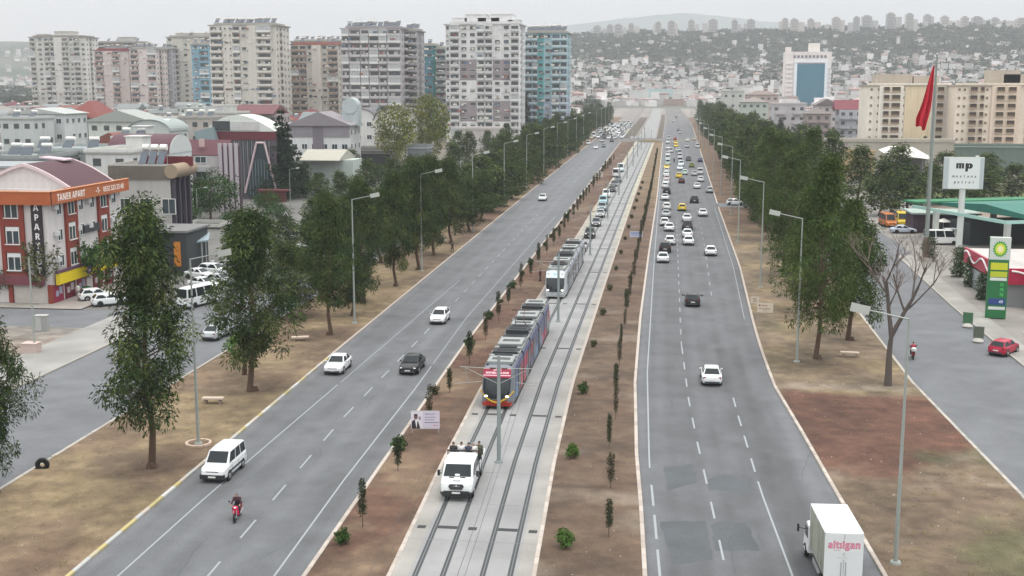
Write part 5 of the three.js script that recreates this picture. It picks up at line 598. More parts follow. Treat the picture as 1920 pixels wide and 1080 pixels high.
// ------------------------------------------------------------------ motorcycles
function motorbike(label, p, turn, main, opt = {}) {
  const t = thing('motorcycle', label, 'motorcycle', p, turn), m = paint(main), WH2 = paint(0xd8dcdc);
  for (const z of [0.66, -0.62]) { const w = part(t, 'wheel', new THREE.TorusGeometry(0.25, 0.062, 8, 22).rotateY(Math.PI / 2).translate(0, 0.31, z), RUBBER); part(w, 'rim', [cy(0.06, 0.06, 0.12, 0, 0.31, z, 10, 0, Math.PI / 2), ...[0, 1, 2, 3].map((i) => bx(0.03, 0.44, 0.02, 0, 0.31, z, 0, i * Math.PI / 4))], RIM); }
  part(t, 'body', [rings([tramRing(0.13, 0.5, 0.75, -0.85), tramRing(0.16, 0.45, 0.84, -0.5), tramRing(0.14, 0.36, 0.7, -0.05), tramRing(0.11, 0.34, 0.52, 0.2)], true, 0.7), bx(0.34, 0.06, 0.34, 0, 0.32, 0.1)], m); part(t, 'seat', rings([tramRing(0.11, 0.78, 0.86, -0.72), tramRing(0.14, 0.76, 0.86, -0.2), tramRing(0.1, 0.74, 0.80, 0.02)], true, 0.7), PLASTIC);
  part(t, 'front_fairing', [rings([tramRing(0.20, 0.36, 0.62, 0.32), tramRing(0.19, 0.42, 0.98, 0.42), tramRing(0.12, 0.5, 0.94, 0.52)], true, 0.7)], opt.fair ?? m); part(t, 'front_mudguard', new THREE.TorusGeometry(0.32, 0.05, 5, 10, Math.PI * 0.7).rotateY(Math.PI / 2).rotateX(-0.2).translate(0, 0.31, 0.66), m); part(t, 'fork', [-1, 1].map((s) => bar(V(s * 0.09, 0.31, 0.66), V(s * 0.09, 0.92, 0.42), 0.025)), STEEL); part(t, 'handlebar', [bar(V(-0.34, 1.02, 0.30), V(0, 0.98, 0.42), 0.018), bar(V(0.34, 1.02, 0.30), V(0, 0.98, 0.42), 0.018)], PLASTIC); for (const s of [-1, 1]) part(t, 'mirror', [bar(V(s * 0.26, 1.02, 0.34), V(s * 0.36, 1.22, 0.38), 0.01), ball(0.06, s * 0.37, 1.24, 0.38, 1.1, 0.8, 0.4)], PLASTIC); part(t, 'headlight', ball(0.08, 0, 0.88, 0.50, 1.2, 0.8, 0.7), opt.lit ? LIT : HEAD); part(t, 'tail_light', ball(0.05, 0, 0.72, -0.86, 1.6, 0.8, 0.6), TAIL); part(t, 'exhaust', bar(V(0.15, 0.34, 0.0), V(0.17, 0.42, -0.75), 0.045), STEEL); if (opt.box) part(t, 'top_box', rings([tramRing(0.22, 0.9, 1.2, -1.02), tramRing(0.24, 0.9, 1.24, -0.7)], true, 0.5), WH2); return t; }
{ const p = gp(435, 984).setY(0.02).add(V(0, 0, -0.95)); motorbike('red motorcycle coming down the left carriageway below the white van', p, 0.12, 0x9b1233, { fair: paint(0xc01a4a) }); person(riding(), { top: [0.05, 0.018, 0.028], legs: D, sleeves: 1, hair: [0.16, 0.12, 0.11] }, 'person in a dark jacket riding the red motorcycle on the main road', p.clone(), 0.12);
  const q = gp(1711, 672, 0.016); motorbike('red motorcycle with a white top box on the service road by the bare tree', q, Math.PI - 0.1, 0x8f1528, { box: 1 }); person(riding(), { top: [0.28, 0.03, 0.05], legs: D, sleeves: 1 }, 'person in a red jacket riding on the service road', q.clone(), Math.PI - 0.1);
  const s = gp(1098, 470, 0.14); motorbike('motorcycle with its headlight on, escorting beside the second tram', s, 0.05, 0xb9c0c4, { lit: 1 }); person(riding(), { top: [0.10, 0.12, 0.15], legs: D, sleeves: 1, hair: [0.5, 0.5, 0.5] }, 'person in grey riding the escort motorcycle beside the tram', s.clone(), 0.05);
  const e = gp(1280, 262, 0.02); motorbike('motorcycle slipping between lanes at the head of the far queue', gp(1264, 305, 0.02), Math.PI, 0x2a3350); person(riding(), { top: [0.05, 0.05, 0.12], legs: D, sleeves: 1 }, 'person riding between the lanes of the far queue', gp(1264, 305, 0.02), Math.PI); }
// ------------------------------------------------------------------ street lamps, catenary masts
{ const POLE = M(0x9ba29e, 0.55, 0.3), HEADM = M(0xb4b7b2, 0.5), LENS = M(0xe9e6d8, 0.2); let proto;
  const makeLamp = (label, p, side, group, h = 14.2) => { // side: +1 arm towards +x
    if (proto) { const r = dup(proto, p, side > 0 ? 0 : Math.PI, label); delete r.userData.group; r.scale.y = h / 14.2; return tag(r, label, 'street lamp', group); }
    const t = proto = thing('street_lamp', label, 'street lamp', p, side > 0 ? 0 : Math.PI, group); part(t, 'pole', [cy(0.125, 0.055, 13.7, 0, 6.85, 0, 10)], POLE); part(t, 'base_plate', [cy(0.32, 0.28, 0.12, 0, 0.06, 0, 10)], M(0x8f9490, 0.8)); part(t, 'arm', [bar(V(0, 13.65, 0), V(2.1, 14.1, 0), 0.05, 0.04)], POLE); const hd = part(t, 'lamp_head', rings([tramRing(0.07, -0.03, 0.04, -0.5), tramRing(0.09, -0.05, 0.05, -0.2), tramRing(0.09, -0.04, 0.05, 0.2), tramRing(0.06, -0.02, 0.04, 0.5)], true, 0.9).rotateY(Math.PI / 2).rotateZ(0.2).translate(2.55, 14.18, 0), HEADM); part(hd, 'lens', bx(0.6, 0.04, 0.14, 2.58, 14.11, 0, 0, 0, 0.2), LENS); return t; };
  const Lz = [-81.3, -127, -165, -212, -256, -300, -345, -390, -435, -480, -525], Rz = [-64.6, -113.7, -156.7, -203, -248, -294, -340, -386, -432, -478, -524]; const ord = ['first', 'second', 'third', 'fourth', 'fifth', 'sixth'];
  Lz.forEach((z, i) => makeLamp(i < 6 ? `${ord[i]} street lamp along the tree verge on the oncoming side, counting from the camera` : 'street lamp far along the tree verge on the oncoming side', V(-33.1, 0.11, z), 1, i < 6 ? null : 'far lamps on the oncoming side')); Rz.forEach((z, i) => makeLamp(i < 6 ? `${ord[i]} street lamp along the verge beside the traffic queue, counting from the camera` : 'street lamp far along the verge beside the traffic queue', V(i < 4 ? 13.3 : 14 + i * 0.15, 0.11, z), -1, i < 6 ? null : 'far lamps beside the queue'));
  for (const z of [-630, -680, -730, -780, -830]) { makeLamp('street lamp beyond the far junction', V(-33, 0.1, z), 1, 'lamps beyond the far junction'); makeLamp('street lamp beyond the far junction', V(20, 0.1, z), -1, 'lamps beyond the far junction'); }
  [[545, 395, 9, 'short street lamp over the side road by the showroom'], [371, 420, 7, 'short street lamp beside the round green tree']].forEach(([x, y, h, l]) => { const p = gp(x, y); makeLamp(l, p, 1, null, h).scale.x = 0.7; });
  const tall = thing('lamp_post', 'slim steel post rising from a block base on the dusty lot', 'post', gp(66, 662)); part(tall, 'pole', [cy(0.11, 0.07, 9.5, 0, 4.75, 0)], POLE); part(tall, 'base_block', [bx(1.5, 1.0, 1.1, -0.35, 0.5, 0), bx(1.6, 0.08, 1.2, -0.35, 1.02, 0)], M(0xb9a7a0, 0.9));
  const ring = thing('stone_ring', 'pale ring of concrete round the foot of the first lamp', 'kerb ring', V(-33.1, 0.1, -81.3)); for (let i = 0; i < 12; i++) part(ring, 'block', bx(0.44, 0.16, 0.16, Math.cos(i / 12 * TAU) * 0.85, 0.08, Math.sin(i / 12 * TAU) * 0.85, -i / 12 * TAU + Math.PI / 2), M(0xc0ab9b, 0.9));
  // catenary masts stand between the two tracks
  const MAST = M(0x8a9494, 0.6, 0.2), ARM = M(0x9da19e, 0.6, 0.3), INS = M(0x5a3a30, 0.6); let mp;
  [-79.6, -130.4, -184, -236, -288, -340, -392, -444, -496, -548].forEach((z, i) => { const p = V((SL(z) + SR(z)) / 2 + 0.05, 0.13, z), l = i < 3 ? ['overhead line mast in front of the red-nosed tram', 'overhead line mast in front of the pale grey tram', 'overhead line mast beside the dark pickup on the tramway'][i] : 'overhead line mast along the tramway'; if (mp) { const r = dup(mp, p, 0, l); delete r.userData.group; tag(r, l, 'mast', i < 3 ? null : 'overhead line masts further along the tramway'); return; }
    const t = mp = thing('overhead_line_mast', l, 'mast', p); part(t, 'pole', [cy(0.15, 0.11, 7.6, 0, 3.8, 0, 12)], MAST); part(t, 'base_plate', cy(0.3, 0.26, 0.14, 0, 0.07, 0, 10), MAST);
    for (const s of [-1, 1]) { const L = s < 0 ? 2.7 : 2.4; part(t, 'bracket_arm', [bar(V(0, 6.7, 0), V(s * L, 6.75, 0), 0.026), bar(V(0, 5.6, 0), V(s * L * 0.86, 6.7, 0), 0.022)], ARM); part(t, 'steady_arm', [bar(V(s * 1.2, 5.75, 0), V(s * (L + 0.35), 5.55, 0), 0.022), bar(V(s * L * 0.86, 6.7, 0), V(s * L * 0.8, 5.65, 0), 0.018)], ARM); part(t, 'insulator', bar(V(s * 0.2, 6.7, 0), V(s * 0.6, 6.71, 0), 0.06), INS); } });
}
// ------------------------------------------------------------------ banners, boards, benches, bins
const LEGM = M(0xa9a8a2, 0.6, 0.2);
{ const t = thing('campaign_banner', 'white banner with a portrait and lines of text, in the red-soil median', 'banner', V(-17.15, 0.1, -86.1), 0.12); part(t, 'frame', [bx(0.05, 1.75, 0.05, -1.0, 0.85, -0.03), bx(0.05, 1.75, 0.05, 1.0, 0.85, -0.03), bx(2.1, 0.04, 0.04, 0, 1.72, -0.03), bx(2.1, 0.04, 0.04, 0, 0.34, -0.03)], LEGM);
  part(t, 'printed_sheet', [face(2.16, 1.36, 0, 1.03, 0)], signMat(512, 322, (x, W, H) => { x.fillStyle = '#c9c4d4'; x.fillRect(0, 0, W, H); x.fillStyle = '#d8d4dd'; x.fillRect(0, 0, 210, H); x.fillStyle = '#2e2a33'; x.beginPath(); x.moveTo(8, H); x.lineTo(14, 190); x.lineTo(70, 150); x.lineTo(130, 200); x.lineTo(165, H); x.fill(); x.fillStyle = '#e6e3e6'; x.beginPath(); x.moveTo(70, 160); x.lineTo(112, 170); x.lineTo(100, H); x.fill(); x.fillStyle = '#6b5350'; x.beginPath(); x.ellipse(86, 105, 34, 46, 0, 0, 7); x.fill(); x.fillStyle = '#4c4244'; x.beginPath(); x.ellipse(86, 72, 35, 22, 0, 0, 7); x.fill(); x.fillStyle = '#9a8f98'; x.fillRect(135, 100, 45, 60); x.fillStyle = '#6a6880'; x.font = 'bold 40px sans-serif'; x.fillText('ANTALYA', 250, 70); x.font = 'bold 30px sans-serif'; x.fillText('BÜYÜKŞEHİR', 250, 125); x.fillText('BELEDİYESİ', 250, 172); x.fillStyle = '#3c3a50'; x.fillRect(240, 205, 262, 10); x.fillStyle = '#b5434c'; x.font = 'bold 32px sans-serif'; x.fillText('RAYLI', 392, 275); })); }
const board = (name, label, p, w, h, lift, ry, draw, legs = 1) => { const t = thing(name, label, 'sign', p, ry); part(t, 'panel', bx(w, h, 0.04, 0, lift + h / 2, -0.023), M(0xbfc0bb, 0.7)); part(t, 'printed_face', face(w - 0.06, h - 0.06, 0, lift + h / 2, 0), signMat(256, Math.round(256 * h / w), draw)); for (const s of [-1, 1]) part(t, 'leg', bx(0.05, lift + h * 0.5, 0.05, s * (w / 2 - 0.08), (lift + h * 0.5) / 2, -0.07), LEGM); return t; };
board('notice_board', 'cream notice board on two thin legs on the verge beside the second lamp', V(11.95, 0.1, -133.5), 1.75, 1.05, 1.0, -0.12, (x, W, H) => { x.fillStyle = '#cfc3b2'; x.fillRect(0, 0, W, H); x.fillStyle = '#7a3f38'; x.fillRect(20, 22, 30, 26); x.font = 'bold 30px sans-serif'; x.fillText('DİKKAT', 62, 48); x.fillStyle = '#4a423d'; x.font = 'bold 26px sans-serif'; x.fillText('YOL ÇALIŞMASI', 18, 100, W - 40); x.font = '18px sans-serif'; x.fillText('VARDIR', 90, 132); });
board('notice_board', 'small cream board just behind the bigger notice board on the verge', V(11.4, 0.1, -141), 0.95, 0.75, 0.7, -0.1, (x, W, H) => { x.fillStyle = '#c9beb0'; x.fillRect(0, 0, W, H); x.fillStyle = '#6d625a'; for (let i = 0; i < 3; i++) x.fillRect(60, 40 + i * 50, 130, 20); });
board('blue_banner', 'small white and blue banner in the brown median near the queue', V(-3.7, 0.1, -204), 2.2, 1.0, 0.4, 0.1, (x, W, H) => { x.fillStyle = '#b9bfd6'; x.fillRect(0, 0, W, H); x.fillStyle = '#6a78ae'; x.fillRect(14, 20, 220, 22); x.fillStyle = '#8a93bb'; x.fillRect(30, 58, 190, 14); x.fillRect(30, 84, 150, 10); });
board('median_banner', 'pale banner in the red-soil median, far beyond the second tram', V(-17.0, 0.1, -338), 2.6, 1.5, 0.5, 0, (x, W, H) => { x.fillStyle = '#c3bdb4'; x.fillRect(0, 0, W, H); x.fillStyle = '#7f7a74'; x.fillRect(20, 30, 210, 30); x.fillRect(20, 85, 180, 22); });
{ const stone = M(0xb7a899, 0.9), mk = (label, p, ry, s = 1) => { const t = thing('stone_bench', label, 'bench', p, ry); t.scale.setScalar(s); part(t, 'seat', bx(1.75, 0.13, 0.62, 0, 0.45, 0), stone); for (const q of [-1, 1]) part(t, 'leg', bx(0.18, 0.4, 0.5, q * 0.6, 0.2, 0), M(0x8b7c6f, 0.9)); }; mk('flat stone bench under the second tree of the left verge'.replace('of the left verge', 'of the near row'), V(-36.2, 0.1, -92.4), 0.1); mk('flat stone bench under the big green tree by the service road', V(18.6, 0.1, -116.4), -0.12); mk('pale stone bench on the straw verge, nearer of two', gp(828, 457), 0.1, 1.15); mk('pale stone bench on the straw verge, further one', gp(874, 424), 0.1, 1.2); mk('low stone bench in the shade of the dark trees by the kerb', gp(563, 640), 0.3); }
{ const t = thing('old_tyre', 'old black tyre standing half sunk at the service road kerb', 'tyre', V(-41.6, 0.36, -74.6), 0.25); part(t, 'carcass', new THREE.TorusGeometry(0.30, 0.15, 12, 28).scale(1, 1, 1.3), RUBBER); part(t, 'tread', [...Array(26)].map((_, i) => bx(0.05, 0.03, 0.36, Math.cos(i / 26 * TAU) * 0.45, Math.sin(i / 26 * TAU) * 0.45, 0, 0, 0, i / 26 * TAU + Math.PI / 2)), M(0x222224, 0.95)); part(t, 'pale_centre', new THREE.TorusGeometry(0.17, 0.03, 6, 20), M(0x77777a, 0.8)); }
{ const t = thing('warning_sign', 'triangular warning sign seen from behind, among the dark trees', 'sign', gp(537, 436), 0.1); part(t, 'post', cy(0.05, 0.05, 2.4, 0, 1.2, -0.05), STEEL); const tri = (r, d, z) => { const s = new THREE.Shape(); for (let i = 0; i < 3; i++) { const a = Math.PI / 2 + i * TAU / 3; s[i ? 'lineTo' : 'moveTo'](Math.cos(a) * r, Math.sin(a) * r); } return new THREE.ExtrudeGeometry(s, { depth: d, bevelEnabled: false }).translate(0, 2.6, z); }; part(t, 'plate', tri(1.25, 0.04, 0), M(0xb9b9b4, 0.6)); part(t, 'dark_face', tri(1.0, 0.01, 0.042), M(0x1d1f20, 0.6)); part(t, 'stripe', bx(1.1, 0.16, 0.02, 0.05, 2.2, 0.06), M(0xc9c9c4, 0.6)); }
[[1814, 612, 0x3d6a4a, 'green poster stand on the pavement below the price totem'], [1834, 640, 0x5b6152, 'grey-green poster stand nearer along the pavement']].forEach(([x, y, c, l]) => { const t = thing('poster_stand', l, 'poster stand', gp(x, y, 0.13), -0.35); part(t, 'base', [cy(0.55, 0.5, 0.16, 0, 0.08, 0, 14), cy(0.4, 0.3, 0.14, 0, 0.22, 0, 14)], M(0xb9b7b0, 0.7)); part(t, 'panel', bx(0.95, 1.15, 0.08, 0, 0.95, 0), M(c, 0.5)); part(t, 'frame', [bx(1.02, 0.05, 0.1, 0, 1.53, 0), bx(1.02, 0.05, 0.1, 0, 0.37, 0), bx(0.05, 1.2, 0.1, -0.5, 0.95, 0), bx(0.05, 1.2, 0.1, 0.5, 0.95, 0)], M(0x6f7672, 0.5)); });
{ const t = thing('green_crates', 'stack of green crates by the shop door', 'crate stack', gp(165, 556), -0.6); for (let i = 0; i < 3; i++) part(t, 'crate', [bx(1.3, 0.06, 0.8, 0, 0.1 + i * 0.4, 0), bx(1.3, 0.34, 0.05, 0, 0.26 + i * 0.4, 0.38), bx(1.3, 0.34, 0.05, 0, 0.26 + i * 0.4, -0.38), bx(0.05, 0.34, 0.8, 0.63, 0.26 + i * 0.4, 0), bx(0.05, 0.34, 0.8, -0.63, 0.26 + i * 0.4, 0)], M(0x1f6b3f, 0.6)); }
{ const t = thing('utility_cabinet', 'grey utility cabinet on the dusty lot beside the side street', 'cabinet', gp(80, 622), 0.15); part(t, 'cabinet_body', bx(1.25, 1.7, 0.6, 0, 0.9, 0), M(0x9a9b9a, 0.7)); part(t, 'door', bx(0.56, 1.5, 0.03, -0.3, 0.92, 0.315), M(0xa6a7a5, 0.6)); part(t, 'door', bx(0.56, 1.5, 0.03, 0.3, 0.92, 0.315), M(0x8f9191, 0.6)); part(t, 'cap', bx(1.35, 0.08, 0.7, 0, 1.79, 0), M(0xaeb0ae, 0.7)); }
// ------------------------------------------------------------------ flagpole, petrol sign, price totem
{ const t = thing('flagpole', 'tall grey flagpole with a dark footing beyond the bare tree', 'flagpole', V(39.8, 0.05, -184.2)); part(t, 'pole', [cy(0.36, 0.12, 30.3, 0, 15.15, 0, 14)], M(0x87908c, 0.5, 0.3)); part(t, 'finial', [ball(0.22, 0, 30.4, 0)], STEEL); part(t, 'footing', [cy(1.3, 1.1, 0.6, 0, 0.3, 0, 12)], M(0x8a857d, 0.9)); part(t, 'shaft_sleeve', cy(0.52, 0.46, 3.4, 0, 1.9, 0, 14), M(0x6f5f55, 0.8));
  // the red flag hangs limp in folds
  const rows = 26, cols = 40, pos = [], idx = []; for (let j = 0; j <= rows; j++) for (let i = 0; i <= cols; i++) { const v = j / rows, u = i / cols, wdt = (0.12 + 1.7 * Math.pow(v, 0.8)) * (1 - 0.18 * smooth(0.86, 1, v)), f = u * wdt; const x = -0.3 - 0.25 * smooth(0.1, 1, v) - f - 0.55 * v * v * smooth(0.5, 1, v), y = 28.8 - v * (9.2 - 0.7 * u * u) - 0.25 * Math.sin(u * 9) * v, z = 0.38 * Math.sin(u * 11 + v * 2.5) * (0.25 + 0.75 * v) + 0.14 * Math.sin(u * 24 + v * 5) * v; pos.push(x, y, z); } for (let j = 0; j < rows; j++) for (let i = 0; i < cols; i++) { const a = j * (cols + 1) + i; idx.push(a, a + cols + 1, a + 1, a + 1, a + cols + 1, a + cols + 2); }
  const g = new THREE.BufferGeometry(); g.setAttribute('position', new THREE.Float32BufferAttribute(pos, 3)); g.setIndex(idx); g.computeVertexNormals(); const fl = thing('red_flag', 'large red flag hanging limp from the tall flagpole', 'flag', V(39.8, 0.05, -184.2)); part(fl, 'cloth', g, new THREE.MeshStandardMaterial({ color: 0xb80d2a, roughness: 0.8, side: THREE.DoubleSide })); part(fl, 'halyard', bar(V(-0.2, 29.2, 0.1), V(-0.45, 8, 0.1), 0.03), M(0x8d9190, 0.7)); }
{ const p = V(47.6, 0.05, -197), t = thing('petrol_station_sign', 'square white petrol company sign on a thick white column', 'sign', p, -0.05); part(t, 'column', [cy(0.52, 0.48, 10, 0, 5, 0, 16)], M(0xc9cecb, 0.5)); part(t, 'collar', [cy(0.62, 0.62, 0.3, 0, 0.2, 0, 16), cy(0.6, 0.6, 0.2, 0, 9.85, 0, 16)], M(0xb5bab8, 0.5)); part(t, 'cabinet_box', bx(6.0, 5.0, 0.7, 0, 12.3, 0), M(0xc3c9c6, 0.5)); const fm = signMat(512, 512, (x, W, H) => { x.fillStyle = '#d6dddc'; x.fillRect(0, 0, W, H); x.fillStyle = '#17191b'; const r = (a, b, w, h) => { x.beginPath(); x.roundRect ? x.roundRect(a, b, w, h, 10) : x.rect(a, b, w, h); x.fill(); }; r(112, 88, 38, 92); r(158, 88, 38, 92); r(204, 88, 38, 92); r(112, 88, 120, 18); r(264, 88, 44, 140); x.beginPath(); x.ellipse(336, 134, 48, 46, 0, 0, 7); x.fill(); x.fillStyle = '#d6dddc'; x.fillRect(322, 116, 12, 38); x.fillStyle = '#2c3235'; x.textAlign = 'center'; x.font = 'bold 60px sans-serif'; 'mevlana'.split('').forEach((c, i) => x.fillText(c, 76 + i * 60, 330)); 'petrol'.split('').forEach((c, i) => x.fillText(c, 106 + i * 60, 428)); }, 0.4); part(t, 'sign_face', face(4.7, 4.8, 0.1, 12.3, 0.356), fm); for (const s of [-1, 1]) part(t, 'side_trim', bx(0.6, 4.9, 0.06, s * 2.68, 12.3, 0.34), M(0xb2bcbf, 0.4)); part(t, 'top_lamp', ball(0.2, 1.9, 14.95, 0.1, 1.5, 0.5, 1), M(0xd8d9d2, 0.4)); }
{ const t = thing('price_totem', 'green fuel price totem with a sunflower emblem on its white top', 'sign', V(37.9, 0.1, -138.6), -0.16); t.scale.set(0.84, 1, 0.9); part(t, 'body', bx(2.55, 9.1, 0.7, 0, 4.6, 0), M(0x1f6a3c, 0.5)); part(t, 'white_head', bx(2.6, 2.5, 0.74, 0.04, 7.95, 0), M(0xc3ccc6, 0.5));
  const em = part(t, 'emblem', cy(0.02, 0.02, 0.02, 0, 7.9, 0.375, 8, Math.PI / 2), M(0x1f7a3c, 0.5)); [[18, 0.98, 0.60, 0x2b8c3e], [18, 0.82, 0.5, 0x8fc238], [16, 0.62, 0.4, 0xd7d94a], [12, 0.40, 0.25, 0xe6e2b0]].forEach(([n, R, r, c], k) => { const s = new THREE.Shape(); for (let i = 0; i < n * 2; i++) { const a = i / n / 2 * TAU + k * 0.17, q = i % 2 ? r * 1.25 : R; s[i ? 'lineTo' : 'moveTo'](Math.cos(a) * q, Math.sin(a) * q); } part(em, 'petal_ring', new THREE.ShapeGeometry(s).translate(0.04, 7.9, 0.378 + k * 0.006), M(c, 0.5)); });
  [[5.95, 0.8, 0xc3c62c], [5.05, 0.62, 0xb3bd2e], [4.5, 0.34, 0xcfd3ce], [1.95, 0.72, 0x27407c], [1.2, 0.34, 0xc9cdc9]].forEach(([y, h, c]) => part(t, 'panel', bx(2.1, h, 0.03, 0.05, y, 0.362), M(c, 0.5))); const dg = new THREE.MeshStandardMaterial({ color: 0x3ecf5a, emissive: 0x2fd14e, emissiveIntensity: 0.5 }), dw = M(0xdfe3e3, 0.4); [[3.85, '71'], [3.3, '75'], [2.75, '72'], [1.95, '49']].forEach(([y, s], k) => { part(t, 'price_display', face(0.9, 0.44, 0.55, y, 0.385), signMat(96, 48, (x, W, H) => { x.fillStyle = k < 3 ? '#1d6a3a' : '#27407c'; x.fillRect(0, 0, W, H); x.fillStyle = k < 3 ? '#54e06c' : '#e6eef0'; x.font = 'bold 46px monospace'; x.textAlign = 'center'; x.fillText(s, W / 2, 40); })); }); }

for (const [side, y, l] of [[-1, 5.5, 'thin contact wire above the track used by the trams'], [-1, 6.7, 'upper carrier wire above the track used by the trams'], [1, 5.5, 'thin contact wire above the empty track'], [1, 6.7, 'upper carrier wire above the empty track']]) { const f = side < 0 ? trackL : trackR, P = []; for (let z = -28; z > -560; z -= 17.3) P.push(V(f(z), y + (y > 6 ? -0.35 * Math.pow(Math.sin((z + 79.6) / 52 * Math.PI), 2) : 0), z)); tag(solo('overhead_wire', new THREE.TubeGeometry(new THREE.CatmullRomCurve3(P), 160, 0.011, 4), M(0x4e4a48, 0.6)), l, 'overhead wire'); }
// ------------------------------------------------------------------ building kit
const plaster = dataTex(256, (u, v) => { const a = fbm(u * 4, v * 4, 301, 5, 4), s = fbm(u * 22, v * 2, 303, 3, 0), k = 240 + (a - 0.5) * 30 - 26 * Math.pow(s, 3) + (R1() - 0.5) * 8; return [k, k * 0.995, k * 0.985]; });
const wallMats = {}; const wallM = (hex) => wallMats[hex] ??= new THREE.MeshStandardMaterial({ color: hex, map: plaster, roughness: 0.9 });
const ribTex = dataTex(128, (u, v) => { const k = 205 + 36 * Math.sin(u * TAU * 8); return [k, k, k]; });
const roofMats = {}; const roofM = (hex) => roofMats[hex] ??= new THREE.MeshStandardMaterial({ color: hex, map: ribTex, roughness: 0.75, bumpMap: ribTex, bumpScale: 0.03 });
const FRAME = M(0xd4d6d4, 0.5), PANE = new THREE.MeshStandardMaterial({ color: 0x39444a, roughness: 0.12 }), PANED = new THREE.MeshStandardMaterial({ color: 0x4c4f50, roughness: 0.3 }), SLABM = M(0xa6a6a2, 0.9), TANK = M(0xd9dad6, 0.4), PANELB = new THREE.MeshStandardMaterial({ color: 0x3c4752, roughness: 0.2 }), REDTANK = M(0x9b1f34, 0.5);
const cache = {}; const G1 = (k, f) => cache[k] ??= f();
const winFrame = (w, h) => G1(`wf${w},${h}`, () => mg(bx(w, 0.09, 0.1, 0, h / 2, 0), bx(w, 0.09, 0.14, 0, -h / 2, 0.02), bx(0.09, h, 0.1, -w / 2, 0, 0), bx(0.09, h, 0.1, w / 2, 0, 0), bx(0.07, h, 0.09, 0, 0, 0)));
const winPane = (w, h) => G1(`wp${w},${h}`, () => bx(w - 0.04, h - 0.04, 0.06, 0, 0, -0.005));
function window1(parent, w, h, x, y, z, ry = 0, pane = PANE, frame = FRAME) { const f = part(parent, 'window', winFrame(w, h), frame); f.position.set(x, y, z); f.rotation.y = ry; part(f, 'pane', winPane(w, h), pane); return f; }
const heaterGeo = G1('heat', () => ({ tank: mg(cy(0.36, 0.36, 1.9, 0, 2.0, -0.3, 12, 0, Math.PI / 2), bx(0.06, 1.9, 0.06, -0.8, 0.95, -0.35), bx(0.06, 1.9, 0.06, 0.8, 0.95, -0.35)), panel: bx(2.1, 0.08, 1.9, 0, 0.95, 0.75, 0, 0.75) }));
function heater(parent, x, y, z, ry = 0, red = 0, s = 1) { const t = part(parent, 'water_tank', heaterGeo.tank, TANK); t.position.set(x, y, z); t.rotation.y = ry; t.scale.setScalar(s); part(t, 'solar_panel', heaterGeo.panel, PANELB); if (red) part(t, 'boiler', G1('boil', () => cy(0.34, 0.34, 1.1, 0, 1.05, -0.45, 12)), REDTANK); return t; }
function gableRoof(w, d, h, over = 0.5, alongX = false) { const g = prism([[-w / 2 - over, 0], [w / 2 + over, 0], [w / 2 + over, 0.14], [0, h + 0.14], [-w / 2 - over, 0.14]], d + over * 2); return alongX ? g.rotateY(Math.PI / 2) : g; }
function hipRoof(w, d, h, over = 0.5) { const a = w / 2 + over, b = d / 2 + over, r = Math.max(0, Math.abs(a - b)), X = a > b ? r : 0, Z = b > a ? r : 0; return rings([[[-a, 0, b], [a, 0, b], [a, 0, -b], [-a, 0, -b]].map((p) => p), [[-a, 0.15, b], [a, 0.15, b], [a, 0.15, -b], [-a, 0.15, -b]], [[-X, h, Z], [X, h, Z], [X, h, -Z], [-X, h, -Z]]], true, 0.3); }
function barrelRoof(w, d, h, over = 0.3, n = 14, thick = 0.18) { const p = [], q = []; const R = (w / 2 + over); for (let i = 0; i <= n; i++) { const a = Math.PI * i / n; p.push([Math.cos(a) * R, Math.sin(a) * h]); } for (let i = n; i >= 0; i--) { const a = Math.PI * i / n; q.push([Math.cos(a) * (R - thick), Math.sin(a) * (h - thick)]); } return prism([...p, ...q], d + over * 2); }
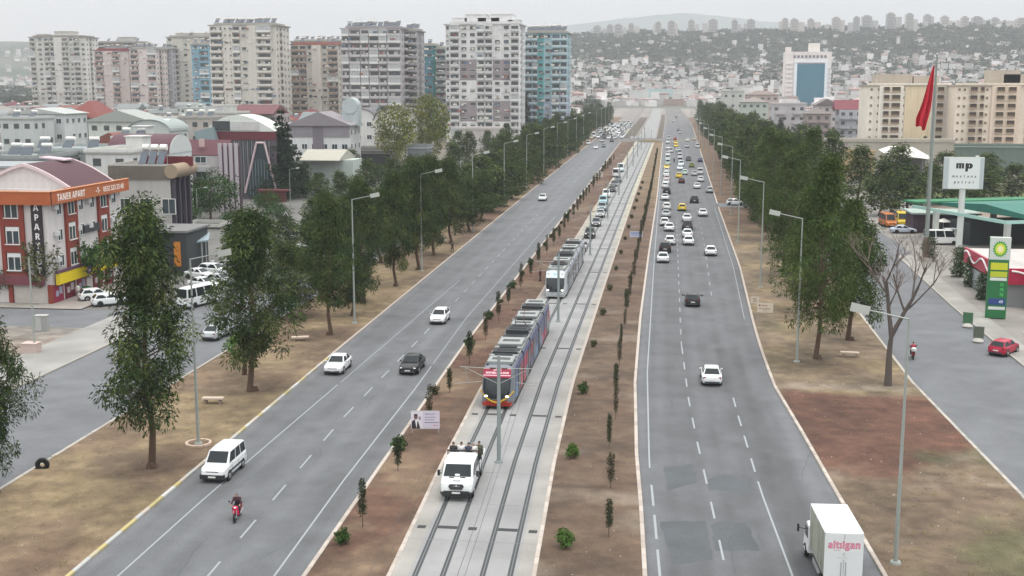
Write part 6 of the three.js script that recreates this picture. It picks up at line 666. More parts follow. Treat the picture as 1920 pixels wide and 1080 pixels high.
// a plain building: walls, roof, rows of windows on the two faces towards the road, roof gear
const footprints = []; const clashes = (x, z, w, d) => footprints.some(([a, b, c, e]) => Math.abs(x - a) < (w + c) / 2 + 1.5 && Math.abs(z - b) < (d + e) / 2 + 1.5);
function house(name, label, o, group) { footprints.push([o.x, o.z, o.w, o.d]);
  const t = thing(name, label, o.cat ?? 'building', V(o.x, o.y0 ?? 0, o.z), o.ry ?? 0, group), r = rng(Math.round(o.x * 13 + o.z * 7)), { w, d, h } = o, fl = o.floors ?? Math.max(1, Math.round(h / 3.1)), wm = wallM(o.wall);
  part(t, 'wall', bx(w, h, d, 0, h / 2, 0), wm); const fh = h / fl;
  if (o.base) part(t, 'shop_front', bx(w + 0.08, fh * 0.9, d + 0.08, 0, fh * 0.45, 0), wallM(o.base));
  const ww = o.ww ?? 1.5, wh = o.wh ?? 1.35; const small = []; const pn = [];
  const row = (n, W, put) => { for (let i = 0; i < n; i++) for (let f = (o.base ? 1 : 0); f < fl; f++) { if (r() < (o.skip ?? 0.06)) continue; put(-W / 2 + W * (i + 0.5) / n, fh * (f + 0.56)); } };
  const nx = o.nx ?? Math.max(1, Math.round(w / 3.6)), nz = o.nz ?? Math.max(1, Math.round(d / 3.8));
  if (o.single) { row(nx, w, (x, y) => window1(t, ww, wh, x, y, d / 2 + 0.02)); row(nz, d, (z, y) => window1(t, ww, wh, (o.x < 0 ? 1 : -1) * (w / 2 + 0.02), y, z, Math.PI / 2)); }
  else if (!o.blank) { row(nx, w, (x, y) => { small.push(bx(ww, wh, 0.1, x, y, d / 2 + 0.01)); }); row(nz, d, (z, y) => small.push(bx(0.1, wh, ww, (o.x < 0 ? 1 : -1) * (w / 2 + 0.01), y, z))); if (small.length) stuff(part(t, 'window_row', small, PANED)); }
  if (o.balc) for (let f = 1; f < fl; f++) for (let i = 0; i < o.balc; i++) { const x = -w / 2 + w * (i + 0.5) / o.balc; part(t, 'balcony', G1(`bal${o.bw ?? 3}`, () => mg(bx(o.bw ?? 3, 0.16, 1.3, 0, 0, 0.65), bx(o.bw ?? 3, 0.85, 0.1, 0, 0.5, 1.25), bx(0.1, 0.85, 1.2, -(o.bw ?? 3) / 2, 0.5, 0.65), bx(0.1, 0.85, 1.2, (o.bw ?? 3) / 2, 0.5, 0.65))), o.bm ?? wm).position.set(x, fh * f, d / 2); }
  const rm = roofM(o.roofCol ?? 0x9a9a98);
  if (o.roof === 'gable') part(t, 'roof', gableRoof(w, d, o.rh ?? 2.6, 0.6, o.alongX).translate(0, h, 0), rm); else if (o.roof === 'hip') part(t, 'roof', hipRoof(w, d, o.rh ?? 2.6).translate(0, h, 0), rm); else if (o.roof === 'barrel' && o.alongX) { part(t, 'roof', barrelRoof(d, w, o.rh ?? 3).rotateY(Math.PI / 2).translate(-0.35, h, 0), rm); part(t, 'gable_end', prism([...Array(13)].map((_, i) => [Math.cos(Math.PI * i / 12) * d / 2, Math.sin(Math.PI * i / 12) * ((o.rh ?? 3) - 0.1)]), w).rotateY(Math.PI / 2).translate(0.1, h, 0), wm); } else if (o.roof === 'barrel') { part(t, 'roof', barrelRoof(w, d, o.rh ?? 3).translate(0, h, 0), rm); part(t, 'gable_end', prism([...Array(13)].map((_, i) => [Math.cos(Math.PI * i / 12) * w / 2, Math.sin(Math.PI * i / 12) * ((o.rh ?? 3) - 0.2)]), d - 0.1).translate(0, h, 0), wm); }
  else { part(t, 'roof', [bx(w + 0.5, 0.25, d + 0.5, 0, h + 0.1, 0)], wallM(o.roofCol ?? 0xaaa9a5)); part(t, 'parapet', [bx(w + 0.5, 0.6, 0.18, 0, h + 0.5, d / 2 + 0.16), bx(w + 0.5, 0.6, 0.18, 0, h + 0.5, -d / 2 - 0.16), bx(0.18, 0.6, d + 0.14, w / 2 + 0.16, h + 0.5, 0), bx(0.18, 0.6, d + 0.14, -w / 2 - 0.16, h + 0.5, 0)], wm); if (o.hut) part(t, 'stair_hut', [bx(3.2, 2.5, 3.6, w * 0.2, h + 1.4, -d * 0.15), bx(3.7, 0.2, 4.1, w * 0.2, h + 2.75, -d * 0.15)], wm); }
  for (let i = 0; i < (o.heat ?? 0); i++) heater(t, -w / 2 + w * (i + 0.5) / o.heat, h + (o.roof ? (o.roof === 'gable' || o.roof === 'hip' ? (o.rh ?? 2.6) * 0.6 : 0.6) : 0.25), d * 0.05 + (r() - 0.5) * 2, (r() - 0.5) * 0.6, o.redHeat, 0.95);
  return t;
}
// a house measured off the picture: left and right columns, row of the eaves, distance
function measured(px0, px1, py, z, d) { const a = onZ(px0, py, z), b = onZ(px1, py, z); return { x: (a.x + b.x) / 2, w: b.x - a.x, h: (a.y + b.y) / 2, z: z - d / 2, d }; }

// ------------------------------------------------------------------ tower blocks
const balcGeo = (w, dp) => G1(`tb${w},${dp}`, () => mg(bx(w, 0.2, dp, 0, 0, dp / 2), bx(w, 0.95, 0.12, 0, 0.55, dp - 0.06), bx(0.12, 0.95, dp - 0.12, -w / 2 + 0.06, 0.55, dp / 2 - 0.06), bx(0.12, 0.95, dp - 0.12, w / 2 - 0.06, 0.55, dp / 2 - 0.06)));
function tower(label, px0, px1, py, z, depth, o) {
  const a = onZ(px0, py, z), b = onZ(px1, py, z), W = b.x - a.x, H = (a.y + b.y) / 2, t = thing('apartment_tower', label, 'apartment tower', V((a.x + b.x) / 2, 0, z - depth / 2), 0), r = rng(Math.round(px0 * 3 + 7)), fl = o.floors, fh = H / fl, unit = W / o.bays.reduce((s, q) => s + q[1], 0);
  const byMat = new Map(), add = (m, g) => { byMat.has(m) || byMat.set(m, []); byMat.get(m).push(g); }, wins = [], pale = [], shut = [], glz = []; let x = -W / 2; const bands = o.bands ?? (() => o.wall);
  o.bays.forEach(([k, n, off = 0, col], i) => { const w = n * unit, cx = x + w / 2; x += w; const zf = depth / 2 + off; let f0 = 0; while (f0 < fl) { const c = col ?? bands(f0, i); let f1 = f0 + 1; while (f1 < fl && (col ?? bands(f1, i)) === c) f1++; add(wallM(c), bx(w, (f1 - f0) * fh, depth + off, cx, (f0 + f1) / 2 * fh, off / 2)); f0 = f1; }
    for (let f = 1; f < fl; f++) { const y = f * fh; if (k === 'b') { const bw = +(w * 0.92).toFixed(2); const bc = r() < (o.glazed ?? 0.13); const q = part(t, 'balcony', balcGeo(bw, 1.3), bc ? FRAME : wallM(o.balc ?? 0xb9b7b2)); q.position.set(cx, y, zf); if (bc) { pale.push(bx(bw, 0.1, 1.25, cx, y + fh * 0.93, zf + 0.62)); for (let k = 0; k < 4; k++) glz.push(bx(bw / 4 - 0.12, fh - 1.45, 1.15, cx - bw / 2 + bw * (k + 0.5) / 4, y + fh * 0.62, zf + 0.6)); } else wins.push(bx(w * 0.8, fh * 0.66, 0.12, cx, y + fh * 0.46, zf + 0.01)); if (!bc && r() < 0.35) shut.push(bx(w * 0.3, fh * 0.62, 0.14, cx + (r() - 0.5) * w * 0.4, y + fh * 0.46, zf + 0.05)); }
      else if (k === 'w' || k === 's') { if (r() < 0.1) continue; const ww = k === 'w' ? Math.min(2.2, w * 0.6) : 0.8, hh = k === 'w' ? 1.4 : 0.8; wins.push(bx(ww, hh, 0.14, cx, y + fh * 0.55, zf + 0.01)); pale.push(bx(ww + 0.3, 0.12, 0.3, cx, y + fh * 0.55 - hh / 2 - 0.06, zf + 0.08)); if (r() < 0.3) shut.push(bx(ww, hh * (0.3 + 0.5 * r()), 0.16, cx, y + fh * 0.55 + hh * 0.2, zf + 0.03)); } } });
  footprints.push([(a.x + b.x) / 2, z - depth / 2, W + 4, depth + 6]); const sx = W / 2 + 0.01; for (let f = 1; f < fl; f++) for (let i = 0; i < 4; i++) { const zz = depth / 2 - depth * (i + 0.5) / 4, y = f * fh + fh * 0.5; if (i === 1 && o.sideBalc !== 0) { const q = part(t, 'balcony', balcGeo(3.6, 1.2), wallM(o.balc ?? 0xb9b7b2)); q.position.set(sx, f * fh, zz); q.rotation.y = Math.PI / 2; } wins.push(bx(0.12, i === 1 ? 1.9 : 1.3, i === 1 ? 3 : 1.4, sx, y, zz)); }
  const acs = [], cloths = [[], [], []]; for (let i = 0; i < fl * 5; i++) { const ax = (r() - 0.5) * W * 0.94, ay = fh * (1 + Math.floor(r() * (fl - 1))) + fh * 0.3; if (r() < 0.6) acs.push(bx(0.9, 0.7, 0.5, ax, ay + 0.5, depth / 2 + 1.2)); else cloths[i % 3].push(bx(0.8 + 1.6 * r(), 0.5 + 0.5 * r(), 0.08, ax, ay + 0.7, depth / 2 + 2.15)); } stuff(part(t, 'air_conditioner_row', acs, M(0xc9cac8, 0.6))); cloths.forEach((c, i) => { if (c.length) stuff(part(t, 'laundry_row', c, M([0x8b5a55, 0x5f6f86, 0xd4d0c6][i], 0.9))); });
  for (const [m, g] of byMat) part(t, 'wall', g, m); stuff(part(t, 'window_row', wins, PANED)); if (pale.length) stuff(part(t, 'sill_row', pale, FRAME)); if (glz.length) stuff(part(t, 'glazing_row', glz, M(0xaeb1b2, 0.4))); if (shut.length) stuff(part(t, 'shutter_row', shut, M(0xb4b2ab, 0.8)));
  part(t, 'roof', [bx(W + 1.6, 0.5, depth + 1.8, 0, H + 0.2, 0), bx(W * 0.9, 1.1, depth * 0.9, 0, H + 0.9, 0)], wallM(o.roofCol ?? 0xa3a19d)); const gear = [], gp2 = []; const n = o.gear ?? 14; for (let i = 0; i < n; i++) { const gx = (-0.45 + 0.9 * (i + 0.5) / n) * W, gz = (r() - 0.2) * depth * 0.4, y = H + 1.4; gear.push(cy(0.45, 0.45, 2.2, gx, y + 1.9 + r() * 0.6, gz - 0.5, 8, 0, Math.PI / 2), bx(0.08, 2, 0.08, gx, y + 1, gz - 0.5)); gp2.push(bx(2, 0.1, 2, gx, y + 1, gz + 0.8, 0, 0.7)); if (r() < 0.3) gear.push(bx(0.07, 4.5, 0.07, gx + 1, y + 2.2, gz)); }
  if (n) { stuff(part(t, 'water_tank_row', gear, M(0xb0b0ad, 0.6))); stuff(part(t, 'solar_panel_row', gp2, PANELB)); } for (const [ux, uw, uh, c] of o.huts ?? []) part(t, 'roof_room', [bx(uw, uh, depth * 0.5, ux * W, H + 0.45 + uh / 2, 0), bx(uw + 1, 0.3, depth * 0.5 + 1, ux * W, H + 0.5 + uh, 0)], wallM(c ?? o.wall)); return t;
}
const beige = 0xb7ada1, pinkish = 0xb9a6a0, bays1 = [['b', 1, 0.6], ['w', 1.6], ['b', 1, 0.8], ['b', 0.7], ['-', 1.4, 1], ['b', 1.2, 0.8], ['w', 0.8], ['b', 1.2, 0.6], ['w', 1]];
tower('pale cream tower with columns of balconies, first from the hazy hill', 55, 160, 70, -850, 20, { floors: 17, bays: bays1, wall: 0xd3d2ce, balc: 0xc6c6c2, gear: 0, huts: [[0.05, 14, 4], [-0.35, 8, 2]], roofCol: 0x8f8c86, bands: (f) => f < 6 ? 0xc9c6c2 : 0xd6d5d2 });
tower('grey-topped tower with dark roof rooms behind the pink-roofed block', 180, 265, 80, -930, 18, { floors: 19, bays: [['b', 1], ['w', 2], ['b', 1], ['w', 1]], wall: 0x9b9796, gear: 4, huts: [[0.1, 12, 4, 0xc0c0be]] }); tower('pinkish tower with a red roof edge', 177, 240, 95, -780, 18, { floors: 14, bays: [['b', 1, 0.4], ['-', 1, 0.8], ['b', 0.8, 0.5], ['-', 1]], wall: 0xd0c6c3, roofCol: 0x8d3f46, gear: 3, balc: 0xb59f9a }); tower('paler pink tower beside the red-edged one', 243, 292, 92, -770, 18, { floors: 14, bays: [['b', 1, 0.4], ['-', 1, 0.8], ['b', 1, 0.5]], wall: 0xd6ccca, gear: 5, balc: 0xbfaba6 }); tower('lilac-grey tower end wall with few windows', 294, 322, 92, -790, 20, { floors: 14, bays: [['-', 1], ['s', 1]], wall: 0xb2b0b8, gear: 5 });
tower('tall beige tower with a single column of dark windows', 312, 395, 70, -800, 20, { floors: 17, bays: [['w', 0.6], ['-', 0.7], ['w', 1], ['-', 1.2], ['b', 0.8]], wall: 0xcfccc4, gear: 3, huts: [[0, 22, 2.5]] }); tower('light blue narrow block squeezed before the big beige tower', 358, 391, 84, -740, 14, { floors: 14, bays: [['w', 1], ['b', 1.2, 0.5]], wall: 0x86aec2, balc: 0x7fa9bb, gear: 3 });
tower('big beige tower with wide dark balconies and cluttered roof', 393, 516, 48, -575, 22, { floors: 17, bays: [['b', 1.5, 0.8], ['s', 0.6, 1.4], ['s', 0.5, 1.4], ['b', 0.8, 0.6], ['w', 0.9, 0.6], ['-', 0.9, 1.2], ['b', 1.7, 0.8], ['-', 0.4]], wall: 0xd3d0ca, balc: 0xd6d4cf, gear: 22, glazed: 0.1 }); tower('blue-grey slab with rooftop panels behind the striped beige block', 545, 648, 78, -760, 16, { floors: 17, bays: [['w', 1], ['w', 1], ['b', 1], ['w', 1]], wall: 0x8da3ad, gear: 10 });
tower('lower beige block with brown balconies and a red roof line', 545, 634, 84, -615, 20, { floors: 15, bays: [['b', 1, 0.6], ['b', 0.9, 0.6], ['w', 0.6], ['-', 1.1, 0.8], ['w', 0.7], ['b', 1.3, 0.5]], wall: 0xd4cfc8, roofCol: 0xa36f68, balc: 0xaa9c91, gear: 3, glazed: 0.1 }); tower('grey tower striped by continuous balconies, some glazed white', 641, 752, 54, -578, 22, { floors: 16, bays: [['b', 1, 1.2], ['b', 1.5, 0.6], ['b', 1.1, 0.9], ['b', 1.3, 0.6], ['b', 1.1, 0.9], ['b', 1.8, 0.6]], wall: 0xb9b6ba, balc: 0xc6c4c8, gear: 20, glazed: 0.24, roofCol: 0x99959a }); tower('narrow wing of the grey striped tower', 756, 782, 58, -590, 18, { floors: 16, bays: [['-', 0.3], ['b', 1.6, 0.6]], wall: 0xa6a2a6, balc: 0xb4b1b6, gear: 4 });
tower('turquoise-blue block between the grey and white towers', 785, 816, 86, -640, 16, { floors: 14, bays: [['w', 1, 0, 0x5c8fa6], ['w', 1.1], ['-', 0.3, 0.3, 0x3f8f86]], wall: 0x6a9cae, gear: 1, sideBalc: 0 }); tower('dull green and grey narrow block beside the white tower', 817, 836, 92, -630, 14, { floors: 14, bays: [['b', 1, 0.4]], wall: 0x8d9b97, balc: 0xa7adaa, gear: 1 });
tower('bright white tower with two mauve bands, nearest the road', 835, 974, 46, -556, 24, { floors: 17, bays: [['w', 0.5], ['b', 1.2, 0.8], ['w', 1], ['w', 1.05, 0.3], ['b', 0.95, 0.9], ['b', 0.95, 0.9], ['w', 1.1, 0.3], ['w', 1], ['b', 1.05, 0.8]], wall: 0xe8eaec, balc: 0xcfd1d3, gear: 0, glazed: 0.12, roofCol: 0xcacbcd, bands: (f, i) => ((f >= 3 && f < 6) || (f >= 9 && f < 12)) && i !== 4 && i !== 5 && i !== 1 && i !== 8 ? 0xa39a9f : 0xe8eaec, huts: [[-0.34, 7, 3], [-0.12, 10, 4.5], [0.06, 10, 3], [0.24, 10, 4.5], [0.4, 5, 2]] });
tower('pale blue tower with a turquoise window strip, behind the white tower', 984, 1064, 62, -590, 22, { floors: 15, bays: [['b', 0.9, 0.5], ['b', 0.6, 0.5, 0x9fb3b4], ['w', 0.7, 0, 0x6db2b6], ['w', 0.9], ['b', 1, 0.5], ['b', 0.8, 0.4]], wall: 0xb2cfdb, balc: 0xc3d6df, gear: 18, bands: (f) => f < 6 ? 0xb4c2da : 0xa9cbd4 });

// cream apartment blocks on the right, every opening its own part
function creamBlock(label, px0, px1, py, z, cols, o = {}) { const m = measured(px0, px1, py, z, 18), t = thing('apartment_block', label, 'apartment block', V(m.x, 0, m.z), 0), fl = 9, fh = m.h / fl; const W = m.w; part(t, 'wall', bx(W, m.h, 18, 0, m.h / 2, 0), wallM(o.wall ?? 0xf0e9dd)); (o.strips ?? []).forEach(([u, w, c, off]) => part(t, 'wall_bay', bx(w, m.h, 1, u * W, m.h / 2, 9 + off - 0.5), wallM(c))); part(t, 'roof', [bx(W + 1, 0.4, 19, 0, m.h + 0.2, 0), ...(o.rooms ?? []).map(([u, w, h]) => bx(w, h, 9, u * W, m.h + h / 2, -1))], wallM(0xbdb4a8)); part(t, 'parapet', bx(W + 0.6, 0.8, 0.3, 0, m.h + 0.6, 9.2), wallM(o.wall ?? 0xf0e9dd));
  for (let f = 0; f < fl; f++) for (const [u, w, kind, off] of cols) { const y = fh * (f + 0.55), x = u * W; if (kind === 'l') { const q = part(t, 'loggia', G1(`lg${w}`, () => mg(bx(w, 0.14, 0.5, 0, -0.95, 0.2), bx(0.12, 1.9, 0.5, -w / 2, 0, 0.2), bx(0.12, 1.9, 0.5, w / 2, 0, 0.2), bx(w, 0.12, 0.5, 0, 0.95, 0.2))), wallM(0xd3c4b0)); q.position.set(x, y, 9.0 + (off ?? 0)); part(q, 'opening', G1(`op${w}`, () => bx(w - 0.1, 1.85, 0.08, 0, 0, 0.05)), M(0x54483f, 0.7)); part(q, 'railing', G1(`rl${w}`, () => bx(w - 0.1, 0.6, 0.05, 0, -0.6, 0.38)), M(0x8e7c69, 0.8)); } else window1(t, 0.75, 0.8, x, y, 9.03 + (off ?? 0), 0, M(0x5d534a, 0.4), M(0xb9a98e, 0.7)); } return t; }
creamBlock('cream apartment block behind the red flag, with paired dark loggias', 1627, 1782, 161, -452, [[-0.45, 0, 'w'], [-0.36, 0, 'w'], [-0.27, 2.1, 'l', 0.8], [-0.155, 3.0, 'l', 0.8], [-0.06, 0, 'w'], [0.05, 0, 'w'], [0.15, 0, 'w'], [0.385, 2.4, 'l', 0.4], [0.46, 0, 'w']], { strips: [[-0.21, 8.4, 0xf2eee6, 0.8], [0.40, 6, 0xd0cdc9, 0.4], [0.12, 9, 0xead9bb, 0.2]], rooms: [[-0.15, 13, 4.2], [0.25, 9, 3.5]], wall: 0xf0eadf });
creamBlock('second cream apartment block, cut off by the frame edge', 1793, 1960, 161, -440, [[-0.46, 0, 'w'], [-0.4, 0, 'w'], [-0.30, 2.5, 'l', 0.5], [-0.2, 1.4, 'l'], [-0.145, 0, 'w'], [-0.08, 0, 'w'], [0.0, 2.7, 'l', 0.7], [0.13, 2.7, 'l', 0.7], [0.22, 0, 'w'], [0.34, 2.4, 'l']], { strips: [[0.065, 9.5, 0xead9ca, 0.7]], rooms: [[0.1, 10, 5.5], [0.35, 16, 4]], wall: 0xeee2d4 });
{ // hotel with the big blue glass front
  const z = -1180, a = onZ(1473, 97, z), b = onZ(1560, 97, z), W = b.x - a.x, H = a.y, t = thing('hotel_tower', 'pale pink hotel with a large blue glass front, standing above the far town', 'hotel', V((a.x + b.x) / 2, 0, z - 10)), wm = wallM(0xe2dcdb); part(t, 'wall', [bx(W, H, 20, 0, H / 2, 0)], wm); const gw = W * 0.6; part(t, 'glass_front', bx(gw, H * 0.80, 1.2, W * 0.06, H * 0.40, 10.4), new THREE.MeshStandardMaterial({ color: 0x2f6b80, roughness: 0.35 })); part(t, 'glass_mullion', [...Array(13)].map((_, i) => bx(0.12, H * 0.8, 0.2, W * 0.06 - gw / 2 + gw * i / 12, H * 0.4, 11.05)), M(0x3e7688, 0.5)); part(t, 'white_pier', [bx(2.6, H * 0.84, 2, W * 0.06 - gw / 2 - 1.3, H * 0.42, 10.6), bx(2.6, H * 0.84, 2, W * 0.06 + gw / 2 + 1.3, H * 0.42, 10.6), bx(gw + 5, 2, 2.2, W * 0.06, H * 0.84, 10.6)], M(0xd5dde2, 0.6)); for (let i = 0; i < 9; i++) part(t, 'window', bx(2.2, 2.6, 0.4, -W * 0.30 + i * W * 0.083, H * 0.92, 10.1), M(0x6a6f78, 0.5)); part(t, 'crown', [bx(W * 0.22, 8, 12, W * 0.14, H + 4, 0)], M(0xdad6cf, 0.8)); part(t, 'corner_turret', bx(5, 5, 8, -W * 0.42, H + 2, 0), wm); for (let f = 1; f < 12; f++) for (const s of [-0.41]) part(t, 'balcony', bx(W * 0.14, 1.2, 1.6, s * W, H * f / 13.5, 10.6), M(0xe2dddc, 0.8)); for (let f = 1; f < 11; f++) part(t, 'balcony', bx(W * 0.08, 1.2, 1.6, 0.455 * W, H * f / 13.5, 10.6), M(0xcfd3dc, 0.8)); }
// ------------------------------------------------------------------ orange-banded apartment building at the street corner
{ const X = -72.0, Z = -134.2, t = thing('apartment_building', 'white apartment building with orange roof band, maroon curved roof and yellow shop fascia', 'building', V(X, 0, Z)), w = 21, d = 19.6, h = 12.6, WALL = wallM(0xd6d2d3), BRICKRED = wallM(0x8a3f33), ORANGE = wallM(0xb0603a), MAROON = new THREE.MeshStandardMaterial({ color: 0x5c3540, roughness: 0.7, map: ribTex });
  part(t, 'wall', bx(w, h, d, -w / 2, h / 2, -d / 2), WALL); part(t, 'roof_band', [bx(w + 1.8, 1.5, 0.3, -w / 2, h + 0.2, 0.75), bx(0.3, 1.5, d + 1.6, 0.75, h + 0.2, -d / 2), bx(w + 1.6, 0.16, d + 1.6, -w / 2, h - 0.46, -d / 2)], ORANGE); part(t, 'band_cap', [bx(w + 1.9, 0.1, 0.4, -w / 2, h + 1.02, 0.75), bx(0.4, 0.1, d + 1.7, 0.75, h + 1.02, -d / 2)], M(0xc98a62, 0.8));
  // curved maroon roof over the top floor: ridge far from the street, eave behind the band
  const prof = []; for (let i = 0; i <= 16; i++) { const u = i / 8 - 1; prof.push([-7 + u * 6.5, h + 0.5 + 3.2 * (0.55 * Math.cos(u * Math.PI / 2) + 0.45 * (1 - Math.abs(u)))]); } const lower = prof.map(([x, y]) => [x, y - 0.2]).reverse(); part(t, 'roof', prism([...prof, ...lower], 11.6).translate(0, 0, -13.6), MAROON); for (const ez of [-7.7, -19.5]) part(t, 'roof_edge', prism([...prof.map(([x, y]) => [x, y + 0.1]), ...prof.map(([x, y]) => [x, y - 0.3]).reverse()], 0.35).translate(0, 0, ez), M(0xc3b3b5, 0.7)); part(t, 'gable_wall', [prism([...prof.map(([x, y]) => [x, y - 0.25]), [-0.6, h], [-13.4, h]], 11.2).translate(0, 0, -13.6), bx(w - 9, 3.0, 9, -w / 2 - 3.9, h + 1.5, -14.2), bx(w - 2, 0.9, 0.25, -w / 2, h + 0.6, -3)], WALL); part(t, 'flat_roof', bx(w - 8, 0.3, 10, -w / 2 - 4.5, h + 3.15, -14.4), wallM(0x9aa1a6));
  part(t, 'roof_opening', [bx(3.6, 0.16, 2.6, -7.4, h + 3.85, -17, 0, 0, -0.1)], M(0xb9a6b0, 0.6)); part(t, 'terrace_awning', [bx(1.7, 1.0, 0.9, -8.0, h + 1.3, -0.6), bx(2.2, 0.9, 0.8, -13.5, h + 1.3, -0.6)], M(0xb98f2a, 0.8)); part(t, 'chimney', [bx(1.0, 3.2, 1.0, -10.6, h + 2.3, -0.7), bx(0.12, 5, 0.12, -10.4, h + 6, -0.8), bx(0.12, 5, 0.12, -9.9, h + 6, -0.8)], WALL); 
  // brick-red window bays
  const bay = (x, z, ry) => { const g = part(t, 'bay_frame', [bx(0.5, 9.9, 0.4, -1.25, 7.6, 0), bx(0.5, 9.9, 0.4, 1.25, 7.6, 0), ...[0, 1, 2].map((i) => bx(2.0, 1.1, 0.36, 0, 5.4 + i * 3.15 + 1.4, 0)), bx(2.0, 1.3, 0.36, 0, 3.2, 0)], BRICKRED); g.position.set(x, 0, z); g.rotation.y = ry; for (let i = 0; i < 3; i++) { const q = part(g, 'window', G1('tw', () => mg(bx(1.7, 0.5, 0.14, 0, 1.0, 0), bx(0.1, 1.6, 0.14, 0, 0, 0), bx(0.1, 1.6, 0.14, -0.8, 0, 0), bx(0.1, 1.6, 0.14, 0.8, 0, 0), bx(1.9, 0.12, 0.3, 0, -0.85, 0.1))), FRAME); q.position.set(0, 4.95 + i * 3.15, 0.06); const p2 = part(g, 'pane', G1('tp', () => bx(1.5, 1.6, 0.05)), PANE); p2.position.set(0, 4.95 + i * 3.15, 0.05); } };
  bay(-4.5, 0.12, 0); bay(-13, 0.12, 0); bay(0.12, -5.3, Math.PI / 2); bay(0.12, -14, Math.PI / 2); for (let f = 0; f < 3; f++) { for (const z of [-2.6, -8.2, -11.2, -17.4]) { window1(t, 1.1, 1.35, 0.03, 5.0 + f * 3.15, z, Math.PI / 2); part(t, 'air_conditioner', G1('ac', () => mg(bx(0.4, 0.6, 0.85), cy(0.24, 0.24, 0.03, 0.21, 0, 0, 12, 0, Math.PI / 2))), M(0xc2c4c4, 0.6)).position.set(0.25, 5.3 + f * 3.15, z + 1.15); } window1(t, 1.3, 1.3, -8.9, 5.0 + f * 3.15, 0.03); }
  const sign = part(t, 'vertical_sign', bx(1.35, 8.9, 0.2, -1.35, 8.0, 0.16), M(0x2a2328, 0.6)); part(sign, 'lettering', face(1.3, 8.8, -1.35, 8.0, 0.272), signMat(128, 866, (x, W, H) => { x.fillStyle = '#2a2328'; x.fillRect(0, 0, W, H); x.fillStyle = '#dfe0e2'; x.textAlign = 'center'; x.font = 'bold 104px sans-serif'; 'APART'.split('').forEach((c, i) => x.fillText(c, W / 2, 108 + i * 112)); x.fillText('&', W / 2, 108 + 5 * 106 + 18); x.fillText('O', W / 2 + 4, 108 + 6 * 106 - 4); x.beginPath(); x.moveTo(14, 760); x.lineTo(70, 738); x.lineTo(40, 764); x.fill(); x.fillText('T', W / 2, 848); }));
  part(t, 'band_lettering', face(18.6, 1.35, 0.906, h + 0.12, -9.9, Math.PI / 2), signMat(1024, 74, (x, W, H) => { x.fillStyle = '#a86039'; x.fillRect(0, 0, W, H); x.fillStyle = '#e9e6e2'; x.font = 'bold 60px sans-serif'; x.fillText('TANER APART', 8, 54, 520); x.fillText('-1-', 556, 54, 110); x.font = 'bold 48px sans-serif'; x.fillText('0532 323 23 40', 672, 50, 340); }));
  const fas = part(t, 'shop_fascia', bx(0.35, 1.35, 16.2, 0.5, 3.0, -8.4), M(0xc9b311, 0.6)); part(fas, 'fascia_edge', bx(0.4, 0.3, 16.4, 0.5, 3.85, -8.4), M(0x5a3a52, 0.6)); part(fas, 'shop_logo', face(15.8, 1.25, 0.682, 3.0, -8.4, Math.PI / 2), signMat(1024, 84, (x, W, H) => { x.fillStyle = '#d4bd14'; x.fillRect(0, 0, W, H); x.fillStyle = '#6a4a78'; x.beginPath(); x.arc(500, 40, 40, 0, 7); x.fill(); x.fillStyle = '#c9b6d0'; x.beginPath(); x.arc(500, 40, 18, 0, 7); x.fill(); x.fillStyle = '#c9a812'; x.fillRect(430, 6, 4, 70); }));
  [[-1.3, 2.3], [-4.2, 2.6], [-7.2, 2.4], [-11.6, 2.6], [-14.8, 2.2]].forEach(([z, w2], i) => { const q = part(t, 'shop_window', bx(0.12, 2.2, w2, 0.04, 1.2, z), i % 2 ? M(0x6a1a2c, 0.5) : M(0x8a2440, 0.5)); part(q, 'poster', [bx(0.03, 0.9, w2 * 0.3, 0.12, 1.5, z - w2 * 0.18), bx(0.03, 0.7, w2 * 0.26, 0.12, 1.2, z + w2 * 0.2)], M(i % 2 ? 0xb8aeb0 : 0x9aa0b4, 0.6)); }); part(t, 'ground_awning', [bx(7.5, 1.2, 0.5, -4.6, 3.0, 0.4), bx(10, 1.2, 0.5, -14.5, 3.0, 0.4)], wallM(0x7d4650)); part(t, 'shutter', bx(4.0, 2.1, 0.1, -2.6, 1.1, 0.06), wallM(0xc5bfba)); part(t, 'side_column', [bx(0.5, 2.4, 0.5, -0.2, 1.2, 0.1), bx(0.5, 2.4, 0.5, -5.2, 1.2, 0.1)], BRICKRED); const bd = part(t, 'dark_signboard', bx(0.2, 0.9, 5.2, 0.2, 8.1, -11), M(0x383b40, 0.6)); }
